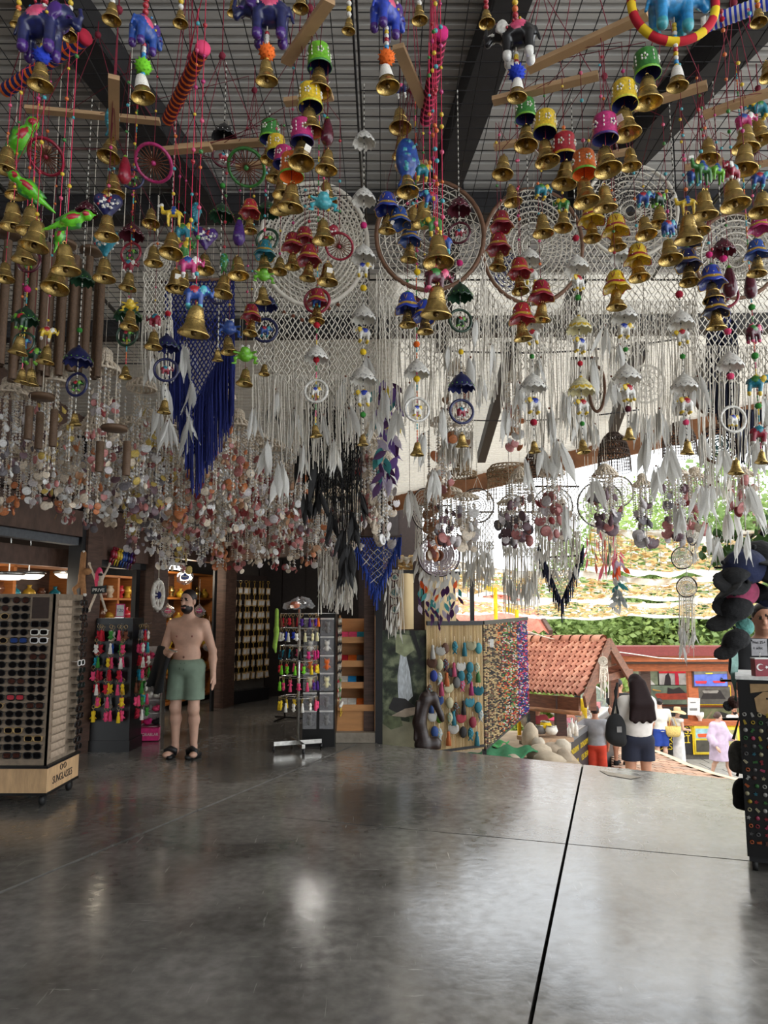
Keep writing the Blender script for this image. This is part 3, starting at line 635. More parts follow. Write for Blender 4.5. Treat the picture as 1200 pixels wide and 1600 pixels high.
mobile('parrot_bell_mobile', 'bell mobile with three glossy green parrots on a navy and orange wound rod', ((130, 60), (8, 142)), [
    (24, [('a', 222, 95, (.1, .5, .5)), B_(292, 34)]), (10, [B_(250, 40)]), (20, [B_(338, 42)]), (48, [('a', 300, 80, (.2, -1.0, .3)), B_(345, 44)]), (56, [B_(368, 46)]), (38, [B_(392, 38)]), (8, [B_(425, 30)]),
    (102, [('a', 345, 78, (.2, 1.2, .4)), B_(405, 46)]), (88, [('a', 372, 46, (0, .3, .2)), B_(435, 44)])], rod=('navy', 'orange', 'crimson'))
mobile('heart_bell_mobile', 'bell mobile with teal fish and painted hearts on an upright end-on stick', ((178, 120), (178, 215)), [
    (172, [('f', 185, 45, 'teal'), B_(233, 36)]), (177, [B_(290, 36)]), (167, [('h', 322, 46, 'navy'), B_(355, 38)]), (163, [('h', 380, 46, 'teal'), B_(422, 36)]), (236, [B_(340, 28)]), (240, [B_(400, 30)])])
mobile('elephant_string_mobile', 'elephant and camel mobile on pink bead strings from a red wound rod', ((316, 78), (262, 188)), [
    (268, [('k', 335, 36, 'yellow'), B_(382, 38)]), (285, [('e', 362, 34, 'teal'), ('e', 392, 36, 'green'), B_(440, 34)]), (296, [('e', 415, 38, 'magenta')], 1.5), (305, [('e', 462, 44, 'blue'), B_(502, 50)]), (275, [B_(438, 34)])], rod=('wine', 'orange', 'pink'))
mobile('fish_heart_mobile', 'bell mobile with purple heart, aubergine and blue frog beside hearts', ((255, 236), (330, 230)), [
    (320, [('h', 372, 40, 'purple'), B_(412, 30)]), (372, [('v', 362, 44, 'purple'), B_(418, 34)]), (306, [('f', 330, 34, 'teal')], 2.1), (349, [('f', 408, 30, 'green'), B_(447, 34)]), (357, [('g', 515, 38, 'blue'), B_(540, 27)]), (383, [('g', 557, 40, 'lime'), B_(590, 27)]), (240, [('e', 500, 26, 'crimson'), B_(532, 28)])])
mobile('cup_bell_mobile', 'large green, yellow and magenta cup bells stepping down from a slanting stick', ((515, 0), (447, 98)), [
    (498, [('c', 90, 40, 'lime'), B_(127, 42)]), (484, [('c', 152, 40, 'yellow'), B_(190, 42)]), (471, [('c', 206, 38, 'magenta'), B_(240, 42)]), (511, [('v', 205, 46, 'wine'), B_(252, 36)])], Y=1.65)
mobile('cup_bell_mobile', 'small green, yellow, magenta and orange cup bells hanging below a level stick', ((275, 232), (412, 222)), [
    (421, [('c', 205, 33, 'green'), B_(240, 28)], 2.0), (431, [('c', 228, 32, 'yellow'), B_(268, 30)], 1.95), (442, [('c', 245, 32, 'magenta'), B_(290, 36)], 1.9), (455, [('c', 260, 40, 'orange'), B_(308, 42)], 1.7), (438, [B_(315, 36)])], z=3.0)
mobile('petal_bell_mobile', 'crimson petal bells clustered beneath a crimson heart and spoked wheel', ((445, 160), (520, 150)), [
    (457, [('p', 378, 36, 'crimson'), B_(408, 25)], 2.2), (476, [('p', 368, 34, 'crimson')], 2.2), (482, [('p', 398, 40, 'crimson'), B_(425, 27)], 2.1), (505, [('g', 318, 46, 'aqua'), B_(362, 36)]), (512, [('h', 365, 34, 'crimson'), B_(428, 34)]), (530, [('w', 385, 46, 'crimson')], 2.1), (510, [B_(302, 34)])], z=3.1)
mobile('fish_bell_mobile', 'bell mobile with navy fish and tiny elephant under a slanting stick', ((622, 72), (662, 165)), [
    (625, [('e', 140, 26, 'navy'), B_(187, 36)]), (628, [B_(230, 34)]), (636, [('f', 248, 76, 'blue'), B_(287, 36)]), (605, [('p', 318, 42, 'royal'), B_(350, 28)], 2.2), (624, [('p', 340, 40, 'blue')], 2.2), (640, [('p', 368, 38, 'blue'), B_(395, 28)], 2.3), (645, [B_(340, 32)])])
mobile('elephant_string_mobile', 'elephant mobile on pink bead strings from a rose wound rod at centre', ((688, 55), (665, 190)), [
    (662, [('e', 268, 30, 'teal'), B_(335, 38)]), (672, [('e', 310, 30, 'blue')], 1.6), (678, [('e', 352, 34, 'green')], 1.5), (684, [B_(392, 50)]), (692, [('e', 380, 34, 'blue')], 1.45), (682, [('e', 436, 46, 'wine'), B_(472, 50)])], rod=('wine', 'pink', 'magenta'))
mobile('petal_bell_mobile', 'pair of royal blue petal bells with a red ring above', ((618, 262), (668, 255)), [
    (637, [('p', 474, 42, 'royal'), B_(497, 28)], 2.3), (664, [('p', 486, 42, 'royal'), B_(508, 27)], 2.3), (652, [('o', 425, 12, 'yellow')], 2.3)], z=3.2)
mobile('petal_bell_mobile', 'five crimson petal bells stepping down beside the bare roof sheet', ((772, 230), (850, 215)), [
    (783, [('p', 345, 38, 'crimson')], 2.25), (779, [('p', 380, 40, 'crimson'), B_(408, 28)], 2.25), (812, [('p', 418, 38, 'red'), B_(445, 28)], 2.2), (846, [('p', 455, 42, 'crimson'), B_(488, 30)], 2.2), (816, [('p', 490, 42, 'red'), B_(518, 30)], 2.2)], z=3.2)
mobile('cup_bell_mobile', 'green, yellow, red and orange cup bells descending to the right below stick', ((770, 158), (935, 118)), [
    (822, [('c', 172, 34, 'green'), B_(214, 38)]), (853, [('c', 193, 38, 'yellow'), B_(238, 40)]), (883, [('c', 228, 38, 'red'), B_(272, 40)]), (914, [('c', 256, 40, 'orange'), B_(300, 42)]), (786, [B_(260, 34)]), (800, [B_(305, 30)]), (848, [('e', 298, 28, 'teal'), B_(352, 34)])], z=3.0)
mobile('cup_bell_mobile', 'green, yellow and magenta cup bells stepping down leftward from long stick', ((825, 108), (1012, 22)), [
    (1012, [('c', 100, 42, 'green'), B_(142, 46)]), (977, [('c', 148, 42, 'yellow'), B_(192, 46)]), (947, [('c', 200, 42, 'magenta'), B_(250, 44)]), (985, [B_(248, 32)], 1.7)], Y=1.6)
mobile('petal_bell_mobile', 'yellow petal bells with red edging hanging in a loose cluster', ((915, 250), (985, 236)), [
    (925, [('p', 335, 42, 'yellow'), B_(362, 29)], 2.2), (963, [('p', 352, 42, 'yellow'), B_(376, 29)], 2.2), (997, [('p', 398, 42, 'yellow'), B_(422, 33)], 2.15), (963, [('p', 440, 42, 'yellow'), B_(468, 32)], 2.15), (945, [B_(310, 38)]), (880, [('e', 320, 26, 'green'), B_(345, 30)])], z=3.15)
mobile('elephant_bell_mobile', 'bell mobile with blue elephants and camels below two crossed sticks', ((990, 168), (1105, 133)), [
    (1046, [('e', 355, 30, 'blue'), B_(392, 38)]), (1075, [('k', 318, 34, 'yellow'), B_(358, 44)]), (1008, [('e', 310, 28, 'blue'), B_(355, 34)]), (1100, [('k', 265, 42, 'green'), B_(320, 42)]), (1030, [('e', 312, 30, 'dkgreen'), B_(338, 32)]), (1106, [B_(235, 36)]), (1090, [('e', 275, 30, 'blue'), B_(350, 34)])])
mobile('elephant_bell_mobile', 'bell mobile of teal and crimson elephants at the outer edge of grid', ((1100, 180), (1215, 140)), [
    (1165, [('e', 190, 34, 'magenta'), B_(216, 42)]), (1186, [('e', 170, 36, 'teal'), B_(205, 38)]), (1163, [B_(248, 44)]), (1146, [('e', 268, 34, 'crimson'), B_(304, 46)]), (1190, [('e', 280, 30, 'blue'), B_(318, 38)]), (1122, [('k', 268, 36, 'lime')], 1.8)])
mobile('petal_bell_mobile', 'navy blue petal bells with gold rims beside the magenta bell', ((1070, 262), (1130, 252)), [
    (1076, [('p', 405, 42, 'navy'), B_(430, 31)], 2.15), (1113, [('p', 432, 44, 'royal'), B_(457, 33)], 2.1), (1119, [('p', 478, 42, 'navy'), B_(500, 31)], 2.1), (1075, [('p', 372, 38, 'navy')], 2.2), (1108, [('o', 398, 12, 'magenta')], 2.1)], z=3.2)
mobile('petal_bell_mobile', 'magenta and blue petal bells over brass at the far side of grid', ((1165, 262), (1220, 250)), [
    (1186, [('p', 350, 36, 'magenta')], 2.2), (1183, [('p', 390, 38, 'blue'), B_(416, 30)], 2.2), (1140, [('v', 440, 50, 'wine')], 2.3)], z=3.2)
mobile('petal_bell_mobile', 'crimson petal bells hanging between the frogs and blue ring garland', ((370, 262), (420, 255)), [
    (390, [('p', 325, 34, 'red'), B_(352, 24)], 2.5), (392, [('p', 488, 32, 'crimson'), B_(512, 24)], 2.5), (411, [('g', 432, 34, 'lime'), B_(462, 26)], 2.4), (413, [('p', 390, 36, 'teal'), B_(412, 27)], 2.4), (437, [B_(415, 26)])], z=3.2)
mobile('small_bell_mobile', 'bell mobile with dark painted elephants in front of bamboo chimes', ((10, 215), (80, 235)), [
    (30, [('e', 500, 30, 'dkgreen'), B_(540, 30)]), (72, [('e', 520, 26, 'yellow'), B_(555, 28)]), (48, [('e', 555, 30, 'dkgreen'), B_(590, 27)]), (203, [('g', 478, 28, 'yellow'), B_(500, 30)], 2.4), (201, [('e', 415, 24, 'crimson'), B_(440, 28)], 2.4)], z=3.2)
mobile('magenta_wheel_mobile', 'spoked wheel mobile, crimson and magenta wheels tilted below the grid', ((40, 170), (250, 190)), [
    (72, [('w', 245, 60, 'crimson')], 2.0), (240, [('w', 255, 62, 'magenta')], 2.0), (385, [('w', 262, 62, 'green')], 2.1), (195, [('v', 265, 46, 'crimson')], 2.0), (208, [('r', 280, 36, 'navy')], 2.2)], z=3.25)
# ---- strings of ornaments close to the lens: an elephant, a pompom and a bell each
def near(px, ey, ew, ecol, py, pcol, by, bw, flip=0.0, white=False, what=''):
    Y = 1.12; h = Hang('elephant_pendant', '%s elephant pendant with %s pompom and %s bell' % (what, pcol, 'white-topped' if white else 'brass'), 'ornament', hook(px, ey, Y), 'beaded elephant pendants nearest the lens')
    p = P(px, ey, Y); X = p.x; h.cord([h.top, (X, Y, P(px, by, Y).z)], .0012, 10)
    for i in range(12):
        z = P(px, ey + ew * .28, Y).z + (P(px, by - 12, Y).z - P(px, ey + ew * .28, Y).z) * i / 11
        h.part('bead', BEAD, (X, Y, z), sc=.0085, mats=[PC(RN.choice(['white', 'white', 'yellow', 'red', 'sky']))])
    for i in range(7): h.part('bead', BEAD, (X, Y, P(px, ey - ew * .35, Y).z + .012 * i), sc=.011, mats=[PC(RN.choice(['white', 'orange', 'blue', 'red', 'yellow']))])
    e = h.part('elephant', ELEF, (X, Y, p.z), (0, 0, flip), ew * mpp(ey, Y), [PC(ecol, .2), PC('pink' if ecol != 'sky' else 'aqua'), PC('white' if ecol == 'black' else 'purple' if ecol != 'sky' else 'aqua')])
    for i in range(18): h.sub('jewel_dot', BEAD, e, (-.06 + .2 * math.cos(i * .7) * (1 if i < 10 else .5), (-1 if i % 2 else 1) * .225 * abs(math.cos(i * .3)), .12 + .18 * math.sin(i * .7)), sc=.055, mats=[PC(RN.choice(['white', 'yellow', 'sky', 'red']))])
    if pcol != 'white': h.part('pompom', POM, (X, Y, P(px, py, Y).z), sc=30 * mpp(py, Y), mats=[MATTE(pcol)])
    b = bell(h, (X, Y, P(px, by, Y).z), bw * mpp(by, Y))
    if white: h.sub('white_cap', M().lathe([(.03, .58), (.12, .57), (.2, .5), (.255, .3), (.30, .06), (.33, -.05)], 14).mesh('white_cap', [WHITEP]), b)
    return h
ELEF = _ele(.028)
near(68, 45, 96, 'navy', 88, 'royal', 118, 40, 0.0, what='navy jewelled'); near(226, 52, 66, 'blue', 104, 'lime', 138, 38, 1.2, True, what='blue turned-away'); near(418, 28, 88, 'navy', 82, 'orange', 112, 36, PI, what='dark blue walking')
near(604, 24, 74, 'royal', 90, 'orange', 122, 38, .9, True, what='royal blue seated'); near(806, 62, 80, 'black', 114, 'royal', 140, 32, PI * .9, True, what='black and white'); 
h = near(1052, 12, 98, 'sky', 60, 'white', 122, 34, 0.1, True, what='bright sky blue ringed')
c = P(1052, 5, 1.12); m = M(); n = 46; rr = 66 * mpp(5, 1.12)
m.ring((0, 0, 0), rr, .0075, n, 7, [0, 0, 0, 1, 1] * 9 + [0]); h.part('beaded_hoop', m.mesh('beaded_hoop', [MATTE('red'), MATTE('yellow')]), c)
for (px, py, w) in ((175, 20, 30), (282, 28, 24), (28, 30, 24), (108, 48, 26), (470, 4, 26), (655, 22, 26), (760, 28, 26), (1185, 26, 26), (365, 12, 22), (545, 40, 22)):
    Y = 1.2; h = Hang('small_bell_pendant', 'tiny brass bell on a short beaded thread near the lens', 'bell', hook(px, py, Y), 'tiny bells nearest the lens'); p = P(px, py, Y); h.cord([h.top, p], .001, 10)
    for i in range(4): h.part('bead', BEAD, p + Vector((0, 0, .022 + .011 * i)), sc=.010, mats=[PC(RN.choice(['white', 'orange', 'red', 'yellow']))])
    bell(h, p, w * mpp(py, Y))
# cream and blue wound rod at the outer top
mobile('wound_rod_mobile', 'cream and blue wound rod with bells in the top corner', ((1105, 38), (1225, -6)), [(1128, [('o', 30, 9, 'red')], 1.5), (1172, [('o', 40, 10, 'magenta')], 1.5), (1200, [B_(110, 30)], 1.7)], rod=('white', 'royal', 'white'))
# ---- long garlands of parasols, rings, elephants and a bell
def garland(px, Y, label, items, ytop=None, beads='silver'):
    y1 = items[-1][1]; p1 = P(px, y1, Y); X = p1.x; top = Vector((X, Y, GZ if ytop is None else P(px, ytop, Y).z)); h = Hang('parasol_garland', label, 'garland', top, 'parasol garlands on bead strings')
    L = top.z - p1.z; n = int(L / .006); m = M(); mm = []
    for i in range(n): mm.append({'silver': [7, 8, 7, 11], 'colour': [1 + (i // 4) % 6] * 4}[beads][i % 4])
    m.tube([(0, 0, -L * i / n) for i in range(n + 1)], [.0032 if i % 2 else .0014 for i in range(n + 1)], 5, mm); h.part('bead_string', m.mesh('bead_string', CORDMATS), top)
    if ytop is not None: h.cord([top, (X, Y, GZ)], .0012, 0)
    for k, py, w, c in items: item(h, k, (X, Y, P(px, py, Y).z), w * mpp(py, Y), c)
    return h
garland(567, 2.7, 'long white parasol garland with white elephants hanging before the macrame', [('u', 215, 36, 'white'), ('u', 305, 38, 'white'), ('o', 352, 12, 'magenta'), ('u', 395, 40, 'white'), ('e', 420, 26, 'white'), ('o', 450, 12, 'yellow'), ('u', 490, 40, 'white'), ('e', 522, 28, 'white'), ('o', 550, 12, 'yellow'), ('u', 585, 42, 'white'), ('e', 620, 30, 'white'), ('o', 648, 11, 'green'), ('b', 688, 18, None)], 130)
garland(413, 2.75, 'navy parasol garland with ring elephant left of the macrame panels', [('u', 325, 36, 'dkgreen'), ('r', 375, 40, 'dkgreen'), ('u', 470, 38, 'navy'), ('r', 516, 42, 'navy'), ('b', 578, 18, None)])
garland(493, 2.6, 'garland with crimson bell hoop, white parasol and white ring', [('r', 470, 44, 'crimson'), ('p', 465, 36, 'crimson'), ('b', 492, 26, None), ('o', 508, 12, 'red'), ('u', 552, 38, 'white'), ('o', 562, 12, 'red'), ('r', 611, 40, 'white'), ('b', 674, 20, None)], None, 'colour')
garland(722, 2.65, 'dark garland of wine, green and navy parasols over hooped elephants', [('u', 320, 38, 'wine'), ('r', 364, 38, 'wine'), ('o', 411, 12, 'magenta'), ('u', 455, 40, 'dkgreen'), ('r', 501, 40, 'dkgreen'), ('o', 550, 10, 'yellow'), ('u', 596, 42, 'navy'), ('r', 643, 42, 'navy'), ('b', 689, 22, None)])
garland(652, 2.6, 'bright bead garland with white parasol, white hoop and brass bell', [('u', 475, 36, 'wine'), ('o', 538, 12, 'orange'), ('u', 575, 40, 'white'), ('o', 592, 12, 'yellow'), ('r', 640, 42, 'white'), ('b', 702, 22, None)], None, 'colour')
garland(117, 2.7, 'navy parasol garland with navy hoop before the bamboo chimes', [('u', 325, 34, 'wine'), ('u', 432, 36, 'dkgreen'), ('o', 516, 10, 'green'), ('u', 555, 44, 'navy'), ('r', 601, 40, 'navy'), ('b', 656, 20, None)])
garland(257, 2.7, 'navy parasol and hoop garland beside the dark blue macrame', [('o', 490, 11, 'red'), ('u', 535, 38, 'navy'), ('r', 578, 40, 'navy'), ('b', 636, 22, None)])
garland(196, 2.6, 'garland of crimson and green parasols with green hoop elephant', [('u', 360, 38, 'wine'), ('r', 396, 38, 'crimson'), ('u', 486, 42, 'dkgreen'), ('r', 523, 40, 'dkgreen'), ('b', 582, 20, None)], None, 'colour')
garland(34, 2.5, 'garland with crimson ring and dark green parasol at the outer left', [('r', 408, 40, 'wine'), ('o', 452, 13, 'magenta'), ('u', 492, 40, 'dkgreen'), ('r', 535, 36, 'dkgreen'), ('b', 588, 22, None)], None, 'colour')
garland(835, 2.7, 'white parasol garland with white elephant and crimson pompom, third white one', [('u', 400, 36, 'white'), ('e', 430, 28, 'white'), ('u', 500, 38, 'white'), ('e', 525, 28, 'white'), ('o', 557, 9, 'green'), ('u', 597, 42, 'white'), ('e', 632, 30, 'white'), ('o', 660, 13, 'crimson'), ('b', 699, 19, None)])

garland(911, 2.7, 'yellow-banded white parasol garland with a small white elephant below', [('o', 372, 12, 'crimson'), ('u', 412, 40, 'white'), ('e', 440, 28, 'white'), ('o', 465, 11, 'green'), ('u', 506, 40, 'cream'), ('e', 538, 28, 'white'), ('o', 568, 10, 'red'), ('u', 602, 42, 'cream'), ('e', 634, 28, 'white'), ('o', 662, 9, 'green'), ('b', 698, 22, None)])
garland(983, 2.7, 'white parasol garland with an orange-saddled elephant and dark red pompom', [('u', 395, 36, 'white'), ('u', 488, 42, 'white'), ('e', 515, 28, 'white'), ('o', 546, 9, 'green'), ('u', 583, 44, 'white'), ('e', 612, 32, 'white'), ('o', 639, 12, 'wine'), ('b', 678, 20, None)])
garland(1074, 2.7, 'white parasol garland with a grey-backed elephant before brown hoops', [('o', 460, 14, 'crimson'), ('u', 498, 42, 'white'), ('e', 525, 28, 'white'), ('o', 557, 10, 'green'), ('u', 597, 42, 'white'), ('e', 632, 30, 'white'), ('o', 660, 11, 'pink'), ('b', 700, 22, None)])
garland(1150, 2.6, 'parasol garland with pink pompoms ending in a plain white hoop', [('u', 385, 38, 'wine'), ('o', 404, 13, 'magenta'), ('r', 462, 42, 'crimson'), ('o', 518, 13, 'pink'), ('u', 563, 42, 'white'), ('o', 588, 13, 'pink'), ('r', 655, 46, 'white'), ('b', 730, 24, None)])
garland(1190, 2.5, 'multicoloured bead garland with green pompoms at the outer right', [('v', 445, 44, 'wine'), ('o', 480, 12, 'green'), ('e', 520, 34, 'wine'), ('o', 556, 13, 'green'), ('e', 600, 36, 'teal'), ('o', 634, 12, 'green'), ('e', 678, 36, 'crimson'), ('b', 715, 20, None)], None, 'colour')
garland(340, 2.5, 'dark wine parasol garland high up between the two wound rods', [('u', 205, 38, 'black'), ('r', 245, 38, 'wine'), ('o', 290, 10, 'green'), ('u', 330, 38, 'dkgreen'), ('r', 460, 36, 'navy'), ('b', 556, 18, None)])
# ================================================================== macrame, dreamcatchers, feathers
def yarn(key, r, g, b): return mat('yarn_' + key, rgb(r, g, b), .9, var=.12, scale=60)
YARN = dict(white=yarn('white', 222, 214, 200), cream=yarn('cream', 204, 192, 172), navy=yarn('navy', 26, 36, 104), blue=yarn('blue', 40, 66, 150), black=yarn('black', 24, 22, 22), ink=yarn('ink', 22, 26, 52), teal=yarn('teal', 120, 160, 160), pinky=yarn('pinky', 214, 196, 206))
HOOPB = wood('brown_hoop', 112, 78, 56, var=.2); HOOPD = cmat('dark_hoop', 60, 48, 44, .7); HOOPW = YARN['white']
class Mac(Hang):
    def __init__(s, name, label, cat, px, py, Y, group=None, zt=None):
        p = P(px, py, Y); top = Vector((p.x, Y, zt if zt else min(max(p.z + .05, GZ), ROOFZ(Y) - .1))); super().__init__(name, label, cat, top, group); s.Y = Y; zr = ROOFZ(Y) + .01 if (Y > 3.6 or top.z > GZ) else GZ
        if zr > top.z + .005: s.part('suspension_line', M().tube([(0, 0, 0), (0, 0, zr - top.z)], .0012, 3).mesh('suspension_line', [CREAM]), s.top)
        s.rr = random.Random(int(px * 7 + py))
    def q(s, px, py, dy=0.0): v = P(px, py, s.Y) - s.top; v.y += dy; return v
    def hang(s, px, py, r=.003, c='white'): s.part('hanging_cord', M().tube([(0, 0, 0), s.q(px, py)], r, 4).mesh('hanging_cord', [YARN[c]]), s.top)
    def hoop(s, cx, cy, rx, ry=None, t=.010, m=None, name='hoop', k=6):
        ry = ry or rx; n = 36; pts = [s.q(cx + rx * math.cos(2 * PI * i / n), cy - ry * math.sin(2 * PI * i / n)) for i in range(n + 1)]
        return s.part(name, M().tube(pts, t, k, 0, cap=False).mesh(name, [m or HOOPB]), s.top)
    def web(s, cx, cy, rx, ry=None, rings=6, spokes=24, t=.0022, c='white', r0=.12, c2=None, name='crochet_web', bead=0):
        ry = ry or rx; m = M()
        def pt(r, a): return s.q(cx + rx * r * math.cos(a), cy - ry * r * math.sin(a), .004 * math.sin(a * 3))
        for k in range(rings + 1):
            r = r0 + (1 - r0) * k / rings; m.tube([pt(r, 2 * PI * i / spokes) for i in range(spokes + 1)], t * (1.4 if k % 2 else 1), 3, 1 if c2 and k <= rings * .45 else 0, cap=False)
            if k < rings:
                r2 = r0 + (1 - r0) * (k + 1) / rings; m.tube([pt(r if i % 2 == 0 else r2, PI * (i + k) / spokes) for i in range(2 * spokes + 1)], t, 3, 1 if c2 and k <= rings * .45 else 0, cap=False)
        s.part(name, m.mesh(name, [YARN[c], YARN[c2 or c]]), s.top)
        for i in range(bead):
            a = 2 * PI * i / bead; s.part('web_bead', BEAD, s.top + pt(.62, a), sc=.012, mats=[PC('white')])
    def net(s, x0, x1, top, bot, nx, row, t=.0028, c='white', name='knotted_net', edge=None):
        m = M(); dx = (x1 - x0) / nx
        for j in range(nx + 1):
            x = x0 + j * dx; yt, yb = top(x), bot(x)
            if yb - yt < row: continue
            n = max(2, int((yb - yt) / row)); col = 1 if edge and (j < 2 or j > nx - 2) else 0
            for sgn in (1, -1):
                m.tube([s.q(min(max(x + sgn * dx * .5 * (1 if i % 2 else -1), x0), x1), yt + (yb - yt) * i / n, s.rr.uniform(-.006, .006)) for i in range(n + 1)], t, 3, col, cap=False)
        s.part(name, m.mesh(name, [YARN[c], YARN[edge or c]]), s.top)['kind'] = 'stuff'
    def fringe(s, x0, x1, top, bot, n, t=.0024, c='white', wav=2.0, name='fringe', dep=.03):
        m = M()
        for j in range(n):
            x = x0 + (x1 - x0) * (j + s.rr.random()) / n; yt, yb = top(x), bot(x) + s.rr.uniform(-14, 14)
            if yb - yt < 6: continue
            k = max(2, int((yb - yt) / 22)); d = s.rr.uniform(-dep, dep); xx = x; pts = []
            for i in range(k + 1): pts.append(s.q(xx, yt + (yb - yt) * i / k, d * min(1, i / 2))); xx += s.rr.uniform(-wav, wav)
            m.tube(pts, [t * s.rr.uniform(.8, 1.2)] * (k + 1), 3, 0, cap=False)
        s.part(name, m.mesh(name, [YARN[c]]), s.top)['kind'] = 'stuff'
    def feather(s, px, py, L, c='white', tilt=.35, dy=None):
        k = L * mpp(py, s.Y); v = s.top + s.q(px, py, s.rr.uniform(-.04, .04) if dy is None else dy)
        return s.part('feather', s.rr.choice(FEATHS), v, (s.rr.uniform(-.2, .2), s.rr.uniform(-tilt, tilt), s.rr.uniform(-.9, .9)), (k, k, k), [FCOL[c]] if c != 'white' else None)
    def plume(s, px, py, L, n=3, c='white', cord=None):      # a spray of feathers with a bead
        if cord: s.part('feather_cord', M().tube([s.q(px + s.rr.uniform(-3, 3), cord), s.q(px, py)], .002, 3, cap=False).mesh('feather_cord', [YARN['white'] if c != 'black' else YARN['black']]), s.top)
        s.part('wooden_bead', BEAD, s.top + s.q(px, py - 2), sc=.011, mats=[MATTE('brown')])
        for i in range(n + 1): s.feather(px + s.rr.uniform(-5, 5), py + s.rr.uniform(-2, 5), L * s.rr.uniform(.75, 1.1), c)
GM = 'large macrame hangings'
mc = Mac('macrame_hanging', 'big white macrame with dense crocheted half dome and deep feathered fringe', 'wall hanging', 490, 300, 3.45, GM)
mc.hoop(490, 382, 84, 96, .012, HOOPW); mc.web(490, 382, 82, 94, 12, 44, .006)
f = lambda x: 382 + 94 * math.sqrt(max(0, 1 - ((x - 490) / 86) ** 2)) * .9
mc.net(396, 588, lambda x: f(x) if abs(x - 490) < 84 else 440, lambda x: 600 + 30 * math.cos((x - 490) / 30), 22, 13, .0034); mc.fringe(394, 592, lambda x: 585, lambda x: 690 + 40 * math.cos((x - 490) / 40), 110, .0026)
for i in range(8): mc.part('wooden_bead', BEAD, mc.top + mc.q(430 + i * 14, 500 - abs(i - 3) * 6), sc=.02, mats=[MATTE('brown')])
for (x, y, L, n, c0) in ((395, 640, 56, 3, 560), (420, 690, 62, 3, 600), (440, 725, 66, 4, 640), (460, 640, 60, 3, 560), (472, 700, 60, 3, 620), (505, 650, 58, 3, 580), (520, 690, 62, 4, 600), (545, 640, 56, 3, 560), (540, 590, 50, 2, 520), (575, 560, 56, 3, 500), (590, 640, 60, 3, 560), (430, 610, 50, 2, 540)): mc.plume(x, y, L, n, 'white', c0)
mc = Mac('macrame_hanging', 'white dreamcatcher macrame in a brown wooden hoop, fringe to the roof eave', 'wall hanging', 672, 285, 3.4, GM)
mc.hoop(672, 368, 84, 86, .011, HOOPB); mc.web(672, 368, 80, 82, 8, 30, .0026); mc.hang(672, 282)
f2 = lambda x: 368 + 86 * math.sqrt(max(0, 1 - ((x - 672) / 86) ** 2))
mc.net(592, 756, f2, lambda x: 560 + 26 * math.cos((x - 672) / 24), 18, 13, .003); mc.fringe(588, 760, lambda x: f2(x) + 40, lambda x: 640 + 30 * math.cos((x - 672) / 34), 80, .0024)
for (x, y, L, n, c0) in ((600, 610, 56, 3, 520), (622, 640, 60, 3, 560), (640, 600, 56, 2, 540), (662, 680, 62, 3, 600), (690, 640, 60, 3, 580), (712, 590, 56, 2, 520), (735, 560, 60, 3, 480), (745, 500, 60, 2, 440), (700, 540, 50, 2, 500), (680, 735, 56, 4, 640)): mc.plume(x, y, L, n, 'white', c0)
mc = Mac('macrame_hanging', 'white crocheted macrame with brown arc and long plume strands right of centre', 'wall hanging', 835, 300, 3.45, GM)
mc.hoop(832, 385, 78, 90, .010, HOOPB); mc.web(832, 385, 76, 88, 9, 34, .0038); f3 = lambda x: 385 + 88 * math.sqrt(max(0, 1 - ((x - 832) / 80) ** 2)); mc.hang(832, 296)
mc.web(792, 425, 26, 30, 4, 16, .003, 'navy')
mc.net(756, 905, f3, lambda x: 560 + 20 * math.cos((x - 832) / 20), 16, 14, .003); mc.fringe(752, 905, lambda x: f3(x) + 20, lambda x: 670 + 50 * math.cos((x - 850) / 30), 80, .0026)
for (x, y, L, n, c0) in ((750, 590, 60, 2, 480), (765, 540, 56, 3, 470), (790, 640, 60, 3, 520), (812, 600, 56, 2, 520), (845, 560, 60, 3, 500), (858, 640, 66, 4, 560), (872, 690, 70, 5, 580), (885, 615, 62, 4, 560), (848, 700, 50, 3, 600), (905, 640, 56, 3, 540), (825, 720, 60, 3, 600), (880, 790, 60, 2, 700)): mc.plume(x, y, L, n, 'white', c0)
mc = Mac('macrame_hanging', 'wide white macrame net with straight fringe under a lace ring', 'wall hanging', 985, 262, 3.5, GM)
mc.hoop(985, 330, 74, 72, .009, HOOPW); mc.web(985, 330, 72, 70, 8, 30, .0034); f4 = lambda x: 330 + 72 * math.sqrt(max(0, 1 - ((x - 985) / 76) ** 2)); mc.hang(985, 258)
mc.net(908, 1088, lambda x: max(f4(x), 375), lambda x: 545 + 15 * math.cos((x - 985) / 18), 18, 14, .0034); mc.fringe(905, 1090, lambda x: 470, lambda x: 640 + 60 * math.cos((x - 1020) / 30), 80, .0026)
for (x, y, L, n, c0) in ((925, 560, 60, 2, 420), (945, 510, 60, 2, 430), (955, 590, 60, 3, 500), (968, 540, 56, 3, 470), (1010, 680, 70, 4, 600), (1030, 640, 66, 3, 560), (1045, 700, 64, 4, 620), (1055, 600, 60, 3, 540), (1072, 650, 60, 3, 560), (995, 640, 56, 2, 560), (1025, 730, 60, 4, 640)): mc.plume(x, y, L, n, 'white', c0)
mc = Mac('macrame_hanging', 'white sunburst macrame half circle at the outer right edge', 'wall hanging', 1150, 330, 3.4, GM)
mc.hoop(1150, 400, 66, 66, .01, HOOPB); mc.web(1150, 400, 64, 64, 6, 36, .0044); f5 = lambda x: 400 + 66 * math.sqrt(max(0, 1 - ((x - 1150) / 68) ** 2))
mc.net(1086, 1230, f5, lambda x: 600, 14, 14, .0034); mc.fringe(1090, 1230, lambda x: 540, lambda x: 720, 60, .0026)
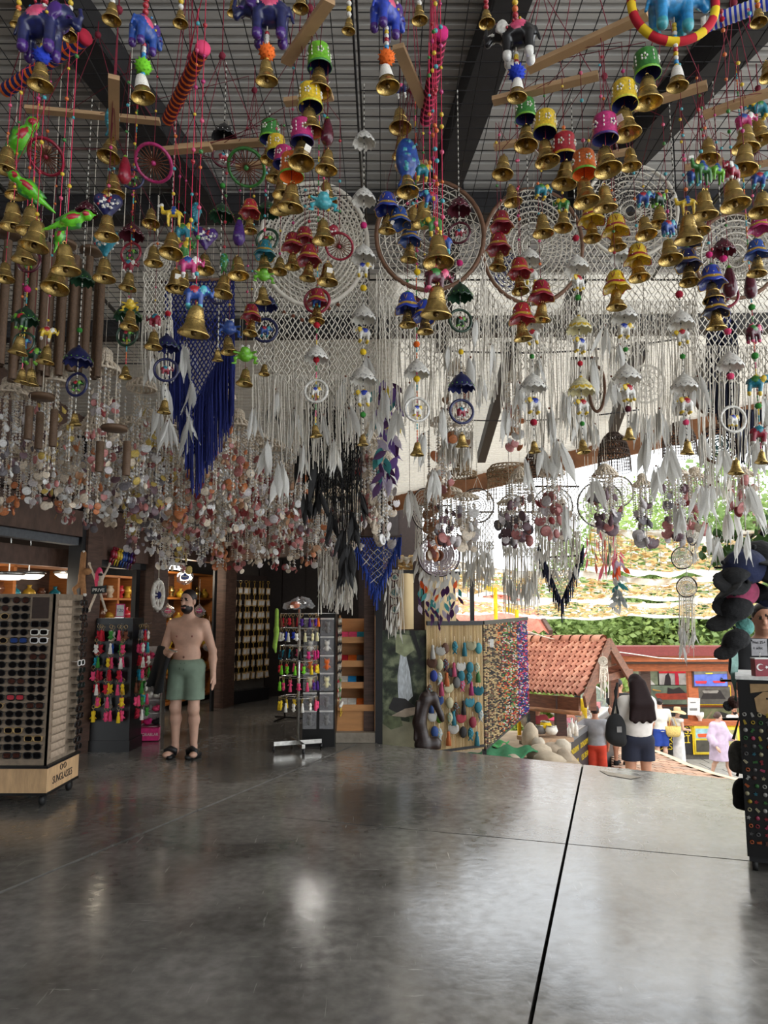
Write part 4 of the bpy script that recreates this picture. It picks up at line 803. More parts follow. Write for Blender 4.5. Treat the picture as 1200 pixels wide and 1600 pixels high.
for (x, y, L, n, c0) in ((1090, 590, 60, 3, 500), (1110, 760, 60, 4, 640), (1130, 700, 60, 3, 600), (1180, 690, 66, 4, 600), (1100, 680, 60, 3, 600), (1170, 760, 60, 3, 660), (1195, 620, 60, 3, 540)): mc.plume(x, y, L, n, 'white', c0)
# navy V-shaped macrame on the left, with a white plume in front
mc = Mac('macrame_hanging', 'dark navy V-shaped macrame with thick fringe and a white plume', 'wall hanging', 305, 415, 3.5, GM); V = lambda x: 775 - abs(x - 302) * (1.9 if x > 302 else 4.2)
mc.part('support_stick', M().tube([mc.q(252, 440), mc.q(368, 436)], .008, 6).mesh('support_stick', [HOOPB]), mc.top); mc.hang(310, 438)
mc.net(258, 366, lambda x: 438, lambda x: V(x) - 60, 16, 11, .0046, 'navy'); mc.fringe(258, 300, lambda x: V(x) - 150, lambda x: V(x) - 8, 90, .0034, 'navy', 1.0); mc.fringe(304, 366, lambda x: V(x) - 140, lambda x: V(x) - 6, 130, .0034, 'navy', 1.0)
for (x, y, L, n) in ((292, 545, 64, 5), (298, 600, 60, 4), (290, 640, 62, 5), (300, 655, 66, 4), (296, 690, 40, 3)): mc.plume(x, y, L, n, 'white', y - 60)
mc = Mac('macrame_hanging', 'small white macrame strip with lace top between the blue hoops', 'wall hanging', 245, 370, 3.4, GM)
mc.web(246, 405, 22, 26, 5, 16, .0036); mc.net(224, 268, lambda x: 425, lambda x: 520, 7, 10, .0036); mc.fringe(222, 270, lambda x: 500, lambda x: 590, 30, .003); mc.hang(246, 380)
for (x, y, L, n, c0) in ((238, 560, 50, 3, 520), (255, 600, 56, 3, 540), (262, 660, 56, 4, 560), (248, 640, 50, 3, 560)): mc.plume(x, y, L, n, 'white', c0)
mc = Mac('macrame_hanging', 'black macrame net with black feathers hanging low at centre', 'wall hanging', 515, 590, 4.1, GM, 3.7)
mc.net(480, 562, lambda x: 600, lambda x: 790 - abs(x - 525) * .8, 10, 13, .0036, 'black'); mc.fringe(470, 565, lambda x: 640, lambda x: 860 - abs(x - 540) * 1.6, 46, .003, 'black'); mc.hang(515, 600, c='black')
for (x, y, L, n) in ((478, 690, 70, 4), (495, 720, 70, 3), (475, 770, 52, 3), (500, 770, 50, 3), (520, 800, 55, 3), (535, 830, 60, 5), (545, 850, 60, 6), (565, 770, 52, 4), (550, 800, 56, 4), (540, 870, 60, 5), (425, 630, 46, 3)): mc.plume(x, y, L, n, 'black', y - 90)
mc = Mac('macrame_hanging', 'royal blue and white V-shaped macrame beside the shop corner post', 'wall hanging', 590, 800, 6.3, GM, 3.4); V9 = lambda x: 945 - abs(x - 588) * 2.3
mc.part('support_stick', M().tube([mc.q(551, 838), mc.q(628, 838)], .01, 6).mesh('support_stick', [HOOPD]), mc.top); mc.hang(590, 838)
mc.net(556, 624, lambda x: 840, lambda x: V9(x) - 14, 14, 8, .0046, 'blue'); mc.net(560, 620, lambda x: 858, lambda x: V9(x) - 24, 5, 9, .005, 'white'); mc.fringe(553, 627, lambda x: V9(x) - 22, V9, 90, .005, 'blue', .5)
mc = Mac('macrame_hanging', 'white V-shaped macrame edged with black tassels before the camouflage net', 'wall hanging', 876, 800, 6.6, GM, 3.5); V10 = lambda x: 962 - abs(x - 877) * 2.5
mc.part('support_stick', M().tube([mc.q(838, 872), mc.q(910, 868)], .009, 6).mesh('support_stick', [HOOPD]), mc.top); mc.hang(876, 870)
mc.net(846, 906, lambda x: 872, lambda x: V10(x) - 20, 13, 8, .0046, 'cream'); mc.fringe(840, 912, lambda x: V10(x) - 24, V10, 100, .0055, 'ink', .4); mc.fringe(842, 908, lambda x: 830, lambda x: 900, 36, .004)
for x in (850, 862, 885, 900): mc.plume(x, 885, 24, 2, 'white', 840)
mc = Mac('macrame_hanging', 'navy tasselled macrame strip beside brown mandala hoops', 'wall hanging', 1125, 470, 3.55, GM)
mc.net(1108, 1140, lambda x: 480, lambda x: 610, 6, 10, .0046, 'navy'); mc.fringe(1104, 1150, lambda x: 500, lambda x: 600 + (x - 1104) * 2.2, 90, .004, 'ink', 1.0); mc.fringe(1150, 1200, lambda x: 640, lambda x: 720, 40, .004, 'ink', 1.0); mc.hang(1125, 482, c='navy')
# white and pastel curtains further back
def curtain(label, x0, x1, y0, y1, Y, n, c='white', pl=6, L=34, net=True):
    mc = Mac('fringe_curtain', label, 'wall hanging', (x0 + x1) / 2, y0, Y, 'pale fringe curtains near the roof edge', min(ROOFZ(Y) - .2, P(600, y0, Y).z + .35)); mc.part('support_stick', M().tube([mc.q(x0, y0), mc.q(x1, y0)], .009, 6).mesh('support_stick', [HOOPD]), mc.top); mc.hang(x0 + 3, y0); mc.hang(x1 - 3, y0)
    if net: mc.net(x0, x1, lambda x: y0, lambda x: y0 + (y1 - y0) * .45, max(4, int((x1 - x0) / 7)), 9, .004, c)
    mc.fringe(x0, x1, lambda x: y0 + (y1 - y0) * (.35 if net else 0), lambda x: y1 - 12, n, .0042, c, 1.0)
    for i in range(pl): mc.plume(x0 + (x1 - x0) * (i + .5) / pl, y1 - L - mc.rr.uniform(0, 40), L, 2, 'white', y0 + 30)
    return mc
curtain('long white fringe curtain left of the blue macrame', 497, 552, 800, 962, 6.6, 46, pl=9); curtain('white fringe curtain behind the feathered disc dreamcatcher', 652, 705, 790, 920, 7.0, 34); curtain('white feather curtain next to the dark post outdoors', 722, 772, 800, 932, 7.2, 40, pl=8)
curtain('white netted feather curtain in front of the yellow pole', 786, 842, 800, 958, 7.0, 50, pl=9); curtain('short white lace curtain above the black-edged macrame', 836, 905, 760, 880, 6.2, 50, pl=5)
curtain('pale fringe curtain against the sky left of basket shade', 690, 740, 640, 740, 4.6, 30, pl=5); curtain('thin white cord curtain behind the garland elephants', 892, 935, 560, 705, 4.3, 34, net=False, pl=4)
# ---- round dreamcatchers
def catcher(label, px, py, r, Y, hoop=HOOPD, c='white', c2=None, ry=None, rings=5, sp=20, fr=60, pl=4, fc='white', L=26, t=.005, zt=None, wt=.0035):
    mc = Mac('dreamcatcher', label, 'dreamcatcher', px, py - r, Y, 'round dreamcatchers', zt or min(ROOFZ(Y) - .1, P(px, py - r, Y).z + .45)); ry = ry or r
    mc.hang(px, py - ry, .003); mc.hoop(px, py, r, ry, t, hoop); mc.web(px, py, r * .96, ry * .96, rings, sp, wt, c, .12, c2)
    if fr:
        mc.fringe(px - r * .8, px + r * .8, lambda x: py + ry * math.sqrt(max(0.05, 1 - ((x - px) / r) ** 2)), lambda x: py + ry + fr - abs(x - px) * .5, int(r * .7) + 5, .003, c if c in ('white', 'cream') else 'white', 1.0)
        for i in range(pl): x = px - r * .8 + 1.6 * r * (i + .5) / pl; mc.plume(x, py + ry + fr * (.5 + .4 * mc.rr.random()), L, 2, fc, py + ry * .6)
    return mc
catcher('tall narrow white dreamcatcher turned sideways by the shop corner', 663, 795, 20, 6.4, ry=32, fr=40, pl=2); catcher('white spiral dreamcatcher against the bright sky, left of the pair', 745, 790, 27, 6.6, rings=6, fr=50); catcher('white dreamcatcher half hidden by rose shell chime', 800, 795, 22, 6.8, fr=40, pl=3)
catcher('white lace dreamcatcher above the black-edged macrame', 864, 792, 31, 6.4, rings=6, sp=24, fr=50); catcher('large thin-ringed lace dreamcatcher under the dome basket', 938, 788, 36, 6.0, rings=4, sp=30, fr=0); catcher('lace dreamcatcher behind the striped shell chime', 966, 768, 24, 6.2, fr=0); catcher('small dark hoop dreamcatcher below striped shell chime', 951, 818, 15, 6.0, fr=60, pl=3, fc='pink')
catcher('small oval lace dreamcatcher beside grey feathers outdoors', 1082, 828, 10, 5.6, ry=24, fr=20, pl=1); catcher('upper lace dreamcatcher of the white outdoor string', 1066, 872, 17, 5.8, fr=0, wt=.003); catcher('lower lace dreamcatcher of the white outdoor string', 1073, 917, 16, 5.8, fr=90, pl=7, L=28, wt=.003)
catcher('lace ring dreamcatcher hanging before the pale roof sheet', 1010, 600, 30, 4.6, rings=3, sp=14, fr=0, hoop=HOOPW, t=.004); catcher('brown oval hoop turned edge-on before the pale roof', 933, 608, 12, 4.0, HOOPB, ry=35, rings=2, sp=6, fr=0, t=.009)
catcher('upper brown mandala hoop with black and teal web', 1115, 620, 29, 3.7, HOOPB, 'ink', 'teal', rings=6, sp=22, fr=0, t=.009); catcher('lower brown mandala hoop with black and teal web', 1122, 694, 29, 3.7, HOOPB, 'ink', 'teal', rings=6, sp=22, fr=60, pl=3, t=.009)
# disc dreamcatcher with bright tipped feathers
mc = catcher('pale mandala dreamcatcher with orange, teal and plum feather tips', 686, 868, 33, 6.9, HOOPD, 'pinky', None, rings=7, sp=30, fr=0, wt=.005)
mc.part('brown_centre', M().ring((0, 0, 0), .04, .018, 20, 6).mesh('brown_centre', [MATTE('brown')]), mc.top + mc.q(684, 868))
for i in range(9):
    x = 656 + i * 7.5; y0 = 868 + 32 * math.sqrt(max(0, 1 - ((x - 686) / 36) ** 2)); yb = 975 - abs(x - 686) * .9; m = M().tube([mc.q(x, y0), mc.q(x, yb)], .003, 3, cap=False); mc.part('feather_cord', m.mesh('feather_cord', [YARN['white']]), mc.top); k = int((yb - y0) / 9)
    for j in range(k):
        f = j / max(1, k - 1); c = 'white' if f < .3 else RN.choice(['orange', 'plum', 'white']) if f < .5 else 'white' if f < .6 else 'teal' if f < .75 else RN.choice(['plum', 'lilac'])
        fe = mc.feather(x + RN.uniform(-3, 3), y0 + (yb - y0) * f - 3, 17, c, .7); fe.scale.x *= 2.2
mc = Mac('dreamcatcher', 'string of two small red-rimmed mandala rings with white feathers by poster', 'dreamcatcher', 618, 880, 8.0, 'round dreamcatchers', 2.6)
for (cy, r) in ((926, 9), (952, 7), (902, 6)): mc.hoop(617, cy, r, r, .007, PC('wine')); mc.web(617, cy, r * .9, r * .9, 3, 12, .006, 'white', .2, 'teal')
mc.fringe(606, 630, lambda x: 890, lambda x: 985, 14, .004)
for i in range(16): mc.feather(604 + (i * 7) % 28, 900 + i * 5.6, 22, 'white', .3)
# multicoloured feather boa at centre and feather garlands outdoors
mc = Mac('feather_garland', 'purple, teal and gold feather boa hanging at centre', 'feather garland', 603, 560, 4.2, 'feather garlands', 3.6); mc.hang(603, 760)
for i in range(56): fe = mc.feather(603 + RN.uniform(-16, 18), 590 + i * 3.0, 30, RN.choice(['purple', 'purple', 'plum', 'teal', 'lilac', 'yellow', 'teal'] if i < 26 else ['purple', 'plum', 'lilac', 'teal']), 1.0); fe.scale.x *= 2.0
mc = Mac('feather_garland', 'fluffy grey and pink feather garland against the camouflage net', 'feather garland', 965, 830, 6.0, 'feather garlands', 2.9); mc.hang(965, 950)
for i in range(46): mc.feather(965 + RN.uniform(-7, 7), 862 + i * 1.9, 17, ['pink', 'lilac', 'orange', 'white', 'teal', 'grey', 'grey', 'white'][min(7, i // 6)], 1.1).scale.x *= 2.0
for k, (x, y1, c) in enumerate(((917, 890, 'pink'), (922, 885, 'yellow'), (930, 896, 'coral'), (937, 880, 'pink'), (945, 895, 'coral'), (952, 900, 'green'), (959, 890, 'pink'))):
    mc = Mac('feather_garland', '%s feather string swinging in the line of bright feathers outdoors' % c, 'feather garland', x, 820, 5.9, 'feather garlands', 2.8); mc.hang(x, y1 - 14)
    for q in range(3): mc.feather(x, y1 - 16 - q * 18, 20, c, .25)
for k, (x, y, n) in enumerate(((1012, 650, 3), (1095, 760, 4), (1105, 820, 3), (1140, 800, 5), (1165, 830, 3), (1180, 780, 5), (1120, 840, 4), (1155, 760, 5), (930, 745, 3), (700, 680, 4), (1060, 790, 5), (640, 770, 5))):
    mc = Mac('feather_pendant', 'white feather spray on a single cord near the roof edge', 'feather pendant', x, y - 60, 4.4 + .25 * (k % 4), 'single white feather sprays'); mc.hang(x, y); mc.plume(x, y, 54, n)
# ================================================================== shell wind chimes, bamboo chimes, woven shades
PAL = {'white': ['white', 'white', 'pale', 'cream', 'cream'], 'rose': ['rose', 'rose', 'red', 'cream', 'pale'], 'red': ['red', 'rose', 'red', 'white', 'cream'], 'orange': ['orange', 'orange', 'cream', 'tan', 'rose'],
       'yellow': ['yellow', 'yellow', 'white', 'cream', 'rose'], 'slate': ['slate', 'slate', 'pale', 'plum', 'white'], 'plum': ['plum', 'plum', 'rose', 'slate', 'pale'], 'tan': ['tan', 'orange', 'cream', 'white', 'rose']}
CROWNS = []
for q in range(3):      # a dome of tiny shells on a rattan ring
    m = M(); rr = random.Random(q)
    tiers = [[(.02, 0), (.16, -.12), (.3, -.3), (.42, -.5)], [(.02, 0), (.2, -.08), (.22, -.3), (.45, -.42), (.5, -.5)], [(.02, 0), (.3, -.1), (.46, -.2), (.5, -.3)]][q]
    for (a, b) in zip(tiers, tiers[1:]):
        for k in range(18):
            t = 2 * PI * (k + .5 * (q % 2)) / 18; p0 = Vector((a[0] * math.cos(t), a[0] * math.sin(t), a[1])); p1 = Vector((b[0] * math.cos(t + .1), b[0] * math.sin(t + .1), b[1]))
            for j in range(3): m.ball(p0.lerp(p1, j / 3 + .15), (.06, .06, .045), 5, 3)
    r, z = tiers[-1]; m.lathe([(r - .03, z), (r, z + .03), (r + .03, z), (r, z - .03), (r - .03, z)], 18); CROWNS.append(m.mesh('shell_crown', [SHC['cream']]))
def strand_mesh(seed, n=16):     # a cord strung with small cone shells, unit length
    rr = random.Random(seed); m = M(); m.tube([(0, 0, 0), (0, 0, -1)], .006, 3, 0, cap=False)
    for i in range(n):
        z = -(i + .5) / n; s = rr.uniform(.020, .034); a = rr.uniform(0, 6); m.add([(s * math.cos(a + 2 * PI * j / 4), s * math.sin(a + 2 * PI * j / 4), z - .025) for j in range(4)] + [(0, 0, z + .02)], [(0, 1, 4), (1, 2, 4), (2, 3, 4), (3, 0, 4), (3, 2, 1, 0)], rr.choice([0, 0, 1, 1]))
    return m.mesh('shell_strand', [SHC['cream'], SHC['white']])
STRANDS = [strand_mesh(i) for i in range(6)]
def chime(px, y0, y1, w, Y, tone, label, big=16, sz=11):
    top = P(px, y0, Y); zr = GZ if (Y < 3.5 and top.z < GZ) else ROOFZ(Y) + .01
    if zr < top.z: zr = ROOFZ(Y)
    h = Hang('shell_chime', label, 'wind chime', (top.x, Y, zr), 'shell wind chimes'); rr = random.Random(int(px * 13 + y1)); k = mpp(y1, Y); R = w * .5 * k; zt, zb = top.z, P(px, y1, Y).z; L = zt - zb
    h.part('hanging_line', M().tube([(0, 0, 0), (0, 0, zt - zr)], .0015, 3).mesh('hanging_line', [CREAM]), h.top)
    h.part('shell_crown', CROWNS[rr.randrange(3)], (top.x, Y, zt), (0, 0, rr.uniform(0, 6)), (2 * R * .9, 2 * R * .9, L * .36)); zc = zt - L * .18
    n = 16
    for i in range(n):
        a = 2 * PI * i / n + rr.random(); q = R * rr.choice([.3, .6, .95]); ln = (zc - zb) * rr.uniform(.72, 1.0) if q < R * .6 else (zc - zb) * rr.uniform(.45, .8)
        h.part('shell_strand', rr.choice(STRANDS), (top.x + q * math.cos(a), Y + q * math.sin(a), zc), (0, 0, a), (88 * k, 88 * k, ln))
    cs = PAL[tone]; pick = rr.choice
    for i in range(big):
        a = i * 2.4 + rr.uniform(-.3, .3); t = rr.random() ** .8; q = R * rr.uniform(.35, 1.0); z = zb + (zc - zb) * .8 * t + (0 if i > 3 else .0)
        if i < 5: q *= .6; z = zb + L * .02 * i
        sh = pick([0, 0, 1, 1, 2, 3]); s = sz * k * rr.uniform(.55, 1.15)
        h.part(['scallop_shell', 'disc_shell', 'conch_shell', 'cowrie_shell'][sh], SHELLS[sh], (top.x + q * math.cos(a), Y + q * math.sin(a), z), (rr.uniform(-.5, .5), rr.uniform(-.4, .4), rr.uniform(-1.2, 1.2)), s, [SHC[pick(cs)]])
    return h
TN = {'white': 'white', 'rose': 'rose pink', 'red': 'dark red', 'orange': 'orange', 'yellow': 'yellow', 'slate': 'grey', 'plum': 'plum', 'tan': 'tan'}
# nearest tall ones, then rows further and further back
near_rows = [(18, 590, 740, 60, 3.7, 'slate'), (50, 600, 700, 52, 3.9, 'slate'), (88, 560, 770, 56, 3.6, 'yellow'), (165, 545, 735, 52, 3.6, 'rose'), (150, 640, 800, 56, 4.0, 'orange'), (222, 590, 760, 50, 3.8, 'yellow'), (205, 650, 790, 52, 4.1, 'slate'), (236, 640, 800, 48, 4.2, 'plum'),
             (262, 640, 790, 46, 4.2, 'yellow'), (345, 605, 770, 50, 3.8, 'orange'), (372, 640, 790, 48, 4.0, 'orange'), (325, 680, 800, 46, 4.3, 'red'), (398, 660, 800, 46, 4.2, 'rose'), (120, 660, 790, 54, 4.2, 'white'), (15, 690, 800, 52, 4.4, 'orange'), (60, 690, 790, 52, 4.4, 'white')]
for (x, a, b, w, Y, t) in near_rows: chime(x, a, b, w, Y, t, 'tall crowned shell chime with mostly %s shells in the front row' % TN[t], 34, 14)
k = 0
for row, (yb, Y, x0, x1, st, nm) in enumerate(((812, 4.8, 70, 470, 36, 'second'), (836, 5.4, 110, 480, 33, 'third'), (862, 6.1, 215, 560, 31, 'fourth'), (888, 6.9, 262, 556, 28, 'last'))):
    x = x0
    while x < x1:
        t = ['rose', 'white', 'orange', 'red', 'plum', 'slate', 'white', 'tan', 'yellow', 'rose'][(k * 7 + row * 3) % 10]; k += 1; d = (k % 3) * 5 - 5 + (min(0, (x - 230) * .16) if row < 2 else 0)
        chime(x, yb - 130 + row * 12 + d, yb + d, 40 - row * 3, Y + .12 * (k % 3), t, 'shell chime with mostly %s shells in the %s row' % (TN[t], nm), 30 - row, 13 - row); x += st
for (x, a, b, w, Y, t, lb) in ((598, 700, 850, 50, 4.9, 'white', 'white disc shell chime above the blue macrame'), (575, 660, 820, 40, 5.2, 'rose', 'rose shell chime beside the feather boa'), (690, 650, 770, 44, 5.0, 'tan', 'tan shell chime left of the cone basket'), (714, 560, 690, 40, 4.4, 'tan', 'tan shell chime hanging above the cone basket'),
        (700, 760, 850, 46, 5.4, 'plum', 'plum and white shell chime against the bright sky'), (728, 770, 858, 44, 5.6, 'white', 'pale disc shell chime right of the plum one'), (675, 740, 870, 26, 5.6, 'orange', 'narrow orange shell string by the corner post'), (812, 730, 845, 46, 5.3, 'plum', 'plum shell chime left of the lace curtain'), (862, 720, 840, 52, 5.2, 'rose', 'rose shell chime with red discs above lace curtain'),
        (800, 580, 700, 34, 4.3, 'tan', 'slim tan shell chime before the roof beam'), (945, 725, 830, 52, 5.0, 'plum', 'plum shell chime below the dome basket'), (1003, 740, 850, 34, 5.0, 'slate', 'stacked grey shell chime with orange drop'), (1050, 720, 845, 50, 5.0, 'plum', 'wide plum shell chime before the trees'), (1085, 730, 830, 42, 5.2, 'rose', 'pink shell chime with red discs before the trees'), (1160, 730, 800, 46, 5.0, 'rose', 'rose shell chime by the outer right cap rack'),
        (795, 780, 850, 40, 5.6, 'slate', 'grey shell chime touching the camouflage net')): chime(x, a, b, w, Y, t, lb, 26, 18)
# bamboo chimes on the left
BAM = wood('bamboo_brown', 98, 74, 54, var=.25); BTUBE = M().lathe([(.40, .5), (.5, .5), (.5, .17), (.53, .16), (.5, .15), (.5, -.2), (.53, -.21), (.5, -.22), (.5, -.5), (.40, -.5), (.38, .45)], 10).mesh('bamboo_tube', [BAM])
for q, (x, y0, y1, Y, n) in enumerate(((12, 385, 600, 3.2, 6), (55, 380, 600, 3.3, 6), (100, 400, 600, 3.4, 6), (142, 410, 590, 3.5, 5), (65, 640, 700, 3.3, 3), (178, 690, 745, 3.2, 2))):
    p = P(x, y0, Y); h = Hang('bamboo_chime', 'brown bamboo tube chime on the left under the grid', 'wind chime', (p.x, Y, ROOFZ(Y) + .01), 'bamboo tube chimes'); zt, zb = p.z, P(x, y1, Y).z
    h.part('top_disc', M().lathe([(.0, .01), (.055, .01), (.06, 0), (.055, -.01), (0, -.01)], 14).mesh('top_disc', [BAM]), (p.x, Y, min(zt + .06, GZ - .02))); h.cord([h.top, (p.x, Y, min(zt + .06, GZ - .02))], .002, 10)
    for i in range(n):
        a = 2 * PI * i / n; ln = (zt - zb) * RN.uniform(.8, 1.0); c = (p.x + .06 * math.cos(a), Y + .06 * math.sin(a), zt - ln / 2); h.part('bamboo_tube', BTUBE, c, (0, 0, a), (.036, .036, ln)); h.cord([(c[0], c[1], zt), (c[0], c[1], min(zt + .06, GZ - .02))], .001, 10)
# woven lamp shades and cone hats near the eave
WIC = mat('wicker', rgb(150, 126, 96), .8, var=.3, scale=30); WICD = mat('dark_wicker', rgb(70, 54, 44), .8, var=.3, scale=30)
def woven(label, px, y0, y1, w, Y, prof, m, skirt=0):
    p = P(px, y0, Y); k = mpp(y1, Y); R = w * .5 * k; H = p.z - P(px, y1, Y).z; h = Hang('woven_shade', label, 'basket shade', (p.x, Y, ROOFZ(Y)), 'woven shades near the eave'); h.cord([h.top, (p.x, Y, p.z)], .0025, 11)
    q = M(); n = 26; pr = [(r * R, -z * H) for r, z in prof]
    for i in range(n):
        a = 2 * PI * i / n
        q.tube([(r * math.cos(a + .25 * j), r * math.sin(a + .25 * j), z) for j, (r, z) in enumerate(pr)], .004, 3, cap=False); q.tube([(r * math.cos(a - .25 * j), r * math.sin(a - .25 * j), z) for j, (r, z) in enumerate(pr)], .004, 3, cap=False)
    for (r, z) in pr: q.ring((0, 0, 0), max(r, .01), .006, 24, 4, T=Matrix.Translation((0, 0, z)) @ Matrix.Rotation(PI / 2, 4, 'X'))
    h.part('woven_body', q.mesh('woven_body', [m]), (p.x, Y, p.z))
    if skirt:
        q = M(); r0 = pr[-1][0]; z0 = pr[-1][1]
        for i in range(40):
            a = 2 * PI * i / 40; q.tube([(r0 * math.cos(a), r0 * math.sin(a), z0), (r0 * 1.05 * math.cos(a), r0 * 1.05 * math.sin(a), z0 - skirt * k)], .003, 3, cap=False)
        for j in range(1, 6): q.ring((0, 0, 0), r0 * 1.03, .003, 24, 3, T=Matrix.Translation((0, 0, z0 - skirt * k * j / 5)) @ Matrix.Rotation(PI / 2, 4, 'X'))
        h.part('wire_skirt', q.mesh('wire_skirt', [m]), (p.x, Y, p.z))
CONE = [(.04, 0), (.3, .3), (.48, .6), (.62, .78), (1.0, .86), (1.0, 1.0)]; DOME = [(.08, 0), (.35, .06), (.62, .22), (.82, .5), (.95, .8), (1.0, 1.0)]
woven('beige woven cone shade with flat brim left of the gutter', 721, 696, 745, 46, 6.2, CONE, WIC); woven('dark wicker dome shade with wire skirt below the eave', 958, 675, 712, 48, 6.0, DOME, WICD, 26); woven('small dark woven dome shade under the eave board', 838, 700, 730, 40, 6.4, DOME, WICD, 20)
woven('wide beige woven ring shade behind plume strands', 795, 728, 748, 70, 6.4, [(.8, 0), (.95, .3), (1.0, .6), (.95, 1.0)], WIC, 34); woven('dark tangled wicker shade at the right of the eave', 1060, 660, 690, 50, 6.0, DOME, WICD, 24)
# ================================================================== the shop: racks, shelves and goods
BLKP = cmat('black_laminate', 11, 11, 12, .4); BEIGE = cmat('rack_beige', 132, 116, 98, .7); CHR = cmat('chrome', 190, 188, 182, .25, metal=.9); WHT = cmat('white_board', 214, 212, 208, .5); PINK = cmat('hot_pink_board', 214, 44, 118, .5)
LENS = mat('dark_lens', rgb(8, 8, 10), .12, var=.1, spec=.3); LENSB = mat('blue_lens', rgb(30, 60, 120), .05, var=.1, coat=.6); LENSR = mat('brown_lens', rgb(60, 30, 22), .06, var=.1, coat=.6); FRB = cmat('black_frame', 12, 12, 12, .3); FRW = cmat('white_frame', 226, 222, 220, .35); FRG = cmat('wire_frame', 190, 160, 110, .3, metal=.8)
def lens_poly(k):
    n = 12; out = []
    for i in range(n):
        a = 2 * PI * i / n; x, z = math.cos(a), math.sin(a)
        if k == 0: out.append((.030 * x, .024 * z))                                  # round
        elif k == 1: out.append((.032 * abs(x) ** .6 * (1 if x > 0 else -1), .022 * abs(z) ** .6 * (1 if z > 0 else -1)))     # squarish
        else: out.append((.031 * x * (1 + .12 * z), .023 * z - .004 * abs(x)))       # aviator
    return out
SUNG = []
for k in range(3):
    lp = lens_poly(k); f = M()
    for s in (-1, 1):
        pts = [(s * .036 + x, 0, z) for x, z in lp]; f.tube(pts + [pts[0]], .0035 if k != 1 else .0048, 5, cap=False); f.tube([(s * .066, 0, .012), (s * .072, .004, .014), (s * .072, .05, .012)], .003, 4)
    f.tube([(-.010, 0, .008), (0, -.004, .012), (.010, 0, .008)], .003, 4); L = M().prism([(x, z) for x, z in lp], .002); SUNG.append((f.mesh('frame', [FRB]), L.mesh('lens', [LENS])))
def sunglasses(loc, rz, k, fm, lm, label, sc=1.0):
    t = thing('sunglasses', label, 'sunglasses', loc, rz, 'sunglasses on the revolving rack'); t.scale = (sc,) * 3
    ob('frame', SUNG[k][0], t, mats=[fm]); ob('lens', SUNG[k][1], t, (-.036, 0, 0), mats=[lm]); ob('lens', SUNG[k][1], t, (.036, 0, 0), mats=[lm]); return t
RX0, RX1, RY0, RY1 = -3.36, -2.73, 6.15, 6.72
t = thing('sunglasses_rack', 'revolving beige sunglasses rack on a castered wooden base', 'display rack', ((RX0 + RX1) / 2, (RY0 + RY1) / 2, 0)); t0 = Vector(t.location)
def rp(name, c, d, m): return ob(name, M().box((0, 0, 0), d).mesh(name, [m]), t, Vector(c) - t0)
rp('core', (-3.045, 6.435, 1.0), (.58, .52, 1.36), BLKP); rp('front_panel', (-3.045, RY0 + .008, 1.0), (.63, .016, 1.38), BEIGE); sp = rp('side_panel', (RX1 - .008, 6.435, 1.0), (.016, .57, 1.38), BEIGE)
mt = cmat('slat_board', 168, 148, 128, .7)
for i in range(20): ob('slat', M().box((0, 0, 0), (.012, .26, .05)).mesh('slat', [mt]) if i == 0 else bpy.data.meshes['slat'], sp, (.014, -.10, -.62 + i * .065))
rp('base_top', (-3.045, 6.435, .305), (.70, .64, .02), BLKP); rp('wooden_base', (-3.045, 6.435, .20), (.68, .62, .19), WPALE); rp('base_plinth', (-3.045, 6.435, .095), (.69, .63, .02), BLKP); rp('mirror_frame', (-2.84, RY0 - .004, 1.575), (.17, .012, .20), BEIGE); rp('mirror', (-2.84, RY0 - .011, 1.575), (.14, .004, .175), mat('mirror', rgb(150, 150, 150), .04, 1.0, var=.02))
for (x, y) in ((RX1 - .02, RY0 + .02), (RX0 + .03, RY0 + .02), (RX1 - .02, RY1 - .05), (RX0 + .03, RY1 - .05)):
    c = ob('caster', M().box((0, 0, .07), (.04, .03, .03)).mesh('caster', [BLKP]), t, Vector((x, y, 0)) - t0); ob('wheel', M().tube([(-.016, 0, .04), (.016, 0, .04)], .04, 14).mesh('wheel', [cmat('rubber', 22, 22, 22, .6)]), c)
text('lettering', 'SUNGLASSES', .085, MATTE('black'), t, Vector((RX1 + .0265, 6.42, .175)) - t0, (PI / 2, 0, PI / 2), .001, sx=.78)
g = M()
for s in (-1, 1): g.ring((s * .035, 0, 0), .022, .003, 16, 4)
g.tube([(-.012, 0, .004), (0, 0, .01), (.012, 0, .004)], .002, 4); ob('glasses_emblem', g.mesh('glasses_emblem', [MATTE('black')]), t, Vector((RX1 + .028, 6.42, .255)) - t0, (0, 0, PI / 2))
rows = 20
